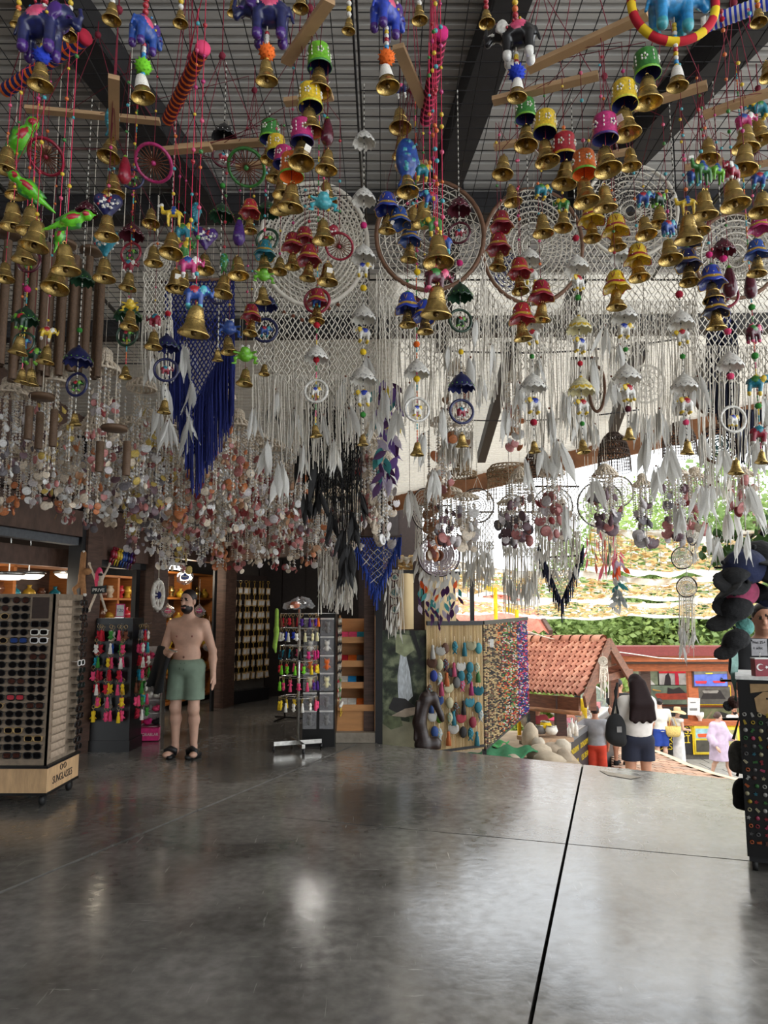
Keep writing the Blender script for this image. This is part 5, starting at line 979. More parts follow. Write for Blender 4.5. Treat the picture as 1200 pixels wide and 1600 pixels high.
for i in range(rows):
    z = 1.638 - i * .0655
    for j, x in enumerate((-2.84, -3.005, -3.17, -3.31)):
        if j == 0 and i < 3: continue
        k = RN.randrange(3); fm, lm, ds = FRB, LENS, 'black'
        if i == 5 and j == 0: k, fm, ds = 1, FRW, 'white-framed'
        elif i == 4 and j == 0: k, fm, ds = 1, WHITEP, 'clear-framed'
        elif i == 5 and j == 1: lm, ds = LENSB, 'blue-lensed'
        elif i == 12 and j == 1: lm, ds = PC('red', .1), 'red-lensed'
        elif RN.random() < .18: lm, ds = LENSR, 'brown-lensed'
        elif RN.random() < .18: fm, ds = FRG, 'wire-framed'
        col = ('outer', 'second', 'third', 'fourth')[j]
        sunglasses((x, RY0 - .012, z), 0, k, fm, lm, '%s sunglasses in the %s column, %s row down, front panel' % (ds, col, ['top', 'second', 'third', 'fourth', 'fifth', 'sixth', 'seventh', 'eighth', 'ninth', 'tenth', '11th', '12th', '13th', '14th', '15th', '16th', '17th', '18th', '19th', 'bottom'][i]), 1.05)
    k = RN.randrange(3); wf = i == 8
    sunglasses((RX1 + .062, 6.60 + .03 * (i % 2), z - .02), PI / 2, k, FRW if wf else FRB, LENS, '%s sunglasses jutting from the side panel, %s row down' % ('white-framed' if wf else 'black', ['top', 'second', 'third', 'fourth', 'fifth', 'sixth', 'seventh', 'eighth', 'ninth', 'tenth', '11th', '12th', '13th', '14th', '15th', '16th', '17th', '18th', '19th', 'bottom'][i]), 1.05)
# ---- keychain tower
HOOKM = M().tube([(0, 0, 0), (0, -.10, .004), (0, -.11, .016)], .0022, 4).mesh('hook', [CHR])
KRING = M().ring((0, 0, 0), .014, .0016, 14, 4).tube([(0, 0, -.014), (0, 0, -.034)], .0016, 3).mesh('key_ring', [FRG]); KTAS = M().lathe([(.003, 0), (.008, -.004), (.009, -.014), (.007, -.018), (.012, -.04), (.015, -.075), (.0, -.076)], 10).mesh('tassel', [MATTE('pink')])
s = SDF((-.03, -.02, -.075), (.03, .02, .005), .004); s.ell((0, 0, -.022), (.016, .013, .015), .004); s.ell((0, 0, -.05), (.014, .012, .02), .004); s.cap((-.012, 0, -.045), (-.022, 0, -.055), .005, .004, .003); s.cap((.012, 0, -.045), (.022, 0, -.055), .005, .004, .003); s.ell((-.011, 0, -.008), (.006, .005, .006), .002); s.ell((.011, 0, -.008), (.006, .005, .006), .002); KDOLL = s.mesh('charm_doll', [MATTE('pink')])
def keychain(loc, rz, col, kind, label, group, sc=1.0):
    t = thing('keychain', label, 'keychain', loc, rz, group); t.scale = (sc,) * 3; ob('key_ring', KRING, t); ob('tassel' if kind == 0 else 'charm_doll', KTAS if kind == 0 else KDOLL, t, (0, 0, -.03), (0, 0, RN.uniform(-.6, .6)), 1.15, [MATTE(col)]); return t
KX0, KX1, KY0, KY1, KZ = -3.24, -2.80, 8.33, 8.74, 1.45
t = thing('keychain_tower', 'black four-sided keychain tower standing by the timber post', 'display rack', ((KX0 + KX1) / 2, (KY0 + KY1) / 2, 0)); t0 = Vector(t.location); w, d = (KX1 - KX0) / 2, (KY1 - KY0) / 2
ob('tower_body', M().add([(sx * (w if z < .4 else w * .93), sy * (d if z < .4 else d * .93), z) for z in (0, KZ) for sx, sy in ((-1, -1), (1, -1), (1, 1), (-1, 1))], [(3, 2, 1, 0), (4, 5, 6, 7), (0, 1, 5, 4), (1, 2, 6, 5), (2, 3, 7, 6), (3, 0, 4, 7)], 0, False).mesh('tower_body', [BLKP]), t)
ob('plinth', M().box((0, 0, .06), (2 * w + .02, 2 * d + .02, .12)).mesh('plinth', [BLKP]), t)
KC = [['red', 'white', 'brown'], ['red', 'blue', 'green'], ['teal', 'pink', 'pink'], ['crimson', 'red', 'magenta'], ['red', 'yellow', 'yellow'], ['yellow', 'grey', 'pink'], ['yellow', 'pink', 'pink']]
KC2 = [['grey', 'blue'], ['pink', 'magenta'], ['red', 'crimson'], ['teal', 'brown'], ['brown', 'green'], ['pink', 'aqua'], ['crimson', 'grey']]
RW7 = ['top', 'second', 'third', 'fourth', 'fifth', 'sixth', 'bottom']; CL3 = ['outer', 'middle', 'inner']
for i in range(7):
    z = KZ - .07 - i * .145
    for j in range(3):
        x = -.14 + j * .13; ob('hook', HOOKM, t, (x, -d, z))
        for q in range(3):
            c = KC[i][j] if q < 2 else RN.choice(['pink', 'red', 'yellow', 'green', 'white']); keychain((t0.x + x + RN.uniform(-.035, .035), KY0 - .03 - .03 * q, z - .012 - RN.uniform(0, .02)), RN.uniform(-.6, .6), c, (i + j + q) % 2, '%s keychain on the %s front hook, %s row, %s of three' % (c, CL3[j], RW7[i], ['innermost', 'middle', 'foremost'][q]), 'keychains on the tower front', 1.35)
    for j in range(2):
        y = -.1 + j * .17; ob('hook', HOOKM, t, (w, y, z), (0, 0, PI / 2))
        for q in range(3):
            c = KC2[i][j] if q < 2 else RN.choice(['pink', 'red', 'aqua', 'green', 'white']); keychain((KX1 + .03 + .03 * q, t0.y + y + RN.uniform(-.04, .04), z - .012 - RN.uniform(0, .02)), PI / 2 + RN.uniform(-.6, .6), c, (i + j + q) % 2, '%s keychain on the %s side hook, %s row, %s of three' % (c, ['near', 'far'][j], RW7[i], ['innermost', 'middle', 'foremost'][q]), 'keychains on the tower side', 1.35)
p = Vector((-3.0, 8.45, KZ)); t = thing('price_card', 'pink-bordered white price card standing on the keychain tower', 'sign', p)
ob('border', M().box((0, 0, .085), (.10, .006, .15)).mesh('border', [PINK]), t); ob('card_face', M().box((0, -.004, .085), (.082, .003, .13)).mesh('card_face', [WHT]), t); ob('foot', M().box((0, 0, .005), (.1, .05, .01)).mesh('foot', [CHR]), t); text('lettering', '120', .05, MATTE('navy'), t, (0, -.007, .085), (PI / 2, 0, 0), .001)
# ---- small white gondola with pink base
a, b = P(213, 1140, 9.15), P(252, 1140, 9.15); c = (a + b) / 2; t = thing('pink_gondola', 'low white wire stand with pink base full of pink bags', 'display rack', (c.x, c.y, 0), .12); wd = (b - a).length
ob('back_board', M().box((0, .1, .55), (wd, .02, 1.08)).mesh('back_board', [WHT]), t); ob('side_frame', M().box((wd / 2, 0, .56), (.02, .24, 1.1)).mesh('side_frame', [CHR]), t); ob('side_frame', bpy.data.meshes['side_frame'], t, (-wd, 0, 0)); ob('pink_base', M().box((0, -.06, .08), (wd, .3, .14)).mesh('pink_base', [PINK]), t)
text('lettering', 'MASCORABLAR', .05, WHITEP, t, (0, -.213, .08), (PI / 2, 0, 0), .001, sx=.85)
t0 = Vector(t.location)
for i in range(6):
    z = .98 - i * .155; ob('wire_shelf', M().tube([(-wd / 2, -.1, z - .05), (wd / 2, -.1, z - .05)], .004, 4).mesh('wire_shelf', [CHR]), t)
    for j in range(3):
        x = -wd * .33 + j * wd * .33; col = [['magenta', 'pink', 'magenta'], ['pink', 'crimson', 'white'], ['white', 'navy', 'crimson'], ['yellow', 'white', 'white'], ['magenta', 'grey', 'pink'], ['crimson', 'magenta', 'black']][i][j]
        m = M(); m.ball((0, 0, 0), (.055, .04, .035), 8, 5); m.ball((.03, -.01, .02), (.03, .03, .03), 7, 4); m.tube([(0, 0, .03), (0, .02, .06)], .004, 4)
        tag(ob('soft_toy', m.mesh('soft_toy', [MATTE(col)]) , None, (t0.x + x, t0.y - .06, z)), '%s soft pouch on the pink-based stand, %s shelf, %s one' % (col, RW7[i] if i < 5 else 'bottom', CL3[j]), 'pouch', 'pouches on the pink-based stand')
# ---- monkey, PRIVE figure, birds, white wheel, wrapped hats
def soft(name, label, cat, px, py, off, builder, mats, sc, rz=0.0, h=.012, group=None):
    p = FP(px, py, off); t = thing(name, label, cat, p, rz, group); me = builder(); ob('body', me, t); t.scale = (sc,) * 3; return t
def _monkey():
    s = SDF((-.2, -.15, -.55), (.22, .15, .5), .014); s.cap((0, 0, .02), (.0, 0, -.12), .055, .065, .03); s.ell((.09, -.03, .10), (.07, .06, .06), .03); s.cap((.02, 0, .02), (.03, 0, .42), .028, .026, .02); s.cap((-.03, 0, .02), (-.01, 0, .42), .028, .026, .02); s.ell((.01, 0, .44), (.03, .02, .03), .01, 1)
    s.cap((-.03, 0, -.12), (-.11, -.03, -.20), .035, .03, .02); s.cap((-.11, -.03, -.20), (-.08, 0, -.32), .03, .028, .02); s.ell((-.07, 0, -.35), (.03, .03, .03), .01, 1); s.cap((.03, 0, -.12), (.06, 0, -.26), .035, .028, .02); s.ell((.065, 0, -.3), (.03, .03, .03), .01, 1); s.cap((.0, .02, -.15), (.03, .02, -.52), .02, .016, .02)
    return s.mesh('monkey', [MATTE('brown') if False else cmat('monkey_tan', 170, 122, 80, .95), MATTE('white')])
soft('plush_monkey', 'tan plush monkey dangling from the timber post by long arms', 'plush toy', 128, 902, .24, _monkey, None, .62, .3)
def _crab():
    s = SDF((-.3, -.12, -.6), (.32, .12, .5), .014); s.ell((0, 0, .12), (.075, .06, .22), .02, 0); s.ell((.03, -.03, .08), (.05, .04, .18), .01, 1)
    for sx in (-1, 1): s.cap((sx * .05, 0, .1), (sx * .17, 0, .38), .024, .018, .02, 1); s.ell((sx * .175, 0, .40), (.028, .024, .03), .01, 1); s.cap((sx * .03, 0, -.12), (sx * .13, 0, -.42), .024, .022, .02, 1); s.ell((sx * .14, -.02, -.45), (.03, .03, .035), .01, 1); s.ell((sx * .018 + .03, -.065, .2), (.018, .012, .022), 0, 2)
    return s.mesh('figure', [MATTE('pink'), cmat('figure_cream', 206, 190, 170, .9), MATTE('black')])
t = soft('flag_figure', 'pink and cream soft figure with spread limbs holding a dark flag', 'plush toy', 154, 915, .28, _crab, None, .60, .35)
fl = M(); n = 8; vs = []
for i in range(n + 1): x = -.12 + .26 * i / n; y = -.10 + .02 * math.sin(i * .9); vs += [(x, y, -.02 + .03 * (i / n) ** 2), (x, y, -.155 + .03 * (i / n) ** 2)]
ob('flag', fl.add(vs, [(2 * i, 2 * i + 1, 2 * i + 3, 2 * i + 2) for i in range(n)]).mesh('flag', [cmat('dark_flag', 40, 46, 46, .9)]), t); text('lettering', 'PRIVE', .085, WHITEP, t, (.005, -.125, -.085), (PI / 2, 0, 0), .001)
for i, (c, x) in enumerate(zip(('crimson', 'red', 'yellow', 'yellow', 'blue', 'blue', 'navy', 'purple', 'wine', 'purple'), range(176, 212, 4))):
    s = None; p = FP(x, 868 + (x - 176) * .30, .14); m = M().ball((0, 0, .02), (.026, .034, .055), 8, 5).ball((0, -.02, .085), (.02, .022, .022), 7, 4).tube([(0, .02, -.01), (0, .05, -.10)], [.016, .006], 5).tube([(0, -.04, .085), (0, -.058, .078)], [.008, .002], 5); tt = thing('toy_bird', '%s painted wooden bird perched on the lintel beam' % c, 'bird ornament', p, 1.2, 'wooden birds on the lintel'); ob('bird_body', m.mesh('bird_body', [PC(c)]), tt); ob('perch_wire', M().tube([(0, 0, -.03), (.0, .1, -.06)], .003, 4).mesh('perch_wire', [CHR]), tt)
p = FP(247, 930, .35); t = thing('white_ship_wheel', 'white rope ship wheel ornament hanging by the dark post', 'ornament', p, 1.5); m = M().ring((0, 0, 0), .17, .028, 26, 8)
ob('rim', m.mesh('rim', [WHITEP]), t)
for i in range(8):
    a = PI * i / 4; ob('spoke', M().tube([(0, 0, 0), (.21 * math.cos(a), 0, .21 * math.sin(a))], .013, 6).mesh('spoke', [WHITEP]), t)
ob('hub', M().ball((0, 0, 0), (.05, .04, .05), 10, 6).mesh('hub', [MATTE('navy')]), t); ob('hanger', M().tube([(0, 0, .17), (0, 0, .5)], .006, 5).mesh('hanger', [CREAM]), t)
PLAS = mat('clear_plastic', rgb(224, 224, 228), .12, var=.05, trans=.65, alpha=.55)
def wrapped(px, py, off, col, label, sc=.16):
    p = FP(px, py, off); t = thing('wrapped_hat', label, 'wrapped toy', p, RN.uniform(-.3, .3), 'goods in clear plastic bags'); rr = random.Random(int(px)); m = M(); n = 14; pr = [(.02, .62), (.18, .45), (.5, .22), (.58, 0), (.5, -.25), (.3, -.42), (.02, -.5)]
    m.lathe(pr, n, mod=lambda r, z, a, i: (r * (1 + rr.uniform(-.14, .14)), z + rr.uniform(-.05, .05)), sy=.5, smooth=False); ob('plastic_bag', m.mesh('plastic_bag', [PLAS]), t, sc=sc); q = M().ball((0, 0, 0), (.30, .15, .20), 10, 6).ball((0, -.05, .12), (.16, .1, .16), 8, 5); ob('toy_hat', q.mesh('toy_hat', [MATTE(col)]), t, sc=sc); ob('hat_band', M().ring((0, 0, 0), .17, .03, 16, 5, T=Matrix.Rotation(PI / 2, 4, 'X')).mesh('hat_band', [MATTE('white')]), t, (0, -.01, .01), sc=sc)
    ob('hanger', M().tube([(0, 0, .6 * sc), (0, 0, .6 * sc + .35)], .002, 3).mesh('hanger', [CREAM]), t)
wrapped(262, 955, .3, 'pink', 'plastic-wrapped pink hat behind the shirtless man, outer one'); wrapped(311, 955, .35, 'magenta', 'plastic-wrapped magenta hat at his shoulder'); wrapped(289, 902, .3, 'blue', 'plastic-wrapped white and blue toy above his head', .2); wrapped(326, 1010, .3, 'grey', 'plastic-wrapped grey toy beside his arm', .14)
# ---- display shelving inside the shop, seen through the bays
def FPB(px, py, off): return FP(px, py, off)
ang = math.atan2(FD.y, FD.x)
VASE = [M().lathe([(.0, 0), (.28, 0), (.42, .15), (.5, .38), (.42, .58), (.2, .72), (.12, .85), (.2, 1.0), (.15, 1.0), (.08, .86)], 14).mesh('vase', [GOLDP]), M().lathe([(.0, 0), (.22, 0), (.3, .1), (.22, .3), (.36, .5), (.4, .66), (.25, .8), (.3, 1.0), (.22, 1.0)], 14).mesh('jug', [GOLDP])]
AMB = wood('amber_shelf', 176, 106, 44, var=.2)
def cabinet(label, px0, px1, off, z0, z1, nsh, vases, m=AMB, mid=True):
    a, b = FP(px0, 945, off), FP(px1, 945, off); L = (b - a).length; c = (a + b) / 2; t = thing('display_cabinet', label, 'cabinet', (c.x, c.y, 0), ang, 'shelving inside the shop')
    ob('back_panel', M().box((0, .30, (z0 + z1) / 2), (L, .02, z1 - z0)).mesh('back_panel', [WD]), t)
    for s in [-1, 1] + ([0] if mid else []): ob('upright', M().box((s * L / 2, .15, (z0 + z1) / 2), (.05, .3, z1 - z0)).mesh('upright', [m]), t)
    for i in range(nsh + 1): ob('shelf', M().box((0, .15, z0 + (z1 - z0) * i / nsh), (L, .3, .03)).mesh('shelf', [m]), t)
    M4 = Matrix.Translation(t.location) @ Matrix.Rotation(ang, 4, 'Z')
    for i in range(nsh):
        z = z0 + (z1 - z0) * i / nsh + .016
        for j in range(vases):
            x = -L / 2 + L * (j + .5) / vases + RN.uniform(-.03, .03); mt, nm = RN.choice([(GOLDP, 'gold'), (PC('yellow'), 'yellow'), (BRASS, 'brass')] if m is AMB else [(PC('brown'), 'brown'), (SHC['cream'], 'cream'), (PC('teal'), 'teal'), (PC('red'), 'red'), (GOLDP, 'gold')]); q = RN.randrange(2)
            o = ob('vase' if q == 0 else 'jug', VASE[q], None, M4 @ Vector((x, .12, z)), (0, 0, RN.uniform(0, 6)), RN.uniform(.12, .20), [mt]); tag(o, '%s %s on the %s shelf of the %s cabinet' % (nm, 'vase' if q == 0 else 'jug', ['bottom', 'second', 'third', 'fourth', 'fifth', 'sixth'][i], 'amber' if m is AMB else 'front bay' if px0 < 100 else 'middle bay'), 'vase', 'ornaments on shop shelves')
cabinet('amber wooden cabinet of gilded vases behind the shirtless man', 256, 334, -.55, .1, 2.1, 5, 6); cabinet('brown shelf unit of figurines seen through the middle bay', 152, 214, -.9, .4, 2.0, 5, 5, WORANGE); cabinet('brown shelf unit behind the sunglasses rack', -90, 108, -.9, .5, 2.05, 4, 8, WORANGE)
for (px, py, nm, off) in ((14, 899, 'first', -.3), (45, 898, 'second', -.3), (108, 897, 'third', -.3)):
    p = FP(px, py, off); t = thing('ceiling_lamp', 'round white ceiling lamp below the shop beam', 'lamp', p, 0, 'round lamps in the shop'); ob('lamp_diffuser', M().lathe([(0, -.05), (.10, -.045), (.15, -.01), (.16, .02), (0, .02)], 20).mesh('lamp_diffuser', [mat('lamp_glow', (1, .95, .88), .5, emit=2.0, var=.02)]), t); ob('lamp_rim', M().lathe([(.155, .0), (.17, .01), (.17, .03), (.1, .04)], 20).mesh('lamp_rim', [CHR]), t); ob('lamp_stem', M().tube([(0, 0, .03), (0, 0, .75)], .008, 5).mesh('lamp_stem', [CHR]), t)
def lampat(p, e, r=.12, col=(1, .86, .66)):
    l = bpy.data.lights.new('lamp_light', 'POINT'); l.energy = e; l.shadow_soft_size = r; l.color = col; o = bpy.data.objects.new('lamp_light', l); COL.objects.link(o); o.location = p
lampat(FP(60, 899, -.35) - Vector((0, 0, .15)), 14)
p = FP(264, 886, -.1); t = thing('strip_lamp', 'bright white strip lamp over the amber cabinet opening', 'lamp', p, ang); ob('tube', M().tube([(-.35, 0, 0), (.35, 0, 0)], .03, 10).mesh('tube', [MATS['lamp_glow']]), t); ob('fitting', M().box((0, 0, .05), (.8, .07, .05)).mesh('fitting', [WHT]), t); ob('drop_rod', M().tube([(0, 0, .06), (0, 0, .5)], .006, 4).mesh('drop_rod', [CHR]), t)
for sl in ('tube',): bpy.data.meshes['tube'].materials[0] = mat('strip_glow', (1, .97, .92), .5, emit=9.0, var=.02)
p = Vector((-1.05, 11.1, 2.42)); t = thing('strip_lamp', 'bright strip lamp under the passage ceiling behind the shells', 'lamp', p, .15); ob('tube', M().tube([(-.3, 0, 0), (.3, 0, 0)], .035, 10).mesh('tube', [MATS['strip_glow']]), t); ob('fitting', M().box((0, 0, .05), (.7, .08, .05)).mesh('fitting', [WHT]), t); ob('drop_rod', M().tube([(0, 0, .06), (0, 0, .27)], .006, 4).mesh('drop_rod', [CHR]), t); lampat(p - Vector((0, .1, .08)), 26, .1, (1, .95, .88))
lampat(FP(292, 900, -.15), 22, .15); lampat(FP(180, 900, -.5), 6)
# ---- key-ring wall rack in the passage
p0, p1 = P(358, 1000, 12.2), P(416, 1000, 12.9); d = (p1 - p0); L = d.length; ang2 = math.atan2(d.y, d.x); t = thing('keyring_rack', 'tall dark rack of wooden key tags in the passage', 'display rack', ((p0.x + p1.x) / 2, (p0.y + p1.y) / 2, 0), ang2)
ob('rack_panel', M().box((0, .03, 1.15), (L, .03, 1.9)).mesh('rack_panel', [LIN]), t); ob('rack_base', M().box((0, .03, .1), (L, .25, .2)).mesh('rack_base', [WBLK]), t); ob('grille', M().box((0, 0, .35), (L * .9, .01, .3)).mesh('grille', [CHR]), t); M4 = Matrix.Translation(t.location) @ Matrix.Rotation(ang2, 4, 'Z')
KTAG = M().ring((0, 0, 0), .016, .002, 12, 4).tube([(0, 0, -.015), (0, 0, -.07)], .005, 4).mesh('key_ring', [GOLDP]); KCHM = M().box((0, 0, 0), (.05, .012, .075)).mesh('tag_plate', [cmat('tag_wood', 206, 172, 120, .6)]); KPIC = M().box((0, -.008, 0), (.036, .003, .05)).mesh('tag_picture', [WHT])
for i in range(8):
    z = 2.0 - i * .20; ob('rail', M().tube([(-L / 2, -.03, z), (L / 2, -.03, z)], .006, 4).mesh('rail', [CHR]), t)
    for j in range(8):
        x = -L * .44 + L * .88 * j / 7; k = thing('wooden_keyring', 'wooden key tag on rail %s, %s along the passage rack' % (['one', 'two', 'three', 'four', 'five', 'six', 'seven', 'eight'][i], ['first', 'second', 'third', 'fourth', 'fifth', 'sixth', 'seventh', 'last'][j]), 'keyring', M4 @ Vector((x, -.05 - .02 * (j % 3), z - .02)), ang2 + RN.uniform(-.5, .5), 'key tags on the passage rack'); k.scale = (1.5,) * 3; ob('key_ring', KTAG, k); ob('tag_plate', KCHM, k, (0, 0, -.10), (0, RN.uniform(-.2, .2), 0)); ob('tag_picture', KPIC, k, (0, 0, -.10))
# ---- chrome spinner in front
c = G(465, 1172); t = thing('chrome_spinner', 'chrome revolving rack with cross foot and rings of small trinkets', 'display rack', (c.x, c.y, 0)); T0 = Vector(t.location)
ob('pole', M().tube([(0, 0, .06), (0, 0, 1.55)], .017, 10).mesh('pole', [CHR]), t)
for k, a in enumerate((.35, .35 + PI / 2, .35 + PI, .35 + 1.5 * PI)):
    e = Vector((math.cos(a), math.sin(a), 0)) * .27; ob('foot_arm', M().bar((0, 0, .085), e + Vector((0, 0, .085)), .035, .045).mesh('foot_arm', [CHR]), t); cs = ob('caster', M().tube([(e.x - .012, e.y, .03), (e.x + .012, e.y, .03)], .03, 12).mesh('caster', [BLKP]), t)
for i, z in enumerate((1.50, 1.34, 1.14, .98, .80, .58)):
    m = M(); m.ring((0, 0, 0), .21, .004, 24, 4, T=Matrix.Translation((0, 0, z)) @ Matrix.Rotation(PI / 2, 4, 'X'))
    for k in range(4): m.tube([(0, 0, z), (.21 * math.cos(k * PI / 2), .21 * math.sin(k * PI / 2), z)], .004, 4)
    ob('wire_tier', m.mesh('wire_tier', [CHR]), t)
    cols = [['orange', 'red', 'brown', 'purple'], ['grey', 'royal', 'white', 'cream'], ['pink', 'teal', 'black', 'magenta'], ['pink', 'red', 'lime', 'yellow'], ['pink', 'lime', 'pink', 'purple'], ['yellow', 'yellow', 'white', 'pink']][i]
    for k in range(14):
        a = 2 * PI * k / 14 + i * .2; col = cols[(k * 4 // 14) % 4]; keychain(T0 + Vector((.215 * math.cos(a), .215 * math.sin(a), z - .012)), a + PI / 2, col, (k + i) % 2, '%s charm on tier %s of the chrome spinner' % (col, ['one', 'two', 'three', 'four', 'five', 'six'][i]), 'charms on the chrome spinner', 1.15)
p = P(432, 985, 8.15); s = SDF((-.1, -.08, -.3), (.1, .08, .3), .012); s.cap((0, 0, .25), (0, 0, -.02), .035, .04, .02); s.ell((0, -.02, .0), (.05, .05, .06), .02); s.cap((0, 0, -.05), (-.03, 0, -.2), .045, .04, .02); s.cap((-.02, 0, -.2), (-.01, 0, -.27), .03, .02, .02); tt = thing('lime_plush', 'lime green plush gecko hooked on the chrome spinner', 'plush toy', p); ob('body', s.mesh('gecko', [cmat('gecko_lime', 140, 176, 70, .95)]), tt); tt.scale = (.6, .6, .85)
p = T0 + Vector((0, 0, 1.56)); tt = thing('plastic_pack', 'crumpled clear plastic pack on top of the chrome spinner', 'bag', p); m = M(); rr = random.Random(5); m.lathe([(.02, .12), (.1, .1), (.16, .04), (.17, 0)], 14, mod=lambda r, z, a, i: (r * rr.uniform(.8, 1.2), z + rr.uniform(-.02, .02)), smooth=False); ob('bag_film', m.mesh('bag_film', [PLAS]), tt); ob('packed_toy', M().ball((-.05, -.02, .04), (.06, .05, .04), 8, 5).mesh('packed_toy', [MATTE('orange')]), tt)
# ---- black slatted tower with bagged masks and necklaces
BX0, BX1, BY0, BY1 = -.93, -.56, 8.62, 9.0; t = thing('necklace_tower', 'black tower hung with bagged masks and rows of necklaces', 'display rack', ((BX0 + BX1) / 2, (BY0 + BY1) / 2, 0)); t0 = Vector(t.location); w, d = (BX1 - BX0) / 2, (BY1 - BY0) / 2
ob('tower_body', M().box((0, 0, .75), (2 * w, 2 * d, 1.5)).mesh('tower_body', [BLKP]), t)
for i, (z, col) in enumerate(((1.34, 'grey'), (1.13, 'white'), (.92, 'orange'), (.72, 'cream'), (.50, 'grey'), (.30, 'grey'))):
    for j, x in enumerate((-.10, .09)):
        tt = thing('bagged_mask', '%s mask in a clear bag, %s down, %s column of the black tower' % (col, ['top', 'second', 'third', 'fourth', 'fifth', 'lowest'][i], ['far', 'near'][j]), 'bagged mask', (t0.x + x, BY0 - .03, z), 0, 'bagged masks on the black tower'); ob('bag_film', M().box((0, 0, 0), (.155, .035, .19)).mesh('bag_film', [PLAS]) if i + j == 0 else bpy.data.meshes['bag_film.001'] if 'bag_film.001' in bpy.data.meshes else M().box((0, 0, 0), (.155, .035, .19)).mesh('bag_film', [PLAS]), tt); ob('mask', KDOLL, tt, (0, 0, .075), sc=2.0, mats=[MATTE(col if not (i == 1) else 'white')]); ob('header_card', M().box((0, -.002, .10), (.155, .03, .02)).mesh('header_card', [WHT]), tt)
NKL = M().tube([(-.012, 0, .04), (-.008, 0, 0), (0, 0, -.03), (.008, 0, 0), (.012, 0, .04)], .002, 4).ball((0, 0, -.045), (.009, .006, .014), 6, 4, 1).mesh('necklace', [STEELB, MATTE('black')])
for i in range(9):
    z = 1.40 - i * .105
    for j in range(8):
        y = -.16 + j * .045; k = ob('necklace', NKL, None, (BX1 + .03 + .02 * (j % 2), t0.y + y, z), (0, 0, PI / 2 + RN.uniform(-.4, .4)), 1.1, [STEELB, MATTE('black') if i < 6 else MATTE(RN.choice(['brown', 'crimson', 'green', 'cream']))]); tag(k, 'pendant necklace on row %s, %s along the tower side' % (['one', 'two', 'three', 'four', 'five', 'six', 'seven', 'eight', 'nine'][i], ['first', 'second', 'third', 'fourth', 'fifth', 'sixth', 'seventh', 'last'][j]), 'necklace', 'necklaces on the black tower')
for j in range(7):
    k = thing('white_tassel_charm', 'white pompom charm with gold drop low on tower side', 'charm', (BX1 + .06, t0.y - .17 + j * .05, .45), 0, 'white charms on the black tower'); ob('pompom', POM, k, (0, 0, 0), sc=.05, mats=[MATTE('white')]); ob('gold_drop', M().tube([(0, 0, -.02), (0, 0, -.10)], .004, 4).ball((0, 0, -.11), .012, 6, 4).mesh('gold_drop', [GOLDP]), k)
# ---- sloping wooden shelf of books
SX0, SX1, SY = -.55, -.12, 9.02; t = thing('book_shelf', 'honey wood stepped shelf of books beside the corner post', 'shelf', ((SX0 + SX1) / 2, SY + .15, .118)); t0 = Vector(t.location); w = (SX1 - SX0) / 2; HP = wood('honey_mdf', 204, 146, 92, sc=(1, 1, 6), var=.12)
for s in (-1, 1): ob('side_panel', M().add([(s * w - .01, y, z) for y, z in ((-.20, 0), (.2, 0), (.2, 1.32), (.12, 1.35), (-.08, 1.2))] + [(s * w + .01, y, z) for y, z in ((-.20, 0), (.2, 0), (.2, 1.32), (.12, 1.35), (-.08, 1.2))], [(0, 1, 2, 3, 4), (9, 8, 7, 6, 5)] + [(i, i + 5, (i + 1) % 5 + 5, (i + 1) % 5) for i in range(5)], 0, False).mesh('side_panel', [HP]), t)
ob('back_panel', M().box((0, .195, .66), (2 * w, .01, 1.3)).mesh('back_panel', [HP]), t); ob('plinth_front', M().box((0, -.185, .14), (2 * w, .02, .28)).mesh('plinth_front', [HP]), t)
BK = [['pink', 'pink', 'teal', 'brown'], ['red', 'orange', 'grey', 'black'], ['white', 'sky', 'black', 'brown'], ['white', 'white', 'orange', 'yellow']]
for i, z in enumerate((1.06, .78, .53, .27)):
    yf = -.10 - .03 * i; ob('shelf_lip', M().box((0, yf - .03, z), (2 * w, .015, .075)).mesh('shelf_lip', [HP]), t); ob('shelf_board', M().box((0, .05, z - .03), (2 * w, .30 - .0 * i, .012), 0, Matrix.Rotation(0, 4, 'X')).mesh('shelf_board', [HP]), t)
    for j in range(4):
        o = ob('book', M().box((0, 0, 0), (.10, .16, .012)).box((.0, 0, -.004), (.094, .165, .006), 1).mesh('book', [MATTE(BK[i][j]), WHT]), None, t0 + Vector((-w + .06 + j * .105, yf + .075, z + .045)), (.55, 0, 0)); tag(o, '%s booklet, %s along the %s step of the wooden shelf' % (BK[i][j], ['first', 'second', 'third', 'last'][j], ['top', 'second', 'third', 'bottom'][i]), 'book', 'books on the stepped shelf')
# a second spinner deeper in the passage, only its foot clear
c = P(445, 1113, 10.6); t = thing('black_spinner_foot', 'thin black tripod rack standing in the dark passage', 'display rack', (c.x, c.y, 0)); ob('pole', M().tube([(0, 0, .03), (0, 0, 1.4)], .012, 8).mesh('pole', [BLKP]), t)
for a in (0.1, 2.2, 4.3): ob('foot_arm', M().bar((0, 0, .035), (.28 * math.cos(a), .28 * math.sin(a), .015), .02, .02).mesh('foot_arm', [BLKP]), t)
for i in range(5): ob('hook', HOOKM, t, (0, -.012, 1.35 - i * .2))
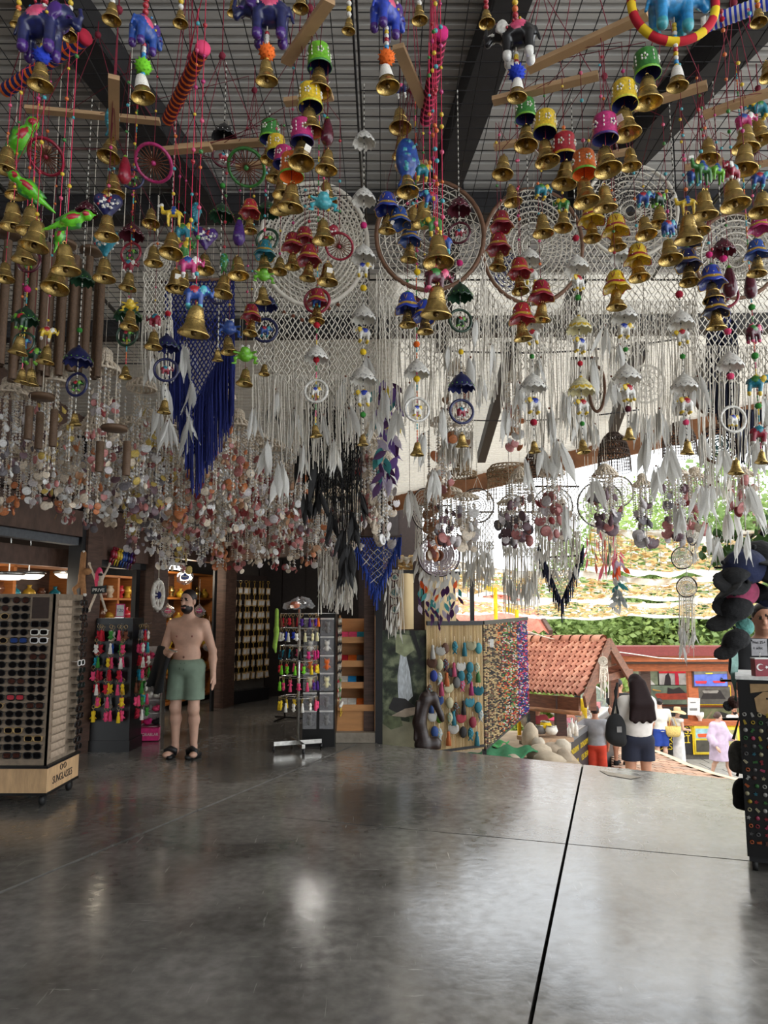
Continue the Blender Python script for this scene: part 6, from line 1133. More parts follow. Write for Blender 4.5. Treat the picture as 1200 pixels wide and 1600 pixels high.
# ================================================================== outdoors
def tz(x, y):                              # height of the ground outside
    if y < 8.6: return -.95 - .0
    path = -.95 - .19 * max(0, y - 9.3) if y < 20 else -2.98; 
    left = -.36 - .08 * max(0, y - 9.5)
    e = 2.45 + .115 * (y - 8.5); k = min(1, max(0, (x - e) / .5)); return left * (1 - k) + path * k if y < 15 else path
DIRT = mat('dusty_ground', rgb(158, 140, 116), .95, var=.25, scale=3, bump=.3, bscale=10)
xs = [-1 + i * .35 for i in range(52)]; ys = [7.0 + j * .5 for j in range(70)]; vs = []; fs = []
for y in ys:
    for x in xs: vs.append((x, y, tz(x, y) - .03 + (0 if y > 8.9 else -.3)))
n = len(xs)
for j in range(len(ys) - 1):
    for i in range(n - 1): fs.append((j * n + i, j * n + i + 1, (j + 1) * n + i + 1, (j + 1) * n + i))
gr = struct('ground', M().add(vs, fs).mesh('ground', [DIRT])); struct('ground_far', M().add([(-60, 20, -3.1), (90, 20, -3.1), (90, 160, -3.1), (-60, 160, -3.1)], [(0, 1, 2, 3)], 0, False).mesh('ground_far', [mat('grass_ground', rgb(110, 130, 70), .95, scale=1)]))
# brick-paved ramp with a curved edge
PV = [mat('paver_%d' % i, rgb(*c), .9, var=.2, scale=8) for i, c in enumerate(((182, 146, 122), (170, 134, 112), (194, 158, 132), (164, 138, 120)))]; PVM = M().box((0, 0, 0), (.31, .205, .04)).mesh('paver', [PV[0]])
def rampz(y): return -1.0 - .1 * (y - 9)
RB = [(8.2, 1330), (9.5, 1290), (11, 1215), (12.8, 1150), (14, 1100), (15.5, 1060), (18, 1020), (20, 985)]        # forward distance, outer edge
def redge(y):
    for (a, p), (b, q) in zip(RB, RB[1:]):
        if y <= b: px = p + (q - p) * (y - a) / (b - a); break
    return (px - 600) / 1150 * y
vs = []; fs = []; yy = [8.2 + i * .4 for i in range(30)]
for y in yy: xl, xr = .30 * y, redge(y); vs += [(xl, y, -3.2), (xl, y, rampz(y)), (xr, y, rampz(y)), (xr, y, -3.2)]
for i in range(len(yy) - 1):
    for k in range(3): fs.append((4 * i + k, 4 * i + k + 1, 4 * i + k + 5, 4 * i + k + 4))
fs.append(tuple(4 * (len(yy) - 1) + k for k in range(4)))
path = struct('pavement', M().add(vs, fs, 0, False).mesh('pavement', [cmat('ramp_mortar', 140, 112, 92, .95)])); cnt = 0; rows = 0; y = 19.75
while y > 11.6 and cnt < 296:
    xl, xr = max(.30 * y, (935 - 600) / 1150 * y), redge(y) - .12; x = xl + .16 * (rows % 2); rows += 1
    while x < xr - .2 and cnt < 296: cnt += 1; ob('paver', PVM, path, Vector((x + .16, y, rampz(y) + .012)), (-.0997, 0, 0), 1.0, [RN.choice(PV)]); x += .335
    y -= .23
m = M(); w = []
for i in range(40): y = 11.2 + i * .225; w += [(redge(y) - .13, y, rampz(y) + .035), (redge(y) + .03, y, rampz(y) + .035), (redge(y) + .03, y, rampz(y) - .25)]
ob('kerb_band', m.add(w, [q for i in range(39) for q in ((3 * i, 3 * i + 1, 3 * i + 4, 3 * i + 3), (3 * i + 1, 3 * i + 2, 3 * i + 5, 3 * i + 4))]).mesh('kerb_band', [cmat('sand_kerb', 206, 184, 154, .9)]), path)
GP = mat('grey_paver', rgb(150, 146, 138), .9, var=.15, scale=6); PGM = M().box((0, 0, 0), (.97, .77, .05)).mesh('grey_paver', [GP]); cnt = 0
pv2 = struct('pavement_lower', M().box((0, 0, 0), (.02, .02, .02)).mesh('pavement_edge', [CONCR]), None, (10, 21, -3.1)); pl = Vector(pv2.location)
for j in range(6):
    for i in range(11):
        x, y = 5.6 + i * 1.0 + .3 * (j % 2), 18.4 + j * .8; ob('grey_paver', PGM, pv2, Vector((x, y, tz(x, y) + .02)) - pl)
# stones of the retaining edge and the hut footing
def rock(seed, sx, sy, sz):
    rr = random.Random(seed); m = M(); m.ball((0, 0, 0), (sx, sy, sz), 9, 6); m.v = [tuple(c * rr.uniform(.82, 1.12) for c in v) for v in m.v]; return m.mesh('stone', [mat('pale_stone_%d' % (seed % 3), rgb(*((178, 164, 144), (160, 146, 128), (190, 180, 164))[seed % 3]), .9, var=.25, scale=5, bump=.5, bscale=12)])
for i, (px, py, Y, sx, sz, lb) in enumerate(((842, 1172, 10.3, .30, .20, 'flat tan stone behind the green cloth'), (862, 1168, 10.6, .30, .17, 'broad pale stone below the hut post'), (878, 1166, 10.6, .22, .22, 'upright stone at the hut corner'), (858, 1185, 9.9, .34, .20, 'low rounded stone at the floor edge'), (880, 1186, 10.0, .22, .26, 'tall corner stone beside the freezer'),
        (842, 1158, 11.0, .17, .16, 'round whitish boulder under the hut counter'), (828, 1148, 11.2, .22, .34, 'rough upright stone beside bead panel'), (800, 1180, 9.4, .16, .07, 'small flat stone under the green cloth'), (822, 1105, 12.6, .2, .55, 'tall stone pillar block of the hut'))):
    sx *= .62; sz *= .62; p = P(px, py + 4, Y); tag(ob('stone', rock(i, sx, sx * .8, sz), None, p), lb, 'stone', 'stones by the hut')
# green cloth on the ground
def cloth(name, label, corners, Y, m, amp=.05, n=14):
    q = [P(x, y, yy) for (x, y, yy) in corners]; vs = []; fs = []; rr = random.Random(4)
    for j in range(n + 1):
        for i in range(n + 1):
            a = q[0].lerp(q[1], i / n); b = q[3].lerp(q[2], i / n); v = a.lerp(b, j / n); v.z += amp * (math.sin(i * 1.1 + j * .7) * .5 + rr.random() * .3); vs.append(v)
    for j in range(n):
        for i in range(n): fs.append((j * (n + 1) + i, j * (n + 1) + i + 1, (j + 1) * (n + 1) + i + 1, (j + 1) * (n + 1) + i))
    me = M().add(vs, fs).mesh(name, [m]); o = ob(name, me); md = o.modifiers.new('thick', 'SOLIDIFY'); md.thickness = .006; return tag(o, label, 'cloth')
GRN = cmat('green_felt', 26, 104, 62, .95); GRN2 = cmat('bright_green_mat', 50, 140, 70, .9)
cloth('green_cloth', 'dark green felt cloth spread over the ground at bead panel foot', ((725, 1182, 9.2), (800, 1192, 9.0), (848, 1168, 10.4), (770, 1166, 10.2)), 9, GRN); cloth('green_mat', 'brighter green mat lying behind the bead panel', ((728, 1166, 9.9), (775, 1168, 10.0), (796, 1158, 10.9), (740, 1158, 10.7)), 9, GRN2, .04)
# ---- waterfall poster beside the column
def poster_mat():
    m = bpy.data.materials.new('waterfall_print'); m.use_nodes = True; nt = m.node_tree; N = nt.nodes; L = nt.links; p = N['Principled BSDF']; p.inputs['Roughness'].default_value = .5
    tc = N.new('ShaderNodeTexCoord'); n1 = N.new('ShaderNodeTexNoise'); n1.inputs['Scale'].default_value = 7; n1.inputs['Detail'].default_value = 8; L.new(tc.outputs['Object'], n1.inputs[0]); r = N.new('ShaderNodeValToRGB'); L.new(n1.outputs[0], r.inputs[0]); e = r.color_ramp.elements
    e[0].position = .36; e[0].color = rgb(18, 22, 18) + (1,); e[1].position = .72; e[1].color = rgb(150, 158, 124) + (1,); x = e.new(.5); x.color = rgb(52, 62, 44) + (1,); L.new(r.outputs[0], p.inputs['Base Color']); return m
pp = P(633, 1080, 9.05); WALLW = .57; t = thing('waterfall_poster', 'tall printed waterfall and pool picture panel beside the steel column', 'poster', (pp.x, 9.05, -.15))
zt_, zb_ = P(633, 985, 9.05).z, -.15; H = zt_ - zb_; ob('print_panel', M().box((0, 0, H / 2), (WALLW, .03, H)).mesh('print_panel', [poster_mat()]), t)
def flat(name, pts, m, dy=-.018): ob(name, M().prism([((x - .5) * WALLW, z * H) for x, z in pts], .004, y0=dy).mesh(name, [m]), t)
flat('printed_waterfall', ((.36, .42), (.34, .62), (.40, .80), (.52, .80), (.60, .66), (.66, .46), (.56, .42)), mat('print_water', rgb(190, 196, 200), .5, var=.35, scale=14, stretch=(6, 1, 1))); flat('printed_pool', ((.0, .0), (.0, .24), (.3, .27), (.7, .24), (1, .20), (1, 0)), mat('print_pool', rgb(140, 136, 112), .5, var=.25, scale=5)); flat('printed_boulder', ((.15, .36), (.25, .45), (.5, .44), (.7, .38), (.6, .34), (.3, .33)), mat('print_rock', rgb(44, 42, 42), .5, var=.4, scale=9), -.020)
flat('printed_stream', ((.2, .30), (.5, .36), (.85, .38), (.9, .33), (.5, .29)), mat('print_stream', rgb(176, 160, 142), .5, var=.3, scale=12), -.021); flat('printed_shrub', ((.02, .24), (.1, .31), (.4, .29), (.45, .22), (.2, .19)), mat('print_moss', rgb(96, 104, 74), .5, var=.4, scale=12), -.022); flat('printed_trunk', ((.60, 1.0), (.70, 1.0), (.86, .78), (.80, .76)), mat('print_trunk', rgb(16, 16, 14), .5), -.019); flat('printed_glade', ((.3, .82), (.3, .97), (.6, .96), (.7, .84), (.5, .78)), mat('print_glade', rgb(150, 156, 120), .5, var=.35, scale=10), -.0185)
# boards above: cream panels and dark posts
CRM = mat('cream_roll', rgb(232, 206, 158), .7, var=.06, scale=3)
for (x0, x1, y0, y1, Y, lb) in ((622, 646, 896, 983, 9.87, 'cream rolled blind panel left of the dark post'), (664, 712, 898, 984, 9.87, 'cream blind panel behind the coloured feathers')):
    a, b = P(x0, y1, Y), P(x1, y0, Y); t = thing('blind_panel', lb, 'panel', ((a.x + b.x) / 2, Y, a.z)); m = M(); w = b.x - a.x; h_ = b.z - a.z; k = 10; vs = []
    for i in range(k + 1): q = -w / 2 + w * i / k; yy = -.05 * math.sin(PI * i / k); vs += [(q, yy, 0), (q, yy, h_)]
    ob('panel_sheet', m.add(vs, [(2 * i, 2 * i + 2, 2 * i + 3, 2 * i + 1) for i in range(k)]).mesh('panel_sheet', [CRM]), t); ob('top_rail', M().box((0, 0, h_ + .02), (w + .12, .07, .05)).mesh('top_rail', [BEAM]), t); ob('bottom_rail', M().box((0, .02, -.02), (w, .04, .05)).mesh('bottom_rail', [WD]), t)
for i, (x0, x1, y0, y1, Y) in enumerate(((646, 664, 888, 985, 9.9), (606, 622, 880, 985, 9.9))):
    a, b = P(x0, y1, Y), P(x1, y0, Y); struct('wall_dark_board_%d' % (i + 1), M().box(((a.x + b.x) / 2, Y + .05, (a.z + b.z) / 2 - .4), (b.x - a.x, .08, b.z - a.z + 1.0)).mesh('dark_board', [cmat('dark_brown_board', 52, 36, 30, .7)]))
# ---- bamboo and bead display screen
A0 = P(668, 1172, 8.95); A1 = P(757, 1166, 9.15); A2 = P(826, 1110, 12.0); zT = 1.36; zB = -.12; t = thing('bead_screen', 'bamboo screen with hanging souvenirs and dense bead strings', 'display screen', (A1.x, A1.y, zB)); t0 = Vector(t.location)
BMB = [mat('bamboo_slat_%d' % i, rgb(*c), .65, var=.2, scale=12, stretch=(1, 1, .2)) for i, c in enumerate(((206, 178, 130), (190, 160, 112), (216, 190, 146)))]; BSL = M().tube([(0, 0, 0), (0, 0, .24), (0, 0, .25), (0, 0, .26), (0, 0, .5), (0, 0, .74), (0, 0, .75), (0, 0, .76), (0, 0, 1)], [.48, .48, .55, .48, .48, .48, .55, .48, .48], 6).mesh('bamboo_slat', [BMB[0]])
n = 46
for i in range(n):
    p = A0.lerp(A1, i / n); z0 = zB - .03 * (1 - i / n); ob('bamboo_slat', BSL, t, Vector((p.x, p.y, z0)) - t0, (0, 0, i), ((A1 - A0).length / n * .84, (A1 - A0).length / n * .84, zT - z0), [RN.choice(BMB)])
n2 = 34; BCOLS = ['orange', 'black', 'red', 'brown', 'green', 'yellow', 'white', 'pink', 'navy', 'royal']
for i in range(n2):
    f = (i + .5) / n2; p = A1.lerp(A2, f); zb2 = zB + .05 * f; L = zT - zb2; m = M(); k = 74
    pal = ([3, 10, 1, 10, 1, 0] if f < .35 else [0, 2, 3, 1, 4, 10, 6, 1] if f < .7 else [8, 7, 2, 9, 6, 8, 1]); rr = random.Random(i)
    if f < .25 : pal = [3, 1, 11, 10, 10]
    m.tube([(0, 0, 0), (0, 0, -L)], .004, 3, 1, cap=False)
    for b in range(k):
        z = -L * (b + .5) / k; m.ball((0, rr.uniform(-.004, .004), z), (.017, .014, .010), 5, 3, rr.choice(pal))
    ob('bead_string', m.mesh('bead_string', [mat('bead_' + c, rgb(*[int(v * .8 + 26) for v in COLS[c]]), .6) for c in BCOLS] + [BMB[0], mat('bead_olive', rgb(120, 110, 84), .6)]), t, Vector((p.x, p.y - .04, zT)) - t0)
ob('bamboo_backing', M().bar(Vector((A0.x, A0.y + .03, (zT + zB) / 2)) - t0, Vector((A1.x, A1.y + .03, (zT + zB) / 2)) - t0, .01, zT - zB).mesh('bamboo_backing', [cmat('backing_brown', 84, 66, 46, .9)]), t)
ob('backing_board', M().bar(Vector((A1.x, A1.y + .05, (zT + zB) / 2)) - t0, Vector((A2.x, A2.y + .05, (zT + zB) / 2)) - t0, .02, zT - zB).mesh('backing_board', [cmat('netting_back', 96, 84, 66, .9)]), t)
for (a, b) in ((A0, A1), (A1, A2)):
    ob('top_rail', M().bar(Vector((a.x, a.y, zT + .02)) - t0, Vector((b.x, b.y, zT + .02)) - t0, .05, .05).mesh('top_rail', [WBLK]), t); ob('bottom_rail', M().bar(Vector((a.x, a.y, zB - .01)) - t0, Vector((b.x, b.y, zB + .04)) - t0, .03, .03).mesh('bottom_rail', [WBLK]), t)
for p in (A1, A2): ob('post', M().box((0, 0, 0), (.05, .05, .6)).mesh('post', [WBLK]), t, Vector((p.x, p.y + .03, zB - .3)) - t0)
p = A1.lerp(A2, .12); ob('white_tag', M().box((0, 0, 0), (.08, .01, .10)).mesh('white_tag', [WHT]), t, Vector((p.x, p.y - .09, 1.12)) - t0)
# souvenirs hung on the bamboo: tufts, shells, pouches
for r_, (py, cols) in enumerate(((1010, ['white', 'white', 'brown', 'teal', 'teal', 'cream', 'aqua']), (1035, ['brown', 'cream', 'wine', 'pink', 'white', 'teal', 'cream']), (1052, ['royal', 'white', 'orange', 'black', 'teal', 'teal', 'green']), (1070, ['brown', 'pink', 'cream', 'grey', 'pink', 'magenta', 'teal']), (1095, ['blue', 'blue', 'cream', 'brown', 'black', 'teal', 'teal']), (1118, ['white', 'lime', 'cream', 'teal', 'red', 'crimson', 'white']), (1142, ['blue', 'white', 'orange', 'white', 'black', 'teal', 'teal']))):
    for c_, col in enumerate(cols):
        px = 675 + c_ * 12 + RN.uniform(-4, 4); f = (px - 668) / 89; p = A0.lerp(A1, f); z = P(px, py + RN.uniform(-7, 7), p.y).z; kk = thing('hanging_souvenir', '%s tasselled souvenir on the bamboo screen, row %s, %s along' % (col, ['one', 'two', 'three', 'four', 'five', 'six', 'seven'][r_], ['first', 'second', 'third', 'fourth', 'fifth', 'sixth', 'last'][c_]), 'souvenir', (p.x, p.y - .05, z), 0, 'souvenirs on the bamboo screen')
        ob('hanging_loop', M().tube([(0, 0, .10), (0, 0, .02)], .003, 3).mesh('hanging_loop', [CREAM]) if 'hanging_loop' not in bpy.data.meshes else bpy.data.meshes['hanging_loop'], kk); ob('ornament_body', [KTAS, SHELLS[0], SHELLS[3], FISH][(r_ + c_) % 4], kk, (0, -.01, .03 if (r_ + c_) % 4 == 0 else -.02), (0, 0, RN.uniform(-.4, .4)), [2.2, .13, .15, .14][(r_ + c_) % 4], [mat('souv_' + col, rgb(*[int(v * .62 + 22) for v in COLS[col]]), .7)])
# carved dark wooden horse head in front of the poster
s = SDF((-.3, -.15, -.05), (.3, .15, .78), .016); s.cap((-.08, 0, 0), (-.16, 0, .3), .11, .10, .05); s.cap((-.16, 0, .3), (-.06, 0, .58), .10, .09, .05); s.cap((-.06, 0, .58), (.08, 0, .60), .085, .07, .05); s.cap((.08, 0, .60), (.20, 0, .38), .07, .045, .04); s.cap((.20, 0, .38), (.22, 0, .33), .05, .045, .03); s.cap((-.02, .03, .62), (-.03, .03, .72), .03, .01, .02); s.cap((-.02, -.03, .62), (-.03, -.03, .72), .03, .01, .02); s.cap((-.15, 0, .02), (.1, 0, .02), .09, .10, .03)
for i in range(6): s.cap((-.24 + .02 * i, -.03, .10 + .02 * i), (-.20 + .03 * i, -.03, .55), .028, .03, .01)
p = G(668, 1172); tag(ob('carved_horse', s.mesh('carved_horse', [wood('ebony', 40, 26, 24, .35)]), None, (p.x + .03, 8.66, .0), (0, 0, .25), (.72, .8, .9)), 'dark carved wooden horse head standing at the floor edge', 'carving')
# ---- tiled hut
TILE = [mat('roof_tile_%d' % i, rgb(*c), .75, var=.2, scale=6) for i, c in enumerate(((196, 134, 110), (184, 122, 100), (206, 148, 124), (172, 110, 90)))]
rA, rB = P(808, 1000, 14.2), P(945, 1000, 13.0); eA, eB = P(796, 1078, 12.8), P(905, 1086, 11.6); hut = thing('tiled_hut', 'open timber hut with terracotta tiled gable roof', 'hut', (rB.x, rB.y, -1.2)); h0 = Vector(hut.location)
bk_ = (rB - eB); bB = rB + Vector((bk_.x, bk_.y, -bk_.z)); bA = rA + Vector((bk_.x, bk_.y, -bk_.z))
nt_, nr = 16, 11; U = (eB - eA) / nt_; tm = M(); w = U.length; hgt = ((rB - eB).length / nr) * 1.18; k = 6; vs = []
for i in range(k + 1):
    x = w * (i / k - .5); zz = .035 * math.sin(2 * PI * i / k) ; vs += [(x, 0, zz), (x, hgt, zz - .012)]
tm.add(vs, [(2 * i, 2 * i + 2, 2 * i + 3, 2 * i + 1) for i in range(k)]); b0 = len(vs); vs2 = [(x, y, z - .02) for x, y, z in vs]; tm.add(vs2, [(2 * i + 1, 2 * i + 3, 2 * i + 2, 2 * i) for i in range(k)]); tm.add([v for v in vs[::2]] + [v for v in vs2[::2]], [(i, i + k + 1, i + k + 2, i + 1) for i in range(k)], 0, False); TLM = tm.mesh('roof_tile', TILE[:1])
slope = ob('roof_slope', M().add([tuple(v - h0) for v in (eA, eB, rB, rA)], [(0, 1, 2, 3)], 0, False).mesh('roof_slope', [WD]), hut)
ex = (eB - eA).normalized()
for j in range(nr):
    for i in range(nt_):
        f = (j + .0) / nr; a = eA.lerp(rA, f); b = eB.lerp(rB, f); p = a.lerp(b, (i + .5) / nt_); up = (rA.lerp(rB, (i + .5) / nt_) - eA.lerp(eB, (i + .5) / nt_)).normalized(); nn = ex.cross(up).normalized(); R3 = Matrix((ex, up, nn)).transposed(); o = ob('roof_tile', TLM, slope, p + nn * .03 - h0, R3.to_euler(), ((b - a).length / nt_ / w * 1.02, 1, 1), [RN.choice(TILE)])
RID = M().lathe([(.11, 0), (.12, .42)], 10, T=Matrix.Rotation(PI / 2, 4, 'Y')).mesh('ridge_tile', [TILE[0]]); nri = 9
for i in range(nri):
    p = rA.lerp(rB, i / nri); ob('ridge_tile', RID, hut, p + Vector((0, 0, -.02)) - h0, (0, 0, math.atan2(ex.y, ex.x)), ((rB - rA).length / nri / .42 * 1.0, 1, 1), [RN.choice(TILE)])
ob('rear_slope', M().add([tuple(v - h0) for v in (rA, rB, bB, bA)], [(0, 1, 2, 3)], 0, False).mesh('rear_slope', [TILE[1]]), hut)
HW = wood('hut_timber', 120, 76, 56); HW2 = wood('hut_timber_light', 172, 120, 84)
g1 = ex * .10
ob('verge_board', M().bar(eB + g1 - Vector((0, 0, .10)) - h0, rB + g1 - Vector((0, 0, .06)) - h0, .04, .20).mesh('verge_board', [HW]), hut); ob('verge_board', M().bar(rB + g1 - Vector((0, 0, .06)) - h0, bB + g1 - Vector((0, 0, .10)) - h0, .04, .20).mesh('verge_board', [HW]), hut); ob('eave_board', M().bar(eA - Vector((0, .0, .14)) - h0, eB - Vector((0, 0, .14)) - h0, .05, .2).mesh('eave_board', [HW]), hut); ob('gutter_pole', M().tube([eA - Vector((0, .05, .27)) - h0, eB - Vector((0, .05, .27)) - h0], .035, 8).mesh('gutter_pole', [HW2]), hut)
for i in range(9):     # gable boards
    f = (i + .5) / 9; base = eB.lerp(bB, f); top = eB.lerp(rB, f * 2) if f < .5 else rB.lerp(bB, f * 2 - 1); zb = eB.z + .28; 
    if top.z - .12 > zb: ob('gable_board', M().box((0, 0, 0), (.03, (bB - eB).length / 9 * .96, top.z - .12 - zb)).mesh('gable_board', [wood('gable_brown', 110, 82, 64) if i != 3 else HW2]), hut, Vector((base.x - .05, base.y, (top.z - .12 + zb) / 2)) - h0, (0, 0, math.atan2((bB - eB).y, (bB - eB).x) - PI / 2))
def hpost(px, py0, py1, Y, w, m=HW): a = P(px, py1, Y); b = P(px, py0, Y); ob('post', M().box((0, 0, 0), (w, w, b.z - a.z)).mesh('post', [m]), hut, Vector((a.x, Y, (a.z + b.z) / 2)) - h0)
hpost(877, 1088, 1168, 12.0, .16, wood('hut_post_dark', 70, 42, 34)); hpost(926, 1060, 1110, 14.0, .12); hpost(962, 1050, 1150, 14.2, .14); hpost(903, 1080, 1120, 15.0, .1, WBLK); hpost(829, 1085, 1165, 12.6, .16, WD)
ob('collar_beam', M().bar(P(905, 1068, 12.2) - h0, P(985, 1050, 14.6) - h0, .10, .12).mesh('collar_beam', [HW]), hut); ob('brace', M().bar(P(877, 1108, 12.0) - h0, P(845, 1090, 12.4) - h0, .07, .07).mesh('brace', [HW]), hut)
a, b = P(832, 1150, 12.2), P(872, 1158, 11.6); ob('counter_top', M().bar(a - h0, b - h0, .6, .06).mesh('counter_top', [mat('hut_counter', rgb(170, 140, 112), .8)]), hut); ob('stone_footing', M().bar(a - Vector((0, 0, .4)) - h0, b - Vector((0, 0, .4)) - h0, .5, .7).mesh('stone_footing', [mat('footing_stone', rgb(150, 134, 112), .95, var=.3, scale=6, bump=.5, bscale=10)]), hut)
for i, (px, py, Y, c, lb) in enumerate(((853, 1140, 11.9, 'yellow', 'yellow round pot on the hut counter'), (862, 1147, 11.8, 'white', 'white plate stack on the hut counter'), (845, 1146, 11.9, 'grey', 'grey metal pan on the hut counter'))):
    t = thing('counter_pot', lb, 'pot', P(px, py, Y), 0, 'pots on the hut counter'); ob('pot_body', M().lathe([(0, 0), (.07, 0), (.10, .05), (.08, .11), (.06, .12)], 12).mesh('pot_body', [MATTE(c)]), t); ob('pot_rim', M().lathe([(.075, .115), (.085, .125), (.075, .135)], 12).mesh('pot_rim', [CHR]), t)
mcq = catcher('white triple-ring dreamcatcher hanging in the hut gable', 942, 1033, 7, 12.2, HOOPW, rings=3, sp=12, fr=0, wt=.008, zt=P(942, 1020, 12.2).z)
for (cy, r) in ((1048, 5), (1060, 4)): mcq.hoop(943, cy, r, r, .014, HOOPW); mcq.web(943, cy, r, r, 2, 10, .008)
mcq.fringe(937, 949, lambda x: 1040, lambda x: 1078, 12, .01)
for i in range(5): mcq.feather(938 + i * 2.6, 1066, 12)
# ice-cream freezer with curved glass
c0, c1 = P(888, 1172, 13.6), P(958, 1150, 17.5); c0.z = c1.z = -2.4; d = (c1 - c0); L = d.length; an = math.atan2(d.y, d.x); zf = P(888, 1152, 13.6).z; t = thing('ice_cream_freezer', 'curved-glass ice cream freezer with dark panel under the hut', 'freezer', (c0.x, c0.y, -2.4), an)
hb = zf + 2.4; ob('freezer_body', M().box((L / 2, .35, hb / 2), (L, .7, hb)).mesh('freezer_body', [WHT]), t); ob('dark_panel', M().box((L / 2, -.012, hb * .55), (L * .98, .02, hb * .85)).mesh('dark_panel', [cmat('panel_charcoal', 46, 44, 46, .5)]), t); ob('silver_rail', M().box((L / 2, -.02, hb - .05), (L, .04, .10)).mesh('silver_rail', [cmat('grey_rail', 128, 130, 134, .4, metal=.4)]), t)
gm = M(); vs = []
for i in range(9):
    a = PI / 2 * i / 8; vs += [(0, .68 - .66 * math.cos(a), hb + .52 * math.sin(a)), (L, .68 - .66 * math.cos(a), hb + .52 * math.sin(a))]
ob('curved_glass', gm.add(vs, [(2 * i, 2 * i + 1, 2 * i + 3, 2 * i + 2) for i in range(8)]).mesh('curved_glass', [mat('freezer_glass', rgb(200, 205, 205), .05, var=.05, alpha=.35)]), t)
for x in (0, L * .5, L): ob('glass_frame', M().tube([(x, v[1], v[2]) for v in vs[::2]], .02, 5).mesh('glass_frame', [WHT]), t)
for k in range(8): ob('ice_tub', M().box((.12 + k * L / 8, .42, hb + .06), (L / 10, .4, .14)).mesh('ice_tub', [MATTE(['cream', 'brown', 'pink', 'orange', 'white', 'brown', 'yellow', 'red'][k])]), t)
YEL = mat('yellow_letter', rgb(226, 196, 40), .5)
for (x, z, s_) in ((.35, hb * .82, 'DONDURMA'), (.35, hb * .68, 'ICE CREAM'), (1.25, hb * .82, 'DONDURMA'), (1.25, hb * .68, 'ICE CREAM')): text('lettering', s_, .15, YEL, t, (x, -.026, z), (PI / 2, 0, 0), .002, sx=.85)
for k in range(5): ob('printed_ice_lolly', M().prism([(.04 * math.cos(a) , .12 + .04 * math.sin(a)) for a in [i * PI / 6 for i in range(7)]] + [(-.04, -.12), (.04, -.12)], .004, y0=-.025).mesh('printed_ice_lolly', [MATTE(['red', 'white', 'red', 'white', 'red'][k])]), t, (.55 + k * .24, 0, hb * .38))
for i, (px, py) in enumerate(((894, 1138), (900, 1142), (890, 1146))):
    p = P(px, py + 8, 13.5); tt = thing('white_bottle', 'white squeeze bottle by the freezer glass', 'bottle', p, 0, 'bottles by the freezer'); ob('bottle_body', M().lathe([(0, 0), (.045, 0), (.045, .16), (.02, .20), (.015, .27), (0, .27)], 12).mesh('bottle_body', [WHITEP]), tt); ob('bottle_cap', M().lathe([(.02, .24), (.02, .27), (0, .275)], 8).mesh('bottle_cap', [CHR]), tt)
p = P(909, 1108, 15.2); tt = thing('yellow_bollard', 'yellow round post top behind the freezer', 'post', p); ob('post_body', M().tube([(0, 0, -1.2), (0, 0, .16)], .10, 12).mesh('post_body', [MATTE('yellow')]), tt); ob('post_cap', M().lathe([(.1, .16), (.08, .2), (0, .21)], 12).mesh('post_cap', [MATTE('yellow')]), tt)
# ================================================================== kiosk, trees, nets
KY = 23.0
def kp(px, py, Y=KY): return P(px, py, Y)
kb = kp(955, 1190); t = thing('rafting_kiosk', 'long pine ticket kiosk with maroon roof edge and black counter front', 'kiosk', (kb.x, KY, kb.z)); k0 = Vector(t.location)
def kbox(name, px0, px1, py0, py1, Y, dep, m, par=None):
    a, b = kp(px0, py1, Y), kp(px1, py0, Y); return ob(name, M().box((0, 0, 0), (b.x - a.x, dep, b.z - a.z)).mesh(name, [m]), par or t, Vector(((a.x + b.x) / 2, Y + dep / 2, (a.z + b.z) / 2)) - (k0 if par is None else Vector((0, 0, 0))))
kbox('roof_fascia', 940, 1260, 1013, 1025, 22.2, .1, WMAR); kbox('roof_board', 940, 1260, 1025, 1034, 22.3, .1, WKIOSK); kbox('front_beam', 940, 1260, 1038, 1049, 22.6, .14, WKIOSK); kbox('shade_soffit', 940, 1260, 1034, 1037, 22.4, .5, WD)
kbox('back_wall', 940, 1260, 1030, 1150, 24.3, .08, wood('kiosk_back', 120, 74, 48)); kbox('wall_rail', 940, 1260, 1099, 1106, 24.1, .12, WKIOSK); kbox('post', 1079, 1089, 1036, 1134, 22.7, .16, WKIOSK); kbox('post', 1004, 1016, 1048, 1134, 22.9, .16, WD); kbox('post', 1180, 1190, 1036, 1134, 22.7, .16, WKIOSK)
kbox('counter_top', 940, 1260, 1128, 1134, 22.4, .6, WKIOSK); kbox('counter_front', 940, 1260, 1134, 1178, 22.5, .1, cmat('kiosk_black', 34, 32, 32, .5)); kbox('counter_base', 940, 1260, 1178, 1192, 22.55, .1, cmat('kiosk_grey_base', 92, 88, 84, .8)); kbox('roof_sheet', 930, 1270, 1010, 1013, 22.2, .6, WMAR)
m = M(); m.tube([tuple(kp(x, y, 22.1) - k0) for x, y in ((960, 1018), (990, 1022), (1030, 1028), (1080, 1030), (1130, 1029), (1180, 1026))], .016, 5); ob('white_cable', m.mesh('white_cable', [WHITEP]), t)
for (px, py, s_) in ((1041, 1142, 'SE'), (1072, 1142, 'ESİ'), (1037, 1156, 'MER'), (1070, 1156, 'Zİ'), (1021, 1167, 'O'), (1039, 1167, 'DES')): text('lettering', s_, .27 if py > 1160 else .31, YEL, t, kp(px, py, 22.47) - k0, (PI / 2, 0, 0), .003)
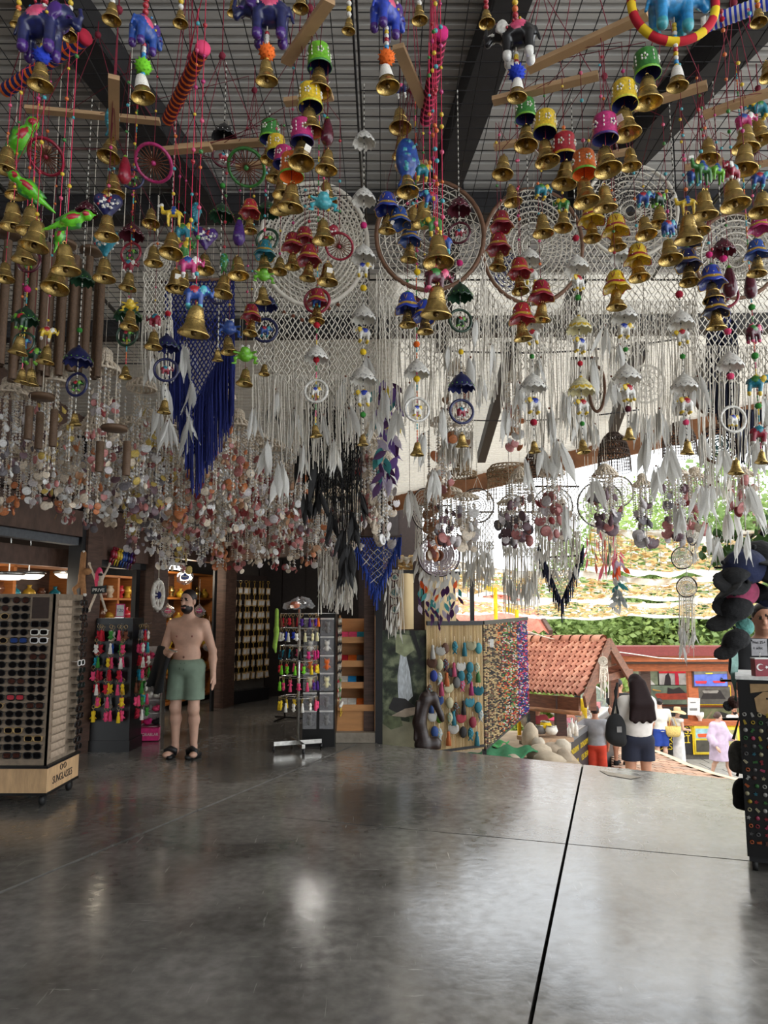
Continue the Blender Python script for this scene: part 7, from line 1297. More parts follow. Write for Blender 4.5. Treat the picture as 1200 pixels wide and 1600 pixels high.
def photo(label, px0, px1, py0, py1, Y, base, shapes, frame=WD, grp='printed pictures on the kiosk'):
    a, b = kp(px0, py1, Y), kp(px1, py0, Y); w, h = b.x - a.x, b.z - a.z; q = thing('picture_board', label, 'poster', ((a.x + b.x) / 2, Y, a.z), 0, grp)
    ob('print_panel', M().box((0, 0, h / 2), (w, .04, h)).mesh('print_panel', [mat('print_' + str(base), rgb(*base), .5, var=.4, scale=4, detail=6)]), q)
    ob('frame', M().box((0, .03, h / 2), (w + .08, .03, h + .08)).mesh('frame', [frame]), q)
    for i, (nm, pts, c) in enumerate(shapes): ob(nm, M().prism([((x - .5) * w, z * h) for x, z in pts], .006, y0=-.024 - .004 * i).mesh(nm, [mat('print_' + str(c), rgb(*c), .5, var=.3, scale=6)]), q)
raft = lambda x, z, w, h: [(x - w, z), (x - w * .8, z - h), (x + w * .8, z - h), (x + w, z), (x + w * .9, z + h * .4), (x - w * .9, z + h * .3)]
photo('misty river road print, upper left of kiosk', 986, 1027, 1047, 1070, 24.0, (110, 120, 96), [('printed_river', ((.2, 0), (.45, .6), (.6, .6), (.9, 0)), (176, 176, 170)), ('printed_flash', raft(.55, .25, .12, .1), (214, 220, 190))])
photo('red canopy and paddlers print, upper middle of kiosk', 1030, 1078, 1046, 1070, 24.0, (170, 168, 164), [('printed_canopy', ((0, .75), (0, 1), (1, 1), (1, .75)), (190, 30, 40)), ('printed_paddler', ((.15, 0), (.2, .6), (.3, .8), (.36, .4), (.36, 0)), (34, 30, 34)), ('printed_paddler', ((.5, 0), (.5, .8), (.58, .9), (.62, .5), (.62, 0)), (180, 30, 56)), ('printed_paddler', ((.85, 0), (.85, .6), (.95, .9), (1, .4), (1, 0)), (120, 30, 50))])
photo('blue water print with red rafts, upper right of kiosk', 1085, 1135, 1047, 1072, 22.65, (92, 112, 206), [('printed_bank', ((0, .72), (0, 1), (1, 1), (1, .78)), (120, 118, 110)), ('printed_raft', raft(.2, .28, .18, .12), (200, 36, 52)), ('printed_raft', raft(.75, .3, .2, .1), (204, 40, 50)), ('printed_raft', raft(.45, .82, .12, .06), (214, 200, 60)), ('printed_rower', ((.78, .3), (.8, .55), (.86, .5), (.86, .3)), (30, 28, 30))])
photo('orange raft print with crew in the middle of kiosk', 1017, 1080, 1071, 1100, 24.0, (104, 120, 100), [('printed_raft', raft(.52, .5, .42, .26), (170, 62, 36)), ('printed_crew', ((.4, .55), (.42, .9), (.55, .8), (.7, .92), (.85, .6)), (40, 34, 34)), ('printed_oar', ((.05, .75), (.05, .82), (.25, .72), (.25, .68)), (200, 150, 60))])
photo('dark print of rapids and boulders right of kiosk post', 1090, 1140, 1073, 1100, 24.0, (100, 98, 90), [('printed_boulder', ((.1, .3), (.25, .85), (.7, .8), (.85, .3)), (46, 42, 40)), ('printed_foam', raft(.4, .75, .25, .12), (160, 158, 150))], MATTE('yellow'))
photo('black board with small lettering below the orange raft', 1024, 1080, 1106, 1128, 24.0, (44, 46, 42), [('printed_line', ((.25, .7), (.25, .85), (.45, .85), (.45, .7)), (200, 190, 120))])
photo('green jungle print low behind counter', 1090, 1160, 1107, 1129, 24.0, (120, 122, 84), [('printed_rocks', ((.4, .1), (.5, .8), (.7, .6), (.75, .1)), (54, 50, 44)), ('printed_trunk', ((.1, .0), (.3, .8), (.34, .8), (.16, 0)), (150, 132, 100))])
photo('yellow bordered raft flyer on the counter front', 1086, 1109, 1134, 1177, 22.44, (220, 196, 60), [('printed_photo', ((.08, .55), (.08, .9), (.92, .9), (.92, .55)), (150, 190, 196)), ('printed_raft', raft(.5, .68, .32, .1), (220, 84, 36)), ('printed_photo', ((.08, .06), (.08, .48), (.92, .48), (.92, .06)), (70, 66, 56))], MATTE('yellow')); photo('yellow bordered rapids flyer behind the lavender robe', 1128, 1153, 1136, 1180, 22.44, (214, 196, 70), [('printed_photo', ((.08, .4), (.08, .9), (.92, .9), (.92, .4)), (170, 160, 110)), ('printed_photo', ((.08, .06), (.08, .34), (.92, .34), (.92, .06)), (90, 84, 66))], MATTE('yellow'))
a = kp(1084, 1104, 22.3); q = thing('price_notice', 'white paper price notice taped to the kiosk post', 'sign', a, 0); ob('paper', M().box((0, 0, 0), (.36, .015, .50), 0, Matrix.Rotation(.06, 4, 'Y')).mesh('paper', [WHT]), q); ob('written_line', M().box((-.02, -.01, -.08), (.22, .004, .07)).mesh('written_line', [MATTE('grey')]), q); ob('written_line', M().box((-.02, -.01, .12), (.16, .004, .03)).mesh('written_line', [MATTE('grey')]), q)
a = kp(1036, 1128, 22.6); q = thing('menu_box', 'white framed display box standing on the kiosk counter', 'box', a); ob('box_frame', M().box((0, 0, .14), (.36, .1, .28)).mesh('box_frame', [WHT]), q); ob('box_face', M().box((0, -.055, .14), (.30, .01, .22)).mesh('box_face', [MATTE('brown')]), q)
a = kp(1094, 1128, 22.6); q = thing('white_cup', 'white carved cup on the kiosk counter by the post', 'cup', a); ob('cup_body', M().lathe([(0, 0), (.06, 0), (.05, .08), (.11, .16), (.12, .28), (.09, .28)], 12).mesh('cup_body', [WHITEP]), q); ob('cup_rim', M().lathe([(.10, .27), (.125, .285), (.10, .30)], 12).mesh('cup_rim', [CHR]), q)
# ---- further buildings on the left: brown chalet and red tile roof
a, b = P(697, 985, 13.0), P(736, 905, 13.0); t = thing('brown_chalet', 'small dark brown plank cabin with sloping roof beyond the bamboo screen', 'cabin', ((a.x + b.x) / 2, 13.0, -.8)); w = b.x - a.x
for i in range(6): ob('plank', M().box((-w / 2 + w * (i + .5) / 6, 0, 1.1), (w / 6 * .95, .05, 2.1 - .05 * i)).mesh('plank', [wood('chalet_plank', 84, 58, 48)]), t)
ob('roof_board', M().bar((-w / 2 - .1, -.1, 2.35), (w / 2 + .12, -.1, 1.75), .5, .07).mesh('roof_board', [WD]), t); ob('window', M().box((-.02, -.04, 1.4), (.12, .03, .3)).mesh('window', [MATTE('black')]), t); ob('base_rail', M().box((0, -.06, .75), (w + .3, .08, .08)).mesh('base_rail', [WBLK]), t)
for i in range(8): ob('hung_charm', M().ball((0, 0, 0), .03, 6, 4).mesh('hung_charm', [MATTE(['royal', 'white', 'yellow', 'black'][i % 4])]), t, (.08, -.06, 1.2 + i * .09))
p = P(738, 978, 12.6); struct('trim_2', M().box((p.x, 12.6, .9), (.07, .07, 2.6)).mesh('trim_2', [WBLK]))
a, b = P(728, 976, 20), P(808, 960, 22); t = thing('tile_roof_house', 'low house with pinkish red tiled roof beyond the cabin', 'house', ((a.x + b.x) / 2, 21, -3)); w = b.x - a.x + .8; m = M()
vs = []; n = 40
for i in range(n + 1): x = -w / 2 + w * i / n; vs += [(x, -1.6, 3.9 + .05 * math.sin(i * 1.57)), (x, 1.4, 4.9 + .05 * math.sin(i * 1.57))]
ob('tile_slope', m.add(vs, [(2 * i, 2 * i + 2, 2 * i + 3, 2 * i + 1) for i in range(n)]).mesh('tile_slope', [mat('far_tiles', rgb(196, 116, 96), .8, var=.25, scale=6)]), t); ob('house_wall', M().box((0, 0, 1.9), (w * .9, 2.4, 3.8)).mesh('house_wall', [mat('far_wall', rgb(170, 150, 126), .9)]), t); ob('gable_edge', M().bar((w / 2, -1.6, 3.85), (w / 2, 1.4, 4.85), .1, .2).mesh('gable_edge', [WD]), t); ob('ridge', M().tube([(-w / 2, 1.4, 4.95), (w / 2, 1.4, 4.95)], .14, 8).mesh('ridge', [TILE[0]]), t)
for i, (px, y0, y1, lb) in enumerate(((775, 918, 985, 'yellow steel pole with bracket behind the white feather curtain'), (808, 952, 985, 'short yellow steel pole above the tiled hut'))):
    a = P(px, y1, 13.5); b = P(px, y0, 13.5); t = thing('yellow_pole', lb, 'pole', (a.x, 13.5, -1.5), 0, 'yellow poles'); ob('pole_shaft', M().tube([(0, 0, 0), (0, 0, b.z + 1.5)], .035, 8).mesh('pole_shaft', [MATTE('yellow')]), t); ob('bracket', M().bar((0, 0, b.z + 1.45), (-.2, 0, b.z + 1.5), .05, .08).mesh('bracket', [MATTE('yellow')]), t)
m = M(); m.tube([P(808, 975, 12.6), P(812, 983, 12.7), P(850, 995, 13.2), P(870, 1000, 13.6)], .012, 5); tag(ob('sagging_rope', m.mesh('sagging_rope', [CREAM])), 'pale rope running from bead screen to hut roof ridge', 'rope')
# ---- trees
LEAF = [thin('leaf_green_%d' % i, rgb(*c), .4) for i, c in enumerate(((150, 172, 104), (128, 152, 92), (168, 190, 112)))]; BARK = mat('bark', rgb(96, 82, 66), .9, var=.3, scale=6)
def tree(label, px, ytop, Y, rx, m, n=2600, ls=.30, zb=-3.1, ybot=1020, seed=0):
    rr = random.Random(seed + int(px)); p = P(px, ytop, Y); zt = p.z; z0 = P(px, ybot, Y).z; t = thing('tree', label, 'tree', (p.x, Y, zb), 0, 'trees beyond the kiosk'); H = zt - zb; q = M(); cz = (zt + z0) / 2 - zb; rz = (zt - z0) / 2 + .3; cl = [(rr.uniform(-.75, .75) * rx, rr.uniform(-.6, .6) * rx * .6, cz + rr.uniform(-.8, .8) * rz, rx * rr.uniform(.22, .42)) for _ in range(26)]
    vs, fs = [], []
    for i in range(n):
        c = rr.choice(cl); d = Vector((rr.gauss(0, 1), rr.gauss(0, 1), rr.gauss(0, 1))).normalized() * c[3] * rr.uniform(.6, 1.0); o = Vector(c[:3]) + d; u = Vector((rr.gauss(0, 1), rr.gauss(0, 1), rr.gauss(0, .6))).normalized(); v = u.orthogonal(); v.rotate(Matrix.Rotation(rr.uniform(0, 6), 3, u)); s_ = ls * rr.uniform(.6, 1.2); b = len(vs)
        vs += [o - u * s_, o + v * s_ * .45, o + u * s_, o - v * s_ * .45]; fs.append((b, b + 1, b + 2, b + 3))
    ob('foliage', q.add(vs, fs, 0, False).mesh('foliage', [m]), t)['kind'] = 'stuff'; tr = M(); tr.tube([(0, 0, 0), (.1, 0, H * .4), (-.1, .1, H * .8)], [.3, .22, .1], 8)
    for i in range(6): c = cl[i]; tr.tube([(0, 0, H * (.35 + .08 * i)), tuple(Vector(c[:3]) * .6 + Vector((0, 0, H * .2))), c[:3]], [.09, .06, .02], 5)
    ob('trunk', tr.mesh('trunk', [BARK]), t)
for i, (px, yt, Y, rx, mi, lb) in enumerate(((700, 950, 34, 4, 1, 'dark green tree behind the bamboo screen'), (770, 940, 36, 4.5, 0, 'olive green tree behind the tile-roof house'), (845, 925, 34, 5, 0, 'bright green tree above the tiled hut'), (905, 930, 38, 5, 1, 'mid green tree behind the hut ridge'), (960, 900, 40, 6, 1, 'tall hazy tree left of kiosk roof'), (1010, 780, 42, 6.5, 0, 'tallest tree showing between the nets'), (1060, 870, 36, 6, 1, 'wide tree above the kiosk'), (1115, 800, 34, 6, 2, 'yellow-green leafy tree right above the kiosk'), (1180, 740, 32, 6, 1, 'big tree at the outer right behind caps'), (1250, 760, 34, 6, 0, 'outermost tree beyond the pin stand'))): tree(lb, px, yt, Y, rx, LEAF[mi], 9000, .15)
for i, (px, yt, yb, Y, rx, lb) in enumerate(((918, 1055, 1130, 20, 1.0, 'green shrub seen under the hut gable'), (937, 1062, 1120, 21, .7, 'green shrub between the hut posts'), (845, 1095, 1150, 16, .8, 'green shrub behind the hut worker'))): tree(lb, px, yt, Y, rx, LEAF[2 if i else 1], 1500, .13, -2.9, yb)
# big-leaved branch close to the roof edge
b0 = P(1215, 812, 6.9); t = thing('leafy_branch', 'dark big-leaved branch reaching in from the right below the feathers', 'branch', b0); LM = M().add([(0, 0, 0), (.35, .06, -.3), (.42, .1, -.6), (.0, .16, -1.0), (-.42, .1, -.6), (-.35, .06, -.3), (0, .0, -.5)], [(0, 6, 2, 1), (6, 3, 2), (0, 5, 4, 6), (6, 4, 3)]).mesh('leaf', [thin('fig_leaf', rgb(46, 72, 28), .35)])
pts = [Vector((0, 0, 0)), P(1180, 835, 6.9) - b0, P(1145, 860, 6.95) - b0, P(1118, 880, 7.0) - b0]; ob('twig', M().tube(pts, [.02, .015, .01, .005], 5).mesh('twig', [BARK]), t); pts2 = [pts[1], P(1140, 838, 6.8) - b0, P(1112, 850, 6.8) - b0]; ob('twig', M().tube(pts2, [.012, .008, .004], 5).mesh('twig', [BARK]), t)
for i in range(90):
    q = pts if i % 2 else pts2; f = RN.random() * (len(q) - 1); k = min(int(f), len(q) - 2); p = q[k].lerp(q[k + 1], f - k) + Vector((RN.uniform(-.14, .14), RN.uniform(-.15, .15), RN.uniform(-.14, .12))); ob('leaf', LM, t, p, (RN.uniform(-.6, .6), RN.uniform(-.6, .6), RN.uniform(0, 6)), RN.uniform(.07, .11))
# ---- camouflage shade nets: cut cloth flaps on cords
CAMO = [thin('camo_tan', rgb(208, 178, 122), .6), thin('camo_sand', rgb(222, 196, 140), .6), thin('camo_white', rgb(240, 238, 230), .5)]
def net(label, corners, n, sag, seed, s=.085):
    q = [P(*c) for c in corners]; t = thing('camouflage_net', label, 'shade net', q[0], 0, 'camouflage shade nets'); rr = random.Random(seed); o0 = q[0]; vs, fs, mi = [], [], []
    def pt(u, v): p = q[0].lerp(q[1], u).lerp(q[3].lerp(q[2], u), v) - o0; p.z -= sag * (4 * u * (1 - u)) * .5 + sag * .45 * abs(math.sin(u * 7 + v * 2)); return p
    for i in range(n):
        u, v = rr.random(), rr.random(); c = pt(u, v); a = rr.uniform(0, 6); b = len(vs); k = s * rr.uniform(.6, 1.5); e1 = Vector((math.cos(a), math.sin(a), rr.uniform(-.5, .5))) * k; e2 = Vector((-math.sin(a), math.cos(a), rr.uniform(-.5, .5))) * k * rr.uniform(.35, .7)
        vs += [c - e1, c - e1 * .2 + e2, c + e1, c + e1 * .3 - e2]; fs.append((b, b + 1, b + 2, b + 3)); mi.append(rr.choice([0, 0, 0, 1, 2]))
    ob('cloth_flaps', M().add(vs, fs, mi, False).mesh('cloth_flaps', CAMO), t)['kind'] = 'stuff'
    if seed == 4: ob('tie_rope', M().tube([(0, 0, 0), (0, 0, ROOFZ(10.6) - o0.z + .02)], .006, 4).mesh('tie_rope', [CREAM]), t)
    m = M()
    for j in range(9): m.tube([pt(i / 12, j / 8) for i in range(13)], .006, 3)
    for j in range(13): m.tube([pt(j / 12, i / 8) for i in range(9)], .006, 3)
    ob('net_cords', m.mesh('net_cords', [CREAM]), t)['kind'] = 'stuff'
    for v0 in (0.0, 1.0):
        w = []; k = 30
        for i in range(k + 1): p = pt(i / k, v0); w += [p, p + Vector((0, .10, -.03 - .07 * abs(math.sin(i * .55))))]
        ob('sunlit_fold_band', M().add(w, [(2 * i, 2 * i + 2, 2 * i + 3, 2 * i + 1) for i in range(k)]).mesh('sunlit_fold_band', [CAMO[2]]), t)  # white fold along the net edge, its sunlit brightness put into the colour
net('upper camouflage net strip stretching from roof edge', ((925, 815, 9.4), (1190, 826, 8.6), (1200, 884, 11.4), (915, 880, 11.6)), 900, .12, 1, .07); net('middle camouflage net strip above the trees', ((680, 868, 11.5), (1190, 894, 11.6), (1190, 922, 15), (690, 918, 14.5)), 1300, .22, 2, .08); net('lower camouflage net strip above the kiosk roof', ((690, 922, 15.2), (1190, 928, 15.4), (1180, 952, 20.5), (700, 950, 20)), 1300, .25, 3, .10); net('small camouflage net piece beside the cream blinds', ((598, 862, 10.6), (655, 868, 10.6), (660, 892, 11.6), (600, 890, 11.6)), 240, .05, 4)
# ================================================================== people
def V3(*a): return np.array(a, float)
def joints(**o):
    J = dict(pel=V3(0, 0, .95), waist=V3(0, .0, 1.08), chest=V3(0, .01, 1.28), neck=V3(0, .015, 1.47), head=V3(0, -.015, 1.63), shL=V3(.185, .02, 1.415), elL=V3(.235, .04, 1.12), wrL=V3(.245, -.02, .87), shR=V3(-.185, .02, 1.415), elR=V3(-.235, .04, 1.12), wrR=V3(-.245, -.02, .87),
             hipL=V3(.09, .01, .92), knL=V3(.10, -.02, .50), anL=V3(.10, .03, .09), toL=V3(.11, -.14, .03), hipR=V3(-.09, .01, .92), knR=V3(-.10, -.02, .50), anR=V3(-.10, .03, .09), toR=V3(-.11, -.14, .03), look=V3(0, -1, 0))
    for k, v in o.items(): J[k] = V3(*v)
    return J
def prims(J, fat=1.0, fem=False):
    p = {}; f = fat; w = .92 if fem else 1.0
    p['torso'] = [('e', J['pel'] + V3(0, 0, -.01), (.165 * f, .115 * f, .12), .05), ('e', J['waist'], (.145 * f * w, .105 * f, .13), .05), ('e', J['chest'], (.165 * w * f, .115 * f, .17), .05), ('c', J['shL'] + V3(-.03, 0, -.01), J['shR'] + V3(.03, 0, -.01), .075 * w, .075 * w, .05), ('e', J['chest'] + V3(.07, -.05, .03), (.085, .06, .07), .05), ('e', J['chest'] + V3(-.07, -.05, .03), (.085, .06, .07), .05)]
    p['torso'] += [('c', J['neck'] + V3(0, .02, -.01), J[q] * .62 + J['neck'] * .38 + V3(0, .01, -.015), .048, .05, .05) for q in ('shL', 'shR')]
    p['neck'] = [('c', J['neck'] + V3(0, .01, -.05), J['head'] + V3(0, .02, -.06), .058 * w, .055 * w, .03)]
    lk = J['look'] / np.linalg.norm(J['look']); sd = np.cross(lk, V3(0, 0, 1)); h = J['head']; up = V3(0, 0, 1)
    p['head'] = [('e', h + V3(0, 0, .03), (.076, .092, .095), .02), ('e', h + lk * .022 - up * .05, (.058, .062, .07), .03), ('c', h + lk * .085 + up * .015, h + lk * .108 - up * .022, .012, .017, .012), ('e', h + sd * .078 + up * 0, (.016, .026, .034), .006), ('e', h - sd * .078, (.016, .026, .034), .006), ('c', h + lk * .088 - up * .062 + sd * .02, h + lk * .088 - up * .062 - sd * .02, .009, .009, .006)]
    p['eyes'] = [('e', h + lk * .086 + sd * s * .032 + up * .018, (.012, .010, .008), 0) for s in (1, -1)]; p['brows'] = [('c', h + lk * .092 + sd * s * .048 + up * .038, h + lk * .096 + sd * s * .016 + up * .042, .006, .006, 0) for s in (1, -1)]
    for s in 'LR':
        a, b, c = J['sh' + s], J['el' + s], J['wr' + s]; p['ua' + s] = [('c', a, b, .058 * f * w, .043 * w, .03)]; p['fa' + s] = [('c', b, b + (c - b) * .35, .043 * w, .045 * w, .02), ('c', b + (c - b) * .35, c, .045 * w, .029 * w, .02)]
        d = (c - b) / (np.linalg.norm(c - b) + 1e-9); d = J.get('hd' + s, d); out = V3(1 if s == 'L' else -1, 0, 0); pn = np.cross(d, V3(0, 1, 0) if abs(d[1]) < .9 else V3(0, 0, 1)); pn = pn / (np.linalg.norm(pn) + 1e-9); ac = np.cross(d, pn); pal = c + d * .055
        p['hand' + s] = [('e', pal, (.026, .034, .045), .02), ('c', c, pal + d * .03, .026, .030, .02)]; cu = J.get('curl' + s, V3(0, 0, 0)); L = (.062, .072, .068, .052)
        for i in range(4):
            r0 = pal + d * .035 + ac * (.027 - i * .018); m_ = r0 + d * L[i] * .55 + cu * .012; e_ = m_ + d * L[i] * .45 + cu * .030 + pn * .006; p['hand' + s] += [('c', r0, m_, .0098, .009, .006), ('c', m_, e_, .009, .0075, .004)]
        th = pal + ac * .030 - d * .02; p['hand' + s] += [('c', th, th + ac * .022 + d * .032 + cu * .01, .012, .010, .008), ('c', th + ac * .022 + d * .032 + cu * .01, th + ac * .024 + d * .060 + cu * .022, .010, .008, .004)]
        a, b, c, t = J['hip' + s], J['kn' + s], J['an' + s], J['to' + s]; p['th' + s] = [('c', a, b, .088 * f, .057, .04)]; p['ca' + s] = [('c', b, b + (c - b) * .3 + V3(0, .018, 0), .055, .058, .03), ('c', b + (c - b) * .3 + V3(0, .018, 0), c, .056, .036, .03), ('e', b + V3(0, -.02, 0), (.05, .045, .06), .03)]
        p['ft' + s] = [('c', c + V3(0, .02, -.05), t, .036, .03, .02), ('c', c, c + V3(0, 0, -.04), .038, .038, .02), ('e', t, (.042, .05, .026), .02)]
    return p
def fill(S, P_, keys, g=0, inf=0.0):
    for k in keys:
        for q in P_[k]:
            if q[0] == 'c': S.cap(q[1], q[2], q[3] + inf, q[4] + inf, q[5], g)
            else: S.ell(q[1], tuple(r + inf for r in q[2]), q[3], g)
ALLB = ['torso', 'neck', 'head', 'uaL', 'uaR', 'faL', 'faR', 'handL', 'handR', 'thL', 'thR', 'caL', 'caR', 'ftL', 'ftR']
def bounds(J, m=.2): A = np.stack([v for k, v in J.items() if k not in ('look', 'curlL', 'curlR', 'hdL', 'hdR')]); return A.min(0) - m, A.max(0) + m
SKIN = {k: mat('skin_' + k, rgb(*c), .55, var=.1, scale=14) for k, c in dict(fair=(206, 164, 142), tan=(184, 134, 108), light=(214, 172, 150)).items()}; HAIR = mat('dark_hair', rgb(30, 20, 20), .5, var=.3, scale=40, stretch=(4, 4, 1)); HAIRR = mat('auburn_hair', rgb(26, 11, 12), .75, var=.5, scale=50, stretch=(6, 6, .6), spec=.2)
def person(label, loc, rz, J, H=1.75, skin='fair', res=.016, fat=1.0, fem=False, face=True, beard=False, hair='short', wear=(), hm=HAIR):
    k = H / 1.75; t = thing('person', label, 'person', loc, rz); t.scale = (k, k, k); Q = prims(J, fat, fem); lo, hi = bounds(J)
    S = SDF(lo, hi, res); fill(S, Q, ALLB)
    if beard:
        h = J['head']; lk = J['look'] / np.linalg.norm(J['look']); S.ell(h + lk * .03 - V3(0, 0, .072), (.062, .064, .058), .01, 1); S.cap(h + lk * .09 + V3(0, 0, -.047) + V3(.025, 0, 0), h + lk * .09 + V3(0, 0, -.047) - V3(.025, 0, 0), .009, .009, .004, 1)
    if face: fill(S, Q, ['eyes'], 2); fill(S, Q, ['brows'], 1)
    if beard and face: h = J['head']; lk = J['look'] / np.linalg.norm(J['look']); S.cap(h + lk * .098 - V3(.014, 0, .066), h + lk * .098 - V3(-.014, 0, .066), .006, .006, .002, 3)
    ob('body', S.mesh('body', [SKIN[skin], hm, mat('eye_dark', rgb(24, 18, 16), .2), mat('lips', rgb(166, 98, 88), .5)]), t)
    h = J['head']; lk = J['look'] / np.linalg.norm(J['look'])
    if hair:
        S = SDF(h - .3 - V3(0, 0, .5 if hair == 'long' else 0), h + .3, min(res, .012)); S.ell(h + V3(0, 0, .045) - lk * .014, (.086, .100, .098), .01)
        fz = lambda x, y, z: np.maximum((lk[0] * (x - h[0]) + lk[1] * (y - h[1])) - .055 - .25 * np.clip(z - h[2] - .07, -.2, .2) * 2, -(z - h[2] + (.05)) if hair == 'short' else -10)
        S.clip(fz)
        if hair == 'long':
            bk = -lk
            for i in range(7):
                a = (i - 3) / 3.0; sd = np.cross(lk, V3(0, 0, 1)); S.cap(h + bk * .07 + sd * a * .06 + V3(0, 0, .02), h + bk * .165 + sd * a * .10 + V3(0, 0, -.22), .05, .055, .03); S.cap(h + bk * .165 + sd * a * .10 + V3(0, 0, -.22), h + bk * .17 + sd * a * .15 + V3(0, 0, -.40 - .03 * (i % 2)), .055, .03, .03)
        if hair == 'bun': S.ell(h - lk * .10 + V3(0, 0, .02), (.04, .04, .045), .03)
        ob('hair', S.mesh('hair', [hm]), t)
    for (nm, keys, inf, clipf, m, extra) in wear:
        S = SDF(lo - .15, hi + .15, res); fill(S, Q, keys, 0, inf)
        for e in extra: (S.cap(*e[1:]) if e[0] == 'c' else S.ell(*e[1:]))
        if clipf: S.clip(clipf)
        ob(nm, S.mesh(nm, [m]), t)
    return t
def fab(key, r, g, b): return mat('fabric_' + key, rgb(r, g, b), .9, var=.14, scale=9, bump=.25, bscale=5)
def sleeve(J, s, f, r): return ('c', J['sh' + s], J['sh' + s] + (J['el' + s] - J['sh' + s]) * f, r, r * 1.05, .03)
def shorts(J, f, r): return [('c', J['hip' + s] + V3(0, 0, .02), J['hip' + s] + (J['kn' + s] - J['hip' + s]) * f, r, r * 1.02, .03) for s in 'LR'] + [('e', J['pel'] + V3(0, 0, .0), (.196, .152, .115), .04)]
# -- the shirtless man
p = G(285, 1184); J = joints(wrR=(-.135, -.235, 1.10), elR=(-.275, .02, 1.12), wrL=(.30, .0, .86), elL=(.27, .06, 1.12), knR=(-.10, -.03, .51), anR=(-.105, .02, .09), toR=(-.14, -.15, .03), knL=(.11, -.05, .50), anL=(.10, .02, .09), toL=(.15, -.14, .03), look=(-.28, -1, 0), head=(0, -.015, 1.66), neck=(0, .015, 1.485), shL=(.178, .02, 1.41), shR=(-.178, .02, 1.41), hdR=(.55, -.75, .1), curlR=(.6, .4, .8), curlL=(-.2, -.9, 0))
t = person('bearded shirtless man in sage green shorts and black slides', (p.x, p.y + .05, .018), -.06, J, 1.70, 'fair', .0075, 1.06, beard=True)
lo, hi = bounds(J); S = SDF(lo - .1, hi + .1, .012); [(S.cap(*e[1:]) if e[0] == 'c' else S.ell(*e[1:])) for e in shorts(J, .80, .112)]; S.clip(lambda x, y, z: np.maximum(z - 1.035, .60 - z)); ob('shorts', S.mesh('shorts', [fab('sage', 124, 142, 124)]), t)
ob('waist_cord', M().tube([(-.02, -.135, 1.0), (-.03, -.15, .93)], .006, 5).tube([(.02, -.135, 1.0), (.015, -.15, .92)], .006, 5).mesh('waist_cord', [fab('sage_dark', 96, 112, 98)]), t)
m = M(); pts = [(.062 * math.cos(a), .015 + .03 - .085 * math.sin(a) if False else -.02 - .09 * abs(math.sin(a)), 1.475 - .16 * math.sin(a)) for a in [PI * i / 14 for i in range(15)]]; m.tube(pts, .0035, 4); ob('necklace', m.mesh('necklace', [CHR]), t)
for s in (-1, 1): ob('nipple', M().ball((s * .085, -.108, 1.285), (.012, .008, .012), 8, 5).mesh('nipple', [mat('areola', rgb(150, 96, 84), .6)]), t)
ob('navel', M().ball((0, -.113, 1.06), (.012, .006, .014), 8, 5).mesh('navel', [mat('navel_shade', rgb(120, 80, 68), .8)]), t)
for s in 'RL':
    tx, ty = J['to' + s][0], J['to' + s][1]; ax = J['an' + s][0]; a = math.atan2(tx - ax, .17); sl = ob('slide_sandal', M().lathe([(0, -.03), (.9, -.03), (1.0, -.012), (1.0, .012), (0, .014)], 18, sx=.052, sy=.14).mesh('slide_sandal', [cmat('slide_black', 16, 16, 18, .5)]), t, ((tx + ax) / 2, (ty + .05) / 2 - .015, .012), (0, 0, -a if s == 'L' else -a)); ob('strap', M().tube([(-.056, -.03, .0), (-.05, -.03, .05), (0, -.035, .075), (.05, -.03, .05), (.056, -.03, .0)], [.012, .03, .034, .03, .012], 8).mesh('strap', [MATS['slide_black']]), sl)
# the phone and the dark shirt he carries are things of their own
M4 = Matrix.Translation((p.x, p.y + .05, .018)) @ Matrix.Rotation(-.06, 4, 'Z') @ Matrix.Scale(1.70 / 1.75, 4); w_ = M4 @ Vector((-.045, -.335, 1.145)); tt = thing('phone', 'small silver phone held in the shirtless man\'s hand', 'phone', w_); ob('phone_body', M().box((0, 0, 0), (.085, .055, .010), 0, Matrix.Rotation(.35, 4, 'Y')).mesh('phone_body', [cmat('phone_silver', 170, 166, 150, .3, metal=.5)]), tt); ob('phone_screen', M().box((0, 0, .006), (.075, .045, .002), 0, Matrix.Rotation(.35, 4, 'Y')).mesh('phone_screen', [LENS]), tt)
vs = []; fs = []; n, mm_ = 12, 12
for j in range(mm_ + 1):
    for i in range(n + 1):
        a = i / n; f = j / mm_; x = -.30 + .19 * a - (.10 - .02 * a) * f; y = .0 - .22 * a - .05 * math.sin(a * 9 + f) * f - .03; z = 1.165 - .43 * f - .05 * a + .025 * math.sin(a * 7); vs.append((x, y, z))
for j in range(mm_):
    for i in range(n): fs.append((j * (n + 1) + i, j * (n + 1) + i + 1, (j + 1) * (n + 1) + i + 1, (j + 1) * (n + 1) + i))
o = ob('black_shirt', M().add([tuple(M4 @ Vector(v)) for v in vs], fs).mesh('black_shirt', [fab('black', 14, 14, 16)])); md = o.modifiers.new('thick', 'SOLIDIFY'); md.thickness = .05; md.offset = 0; tag(o, 'black shirt draped over the shirtless man\'s forearm', 'shirt')
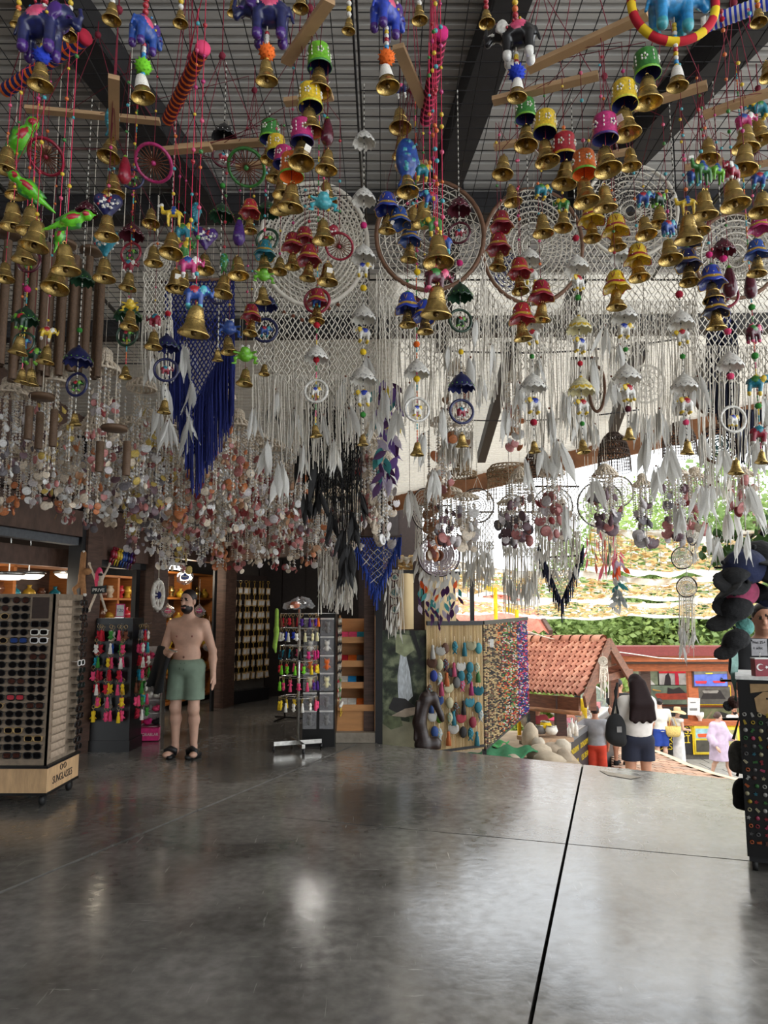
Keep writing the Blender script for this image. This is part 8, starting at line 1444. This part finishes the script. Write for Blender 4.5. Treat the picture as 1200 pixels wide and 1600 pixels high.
# -- woman in white tee, seen from behind
Y = 9.7; p = P(992, 1055, Y); gz = rampz(Y); H = p.z - gz; J = joints(shL=(.165, .02, 1.41), shR=(-.165, .02, 1.41), elL=(.25, -.06, 1.16), wrL=(.24, -.25, 1.24), elR=(-.20, -.04, 1.15), wrR=(-.19, -.20, 1.0), look=(.15, -1, 0))
t = person('long-haired woman in white tee and navy shorts seen from behind', (p.x, Y, gz), PI, J, H, 'tan', .011, 1.0, True, False, False, 'long', [('tee', ['torso'], .028, lambda x, y, z: np.maximum(z - 1.50, 1.0 - z), fab('offwhite', 206, 200, 194), [sleeve(J, 'L', .62, .085), sleeve(J, 'R', .62, .085), ('e', J['waist'] + V3(0, 0, .05), (.19, .14, .17), .05)]), ('shorts', [], 0, lambda x, y, z: np.maximum(z - 1.03, .70 - z), fab('navy', 24, 28, 46), shorts(J, .62, .112))], HAIRR)
bp_ = P(962, 1132, Y - .12); tt = thing('black_tote', 'black shoulder tote bag on the long-haired woman\'s side', 'bag', bp_); S = SDF((-.2, -.15, -.3), (.2, .15, .3), .014); S.ell((0, 0, -.06), (.13, .07, .2), .02); S.cap((-.05, 0, -.15), (.06, 0, -.2), .08, .07, .05); ob('bag_body', S.mesh('bag_body', [fab('black', 14, 14, 16)]), tt); ob('strap', M().tube([(-.04, 0, .12), (.02, .02, .32), (.07, .10, .50), (.05, .14, .40), (.05, .05, .12)], .016, 6).mesh('strap', [fab('black', 14, 14, 16)]), tt); ob('white_print', M().box((.02, -.075, -.05), (.06, .004, .07)).mesh('white_print', [MATTE('grey')]), tt)
# -- man in grey tee and red shorts at the freezer
Y = 15.0; p = P(929, 1103, Y); H = 1.68; J = joints(elR=(.0, 0, 0), shR=(-.19, .02, 1.42)); J = joints(elL=(.42, .0, 1.24), wrL=(.64, -.10, 1.20), elR=(-.26, .03, 1.13), wrR=(-.24, -.10, .92))
person('man in grey tee and red shorts leaning towards the freezer', (p.x, Y, p.z - H), PI - .25, J, H, 'tan', .017, 1.1, False, False, False, 'short', [('tee', ['torso'], .022, lambda x, y, z: np.maximum(z - 1.49, .93 - z), fab('greytee', 148, 152, 158), [sleeve(J, 'L', .55, .085), sleeve(J, 'R', .6, .085)]), ('shorts', [], 0, lambda x, y, z: np.maximum(z - .98, .50 - z), fab('redshorts', 196, 62, 40), shorts(J, .9, .115)), ('belt', [], 0, lambda x, y, z: np.maximum(z - .975, .935 - z), fab('black', 14, 14, 16), [('e', J['pel'] + V3(0, 0, .0), (.185, .135, .11), .0)])])
# -- person in blue shorts partly hidden behind her
Y = 15.5; gz = rampz(Y); p = P(966, 1062, Y); H = p.z - gz; J = joints(elL=(.22, -.1, 1.18), wrL=(.12, -.22, 1.4), look=(-.5, -1, 0))
person('person in blue shorts and black shoes half hidden by the tote', (p.x, Y, gz), PI * .8, J, H, 'tan', .018, 1.0, False, True, False, 'short', [('tee', ['torso'], .022, lambda x, y, z: np.maximum(z - 1.49, .93 - z), fab('blacktee', 30, 30, 34), [sleeve(J, 'L', .55, .08), sleeve(J, 'R', .55, .08)]), ('shorts', [], 0, lambda x, y, z: np.maximum(z - .98, .52 - z), fab('blueshorts', 50, 116, 190), shorts(J, .88, .112)), ('shoes', ['ftL', 'ftR'], .014, lambda x, y, z: z - .11, fab('black', 14, 14, 16), [])])
# -- at the kiosk
Y = 21.8; p = P(1030, 1092, Y); H = p.z + 2.98; J = joints(elR=(-.27, -.1, 1.15), wrR=(-.20, -.3, 1.13)); person('man in white tee and royal blue shorts at the kiosk counter', (p.x, Y, -2.98), PI, J, H, 'fair', .019, 1.05, False, False, False, 'short', [('tee', ['torso'], .03, lambda x, y, z: np.maximum(z - 1.49, .90 - z), fab('whitetee', 228, 226, 220), [sleeve(J, 'L', .6, .09), sleeve(J, 'R', .6, .09)]), ('shorts', [], 0, lambda x, y, z: np.maximum(z - .98, .52 - z), fab('royalshorts', 40, 70, 160), shorts(J, .88, .115))])
Y = 21.9; p = P(1058, 1107, Y); H = p.z + 2.98; J = joints(elR=(-.22, .0, 1.14), wrR=(-.18, -.22, 1.10)); t = person('woman in white dress and wide straw hat at the kiosk', (p.x, Y, -2.98), PI * .62, J, H, 'fair', .019, .95, True, True, False, 'bun', [('dress', ['torso'], .02, lambda x, y, z: np.maximum(z - 1.46, .12 - z), fab('whitedress', 222, 220, 218), [('c', V3(0, 0, .95), V3(0, 0, .14), .165, .19, .05)])])
k = H / 1.75; hp = t.location + Vector((0, 0, 1.70 * k)); tt = thing('straw_hat', 'wide-brimmed straw hat on the woman in white', 'hat', hp); ob('crown', M().lathe([(.095, -.03), (.10, .03), (.085, .09), (0, .10)], 18).mesh('crown', [mat('straw', rgb(206, 176, 134), .9, scale=40)]), tt); ob('brim', M().lathe([(.09, -.02), (.16, -.03), (.24, -.07), (.245, -.075), (.16, -.04), (.09, -.03)], 22, mod=lambda r, z, a, i: (r, z + .03 * math.sin(2 * a) * r * 4)).mesh('brim', [MATS['straw']]), tt)
bp_ = P(1052, 1142, Y - .25); tt = thing('straw_bag', 'woven straw shoulder bag carried by the woman in white', 'bag', bp_); ob('bag_body', M().lathe([(0, -.16), (.16, -.16), (.21, -.08), (.23, .12), (.20, .12), (0, .0)], 16, sy=.5).mesh('bag_body', [mat('straw_bag', rgb(214, 186, 112), .9, scale=40, var=.3)]), tt); ob('handle', M().tube([(-.12, 0, .1), (-.06, .05, .36), (.06, .08, .36), (.12, 0, .1)], .014, 5).mesh('handle', [MATS['straw_bag']]), tt)
Y = 20.0; p = P(1121, 1113, Y); gz = -2.96; H = p.z - gz; J = joints(elR=(-.33, .02, 1.12), wrR=(-.34, -.16, .90), elL=(.29, -.06, 1.12), wrL=(.22, -.26, 1.08), look=(.9, -.5, 0), anL=(.10, -.22, .12), toL=(.11, -.38, .05), knL=(.1, -.16, .5), anR=(-.1, .2, .12), toR=(-.1, .03, .05), knR=(-.1, .05, .5))
t = person('woman in a loose lavender towelling robe walking past the kiosk', (p.x, Y, gz), .55, J, H, 'light', .018, 1.25, True, True, False, 'bun', [('robe', ['torso'], .05, lambda x, y, z: np.maximum(z - 1.50, .52 - z), fab('lavender', 190, 172, 194), [('c', V3(0, .0, 1.3), V3(0, 0, .5), .20, .27, .06), sleeve(J, 'L', .95, .095), sleeve(J, 'R', .95, .095), ('c', J['elR'], J['elR'] + (J['wrR'] - J['elR']) * .6, .09, .10, .04), ('c', J['elL'], J['elL'] + (J['wrL'] - J['elL']) * .6, .09, .095, .04), ('e', V3(0, .09, 1.47), (.12, .08, .06), .04)])], mat('brown_hair', rgb(70, 50, 42), .6))
Y = 23.4; p = P(1146, 1104, Y); H = 1.66; J = joints(elL=(.22, -.16, 1.22), wrL=(.08, -.16, 1.46), elR=(-.26, -.1, 1.14), wrR=(-.2, -.3, 1.1)); person('kiosk clerk in white tee resting his hand on his cheek', (p.x, Y, p.z - H), .3, J, H, 'tan', .018, 1.0, False, True, True, 'short', [('tee', ['torso'], .022, lambda x, y, z: np.maximum(z - 1.49, .93 - z), fab('whitetee', 228, 226, 220), [sleeve(J, 'L', .55, .085), sleeve(J, 'R', .55, .085)])])
Y = 13.4; p = P(838, 1096, Y); H = 1.6; J = joints(elR=(.0, 0, 0)); J = joints(elL=(.26, -.12, 1.16), wrL=(.24, -.34, 1.1), elR=(-.24, -.1, 1.14), wrR=(-.1, -.3, 1.05)); person('hut worker in red top and head scarf behind the counter', (p.x, Y, p.z - H), .4, J, H, 'tan', .018, 1.0, True, True, False, None, [('top', ['torso', 'uaL', 'uaR'], .022, lambda x, y, z: np.maximum(z - 1.49, .93 - z), fab('redtop', 130, 40, 44), []), ('head_scarf', [], 0, lambda x, y, z: y + .06 - .0 * z, fab('scarf', 120, 70, 80), [('e', J['head'] + V3(0, .02, .03), (.10, .115, .12), .01)]), ('skirt', [], 0, lambda x, y, z: np.maximum(z - .98, .1 - z), fab('darkskirt', 50, 40, 46), [('c', V3(0, 0, .95), V3(0, 0, .15), .16, .2, .04)])])
ORD = 'top second third fourth fifth sixth seventh eighth ninth tenth eleventh twelfth thirteenth fourteenth fifteenth sixteenth bottom'.split()
# ================================================================== charm stand and cap rack at the right edge
sx, sy = 2.2, 4.68; t = thing('charm_stand', 'tall black castered stand covered with small shoe charms', 'display rack', (sx + .4 * .905 + .25 * .425, sy - .4 * .425 + .25 * .905, 0), -.44); t0 = Vector(t.location); SM = Matrix.Translation(t0) @ Matrix.Rotation(-.44, 4, 'Z')
ob('stand_body', M().box((0, 0, .615), (.8, .5, 1.05)).mesh('stand_body', [BLKP]), t); ob('stand_top', M().box((0, 0, 1.15), (.82, .52, .02)).mesh('stand_top', [WHT]), t); ob('bottom_rail', M().box((0, 0, .08), (.78, .48, .04)).mesh('bottom_rail', [WBLK]), t)
for (x, y) in ((-.36, -.2), (.36, -.2), (-.36, .2), (.36, .2)):
    c = ob('caster', M().box((x, y, .07), (.04, .03, .03)).mesh('caster', [BLKP]), t); ob('wheel', M().tube([(x - .016, y, .038), (x + .016, y, .038)], .038, 14).mesh('wheel', [MATS['rubber']]), c)
CLG = cmat('clog_tan', 150, 122, 84, .7); pts = [(-.30, .95), (-.31, 1.03), (-.26, 1.07), (-.10, 1.08), (.05, 1.06), (.05, .98), (-.02, .93), (-.12, .905), (-.24, .92)]
ob('clog_picture', M().prism(pts, .004, y0=-.254).mesh('clog_picture', [CLG]), t); ob('clog_strap', M().prism([(-.33, 1.06), (-.33, 1.115), (-.20, 1.12), (-.19, 1.085)], .004, y0=-.255).mesh('clog_strap', [CLG]), t)
for i in range(12): ob('clog_hole', M().ball((-.24 + (i % 4) * .045 + .015 * (i // 4), -.257, 1.03 - .03 * (i // 4)), (.006, .002, .006), 6, 4).mesh('clog_hole', [MATTE('black')]), t)
CH = [M().lathe([(0, .2), (.3, .18), (.5, 0), (.3, -.18), (0, -.2)], 10, T=Matrix.Rotation(PI / 2, 4, 'X')).mesh('charm', [PC('white')]), M().prism([(math.cos(a) * (.5 if i % 2 else .24), math.sin(a) * (.5 if i % 2 else .24)) for i, a in enumerate([k * PI / 5 for k in range(10)])], .2).mesh('charm', [PC('white')]), M().prism([(-.5, -.2), (-.5, .2), (.5, .3), (.5, -.3)], .2, T=Matrix.Rotation(.6, 4, 'Y')).mesh('charm', [PC('white')]), M().ring((0, 0, 0), .34, .14, 12, 5).mesh('charm', [PC('white')]), M().prism([(-.3, -.5), (.3, -.5), (.2, 0), (.45, .3), (.1, .5), (-.4, .3), (-.15, 0)], .2).mesh('charm', [PC('white')])]
for i in range(17):
    for j in range(6):
        col = RN.choice(['white', 'cream', 'yellow', 'red', 'teal', 'green', 'pink', 'brown', 'orange', 'grey']); k = RN.randrange(5); tag(ob('charm', CH[k], None, SM @ Vector((-.375 + j * .044 + RN.uniform(-.006, .006), -.258, .93 - i * .047)), (0, RN.uniform(-.8, .8), -.44), .027, [mat('charm_' + col, rgb(*[int(v * .55) for v in COLS[col]]), .5)]), '%s shoe charm on the black stand, %s row down, %s column' % (col, ORD[i], ['first', 'second', 'third', 'fourth', 'fifth', 'sixth'][j]), 'charm', 'shoe charms on the black stand')
tt = thing('crest_box', 'dark red box with white crescent and star on the stand', 'box', (2.35, 4.68, 1.16)); tt.scale = (.7, .7, .62); ob('box_body', M().box((0, 0, .085), (.13, .08, .17)).mesh('box_body', [cmat('flag_red', 122, 18, 34, .5)]), tt)
cr = []
for i in range(13): a = .7 + (2 * PI - 1.4) * i / 12; cr.append((-.022 + .034 * math.cos(a), .09 + .034 * math.sin(a)))
for i in range(13): a = 2 * PI - .85 - (2 * PI - 1.7) * i / 12; cr.append((-.014 + .027 * math.cos(a), .09 + .027 * math.sin(a)))
ob('crescent', M().prism(cr, .003, y0=-.042).mesh('crescent', [WHT]), tt); ob('star', M().prism([(.034 + math.cos(a) * (.018 if i % 2 else .008), .09 + math.sin(a) * (.018 if i % 2 else .008)) for i, a in enumerate([k * PI / 5 for k in range(10)])], .003, y0=-.042).mesh('star', [WHT]), tt); ob('box_lid', M().box((0, 0, .175), (.135, .085, .012)).mesh('box_lid', [WHT]), tt)
tt = thing('price_note', 'handwritten grey price note standing above the red box', 'sign', (2.36, 4.70, 1.285)); ob('note_paper', M().box((0, 0, .05), (.10, .004, .105)).mesh('note_paper', [cmat('note_grey', 150, 148, 150, .8)]), tt); text('lettering', 'Net 25+', .024, MATTE('black'), tt, (0, -.004, .08), (PI / 2, 0, 0), .0005); text('lettering', '1 adet', .024, MATTE('black'), tt, (-.01, -.004, .045), (PI / 2, 0, 0), .0005); ob('note_clip', M().tube([(0, 0, -.01), (0, 0, .02)], .004, 5).mesh('note_clip', [CHR]), tt)
# cap rack behind the stand
def fab(key, r, g, b): return mat('fabric_' + key, rgb(r, g, b), .9, var=.3, scale=14, bump=1.0, bscale=16)
CB = fab('cap_black', 16, 16, 18); CN = fab('cap_navy', 22, 30, 62); CPK = fab('cap_pink', 150, 62, 92); CT = fab('cap_teal', 84, 140, 132)
S = SDF((-.16, -.26, -.1), (.16, .16, .14), .013); S.ell((0, .0, -.02), (.10, .115, .13), .01); S.clip(lambda x, y, z: -z - .03); S.ell((0, -.15, -.02), (.085, .10, .014), .02, 1); S.ell((0, 0, .11), (.015, .015, .01), .005); CAP = S.mesh('cap', [CB, CB])
rk = thing('cap_rack', 'black pole rack hung with caps behind the charm stand', 'display rack', (2.66, 5.0, 0)); ob('pole', M().tube([(0, 0, 0), (0, 0, 2.05)], .02, 8).mesh('pole', [BLKP]), rk)
for z in (.85, 1.1, 1.62, 1.85): ob('cross_arm', M().bar((-.42, 0, z), (.3, 0, z), .015, .015).mesh('cross_arm', [BLKP]), rk)
for i in range(3): a = i * 2.1; ob('foot_arm', M().bar((0, 0, .02), (.25 * math.cos(a), .25 * math.sin(a), .02), .03, .03).mesh('foot_arm', [BLKP]), rk)
for i, (px, py, Y, m1, m2, sc, rot, lb) in enumerate(((1165, 885, 4.8, CN, CB, 1.35, (.5, .5, -.6), 'navy blue cap topmost on the rack'), (1148, 905, 4.75, CB, CB, 1.1, (.4, -.4, -.9), 'black cap jutting out below the navy cap'), (1190, 900, 4.85, CB, CB, 1.4, (.3, .2, .4), 'plain black cap at the frame edge, top'), (1160, 925, 4.75, CPK, CB, .95, (.7, .7, -.7), 'black cap with pink crown in the middle'), (1150, 952, 4.7, CB, CB, .95, (.5, .3, -1.0), 'black cap with pointed peak, third down'), (1180, 928, 4.9, CB, CN, .95, (.3, -.3, .2), 'black cap with navy peak by the seller'), (1164, 978, 4.8, CT, CB, .6, (.6, .6, -.3), 'teal cap with black peak near the price note'), (1150, 1000, 4.7, CB, CB, .8, (.5, .2, -.9), 'lowest black cap above the kiosk roof'), (1188, 868, 4.95, CB, CB, 1.3, (.2, .1, -.2), 'black cap behind the navy cap'), (1147, 1097, 5.2, fab('brown_leather', 92, 60, 52), CB, .42, (.6, 1.0, -.5), 'brown leather cap beside the charm stand'))):
    tt = thing('cap', lb, 'cap', P(px, py, Y), 0, 'caps on the pole rack'); tt.rotation_euler = rot; ob('crown', CAP, tt, sc=(sc, sc * 1.1, sc * .7), mats=[m1, m2]); ob('strap', M().tube([(-.08, .08, -.03), (-.03, .13, -.05), (.03, .13, -.05), (.08, .08, -.03)], .008, 5).mesh('strap', [m2]), tt, sc=sc); ob('button', M().ball((0, 0, .115), .014, 6, 4).mesh('button', [m2]), tt, sc=sc)
tt = thing('mint_scarf', 'pale mint scarf strip hanging beside the red box', 'scarf', P(1148, 1010, 4.95)); vs = []
for i in range(10): z = -.04 * i; vs += [(-.03 + .008 * math.sin(i), .01 * math.sin(i * 1.3), z + .02), (.025 - .012 * i / 3, .01 * math.cos(i), z)]
ob('scarf_cloth', M().add(vs, [(2 * i, 2 * i + 1, 2 * i + 3, 2 * i + 2) for i in range(9)]).mesh('scarf_cloth', [fab('mint', 160, 200, 190)]), tt); ob('scarf_knot', M().ball((0, 0, .03), (.035, .025, .03), 8, 5).mesh('scarf_knot', [MATS['fabric_mint']]), tt)
S = SDF((-.14, -.12, -.2), (.14, .12, .2), .014); S.ell((0, 0, .0), (.09, .07, .13), .03); S.cap((-.04, 0, -.1), (.05, 0, -.12), .05, .05, .04)
for (px, py, m1, sc, lb) in ((1146, 1180, fab('grey_bag', 84, 84, 80), .72, 'grey cloth bag hanging on the charm stand side'), (1152, 1238, CB, .7, 'round black pouch hanging low on the charm stand side')):
    tt = thing('side_bag', lb, 'bag', P(px + 8, py, 4.95), 0, 'bags on the stand side'); ob('bag_body', S.mesh('bag_body', [m1]), tt, sc=sc); ob('strap', M().tube([(-.03, 0, .1), (.02, 0, .24), (.05, 0, .1)], .01, 5).mesh('strap', [m1]), tt)
# the seller at the frame edge
Y = 5.45; p = P(1190, 946, Y); J = joints(look=(-.55, -1, 0), elR=(-.25, -.05, 1.13), wrR=(-.2, -.22, 1.0)); t = person('dark-haired seller in black tee behind the charm stand', (p.x, Y, 0), .1, J, p.z, 'tan', .011, 1.0, False, True, False, 'short', [('tee', ['torso'], .022, lambda x, y, z: np.maximum(z - 1.49, .93 - z), fab('black', 14, 14, 16), [sleeve(J, 'L', .6, .085), sleeve(J, 'R', .6, .085)]), ('trousers', ['thL', 'thR', 'caL', 'caR'], .02, lambda x, y, z: np.maximum(z - 1.0, .08 - z), fab('darkjean', 30, 32, 40), shorts(J, .3, .11))])
text('shirt_lettering', 'CANO', .06, WHT, t, (-.06, -.165, 1.30), (PI / 2, 0, 0), .001)
# ================================================================== labels: tell look-alikes apart by their place
def ordinal(n):
    w = ['first', 'second', 'third', 'fourth', 'fifth', 'sixth', 'seventh', 'eighth', 'ninth', 'tenth', 'eleventh', 'twelfth']
    w += ['thirteenth', 'fourteenth', 'fifteenth', 'sixteenth', 'seventeenth', 'eighteenth', 'nineteenth', 'twentieth']
    return w[n - 1] if n <= 20 else (['twenty', 'thirty', 'forty', 'fifty'][n // 10 - 2] + '-' + w[n % 10 - 1] if n % 10 else ['twentieth', 'thirtieth', 'fortieth', 'fiftieth'][n // 10 - 2])
_by = {}
for o in REG: _by.setdefault(o['label'], []).append(o)
bpy.context.view_layer.update()
for lab, L in _by.items():
    if len(L) < 2: continue
    def key(o):
        w = o.matrix_world.translation; return (w.x / max(w.y, 0.3))
    L.sort(key=key); k = len(L)
    for i, o in enumerate(L):
        how = 'leftmost one' if i == 0 else 'rightmost one' if i == k - 1 else '%s from the left' % ordinal(i + 1)
        o['label'] = lab + ', ' + how
        if 'group' not in o: o['group'] = lab
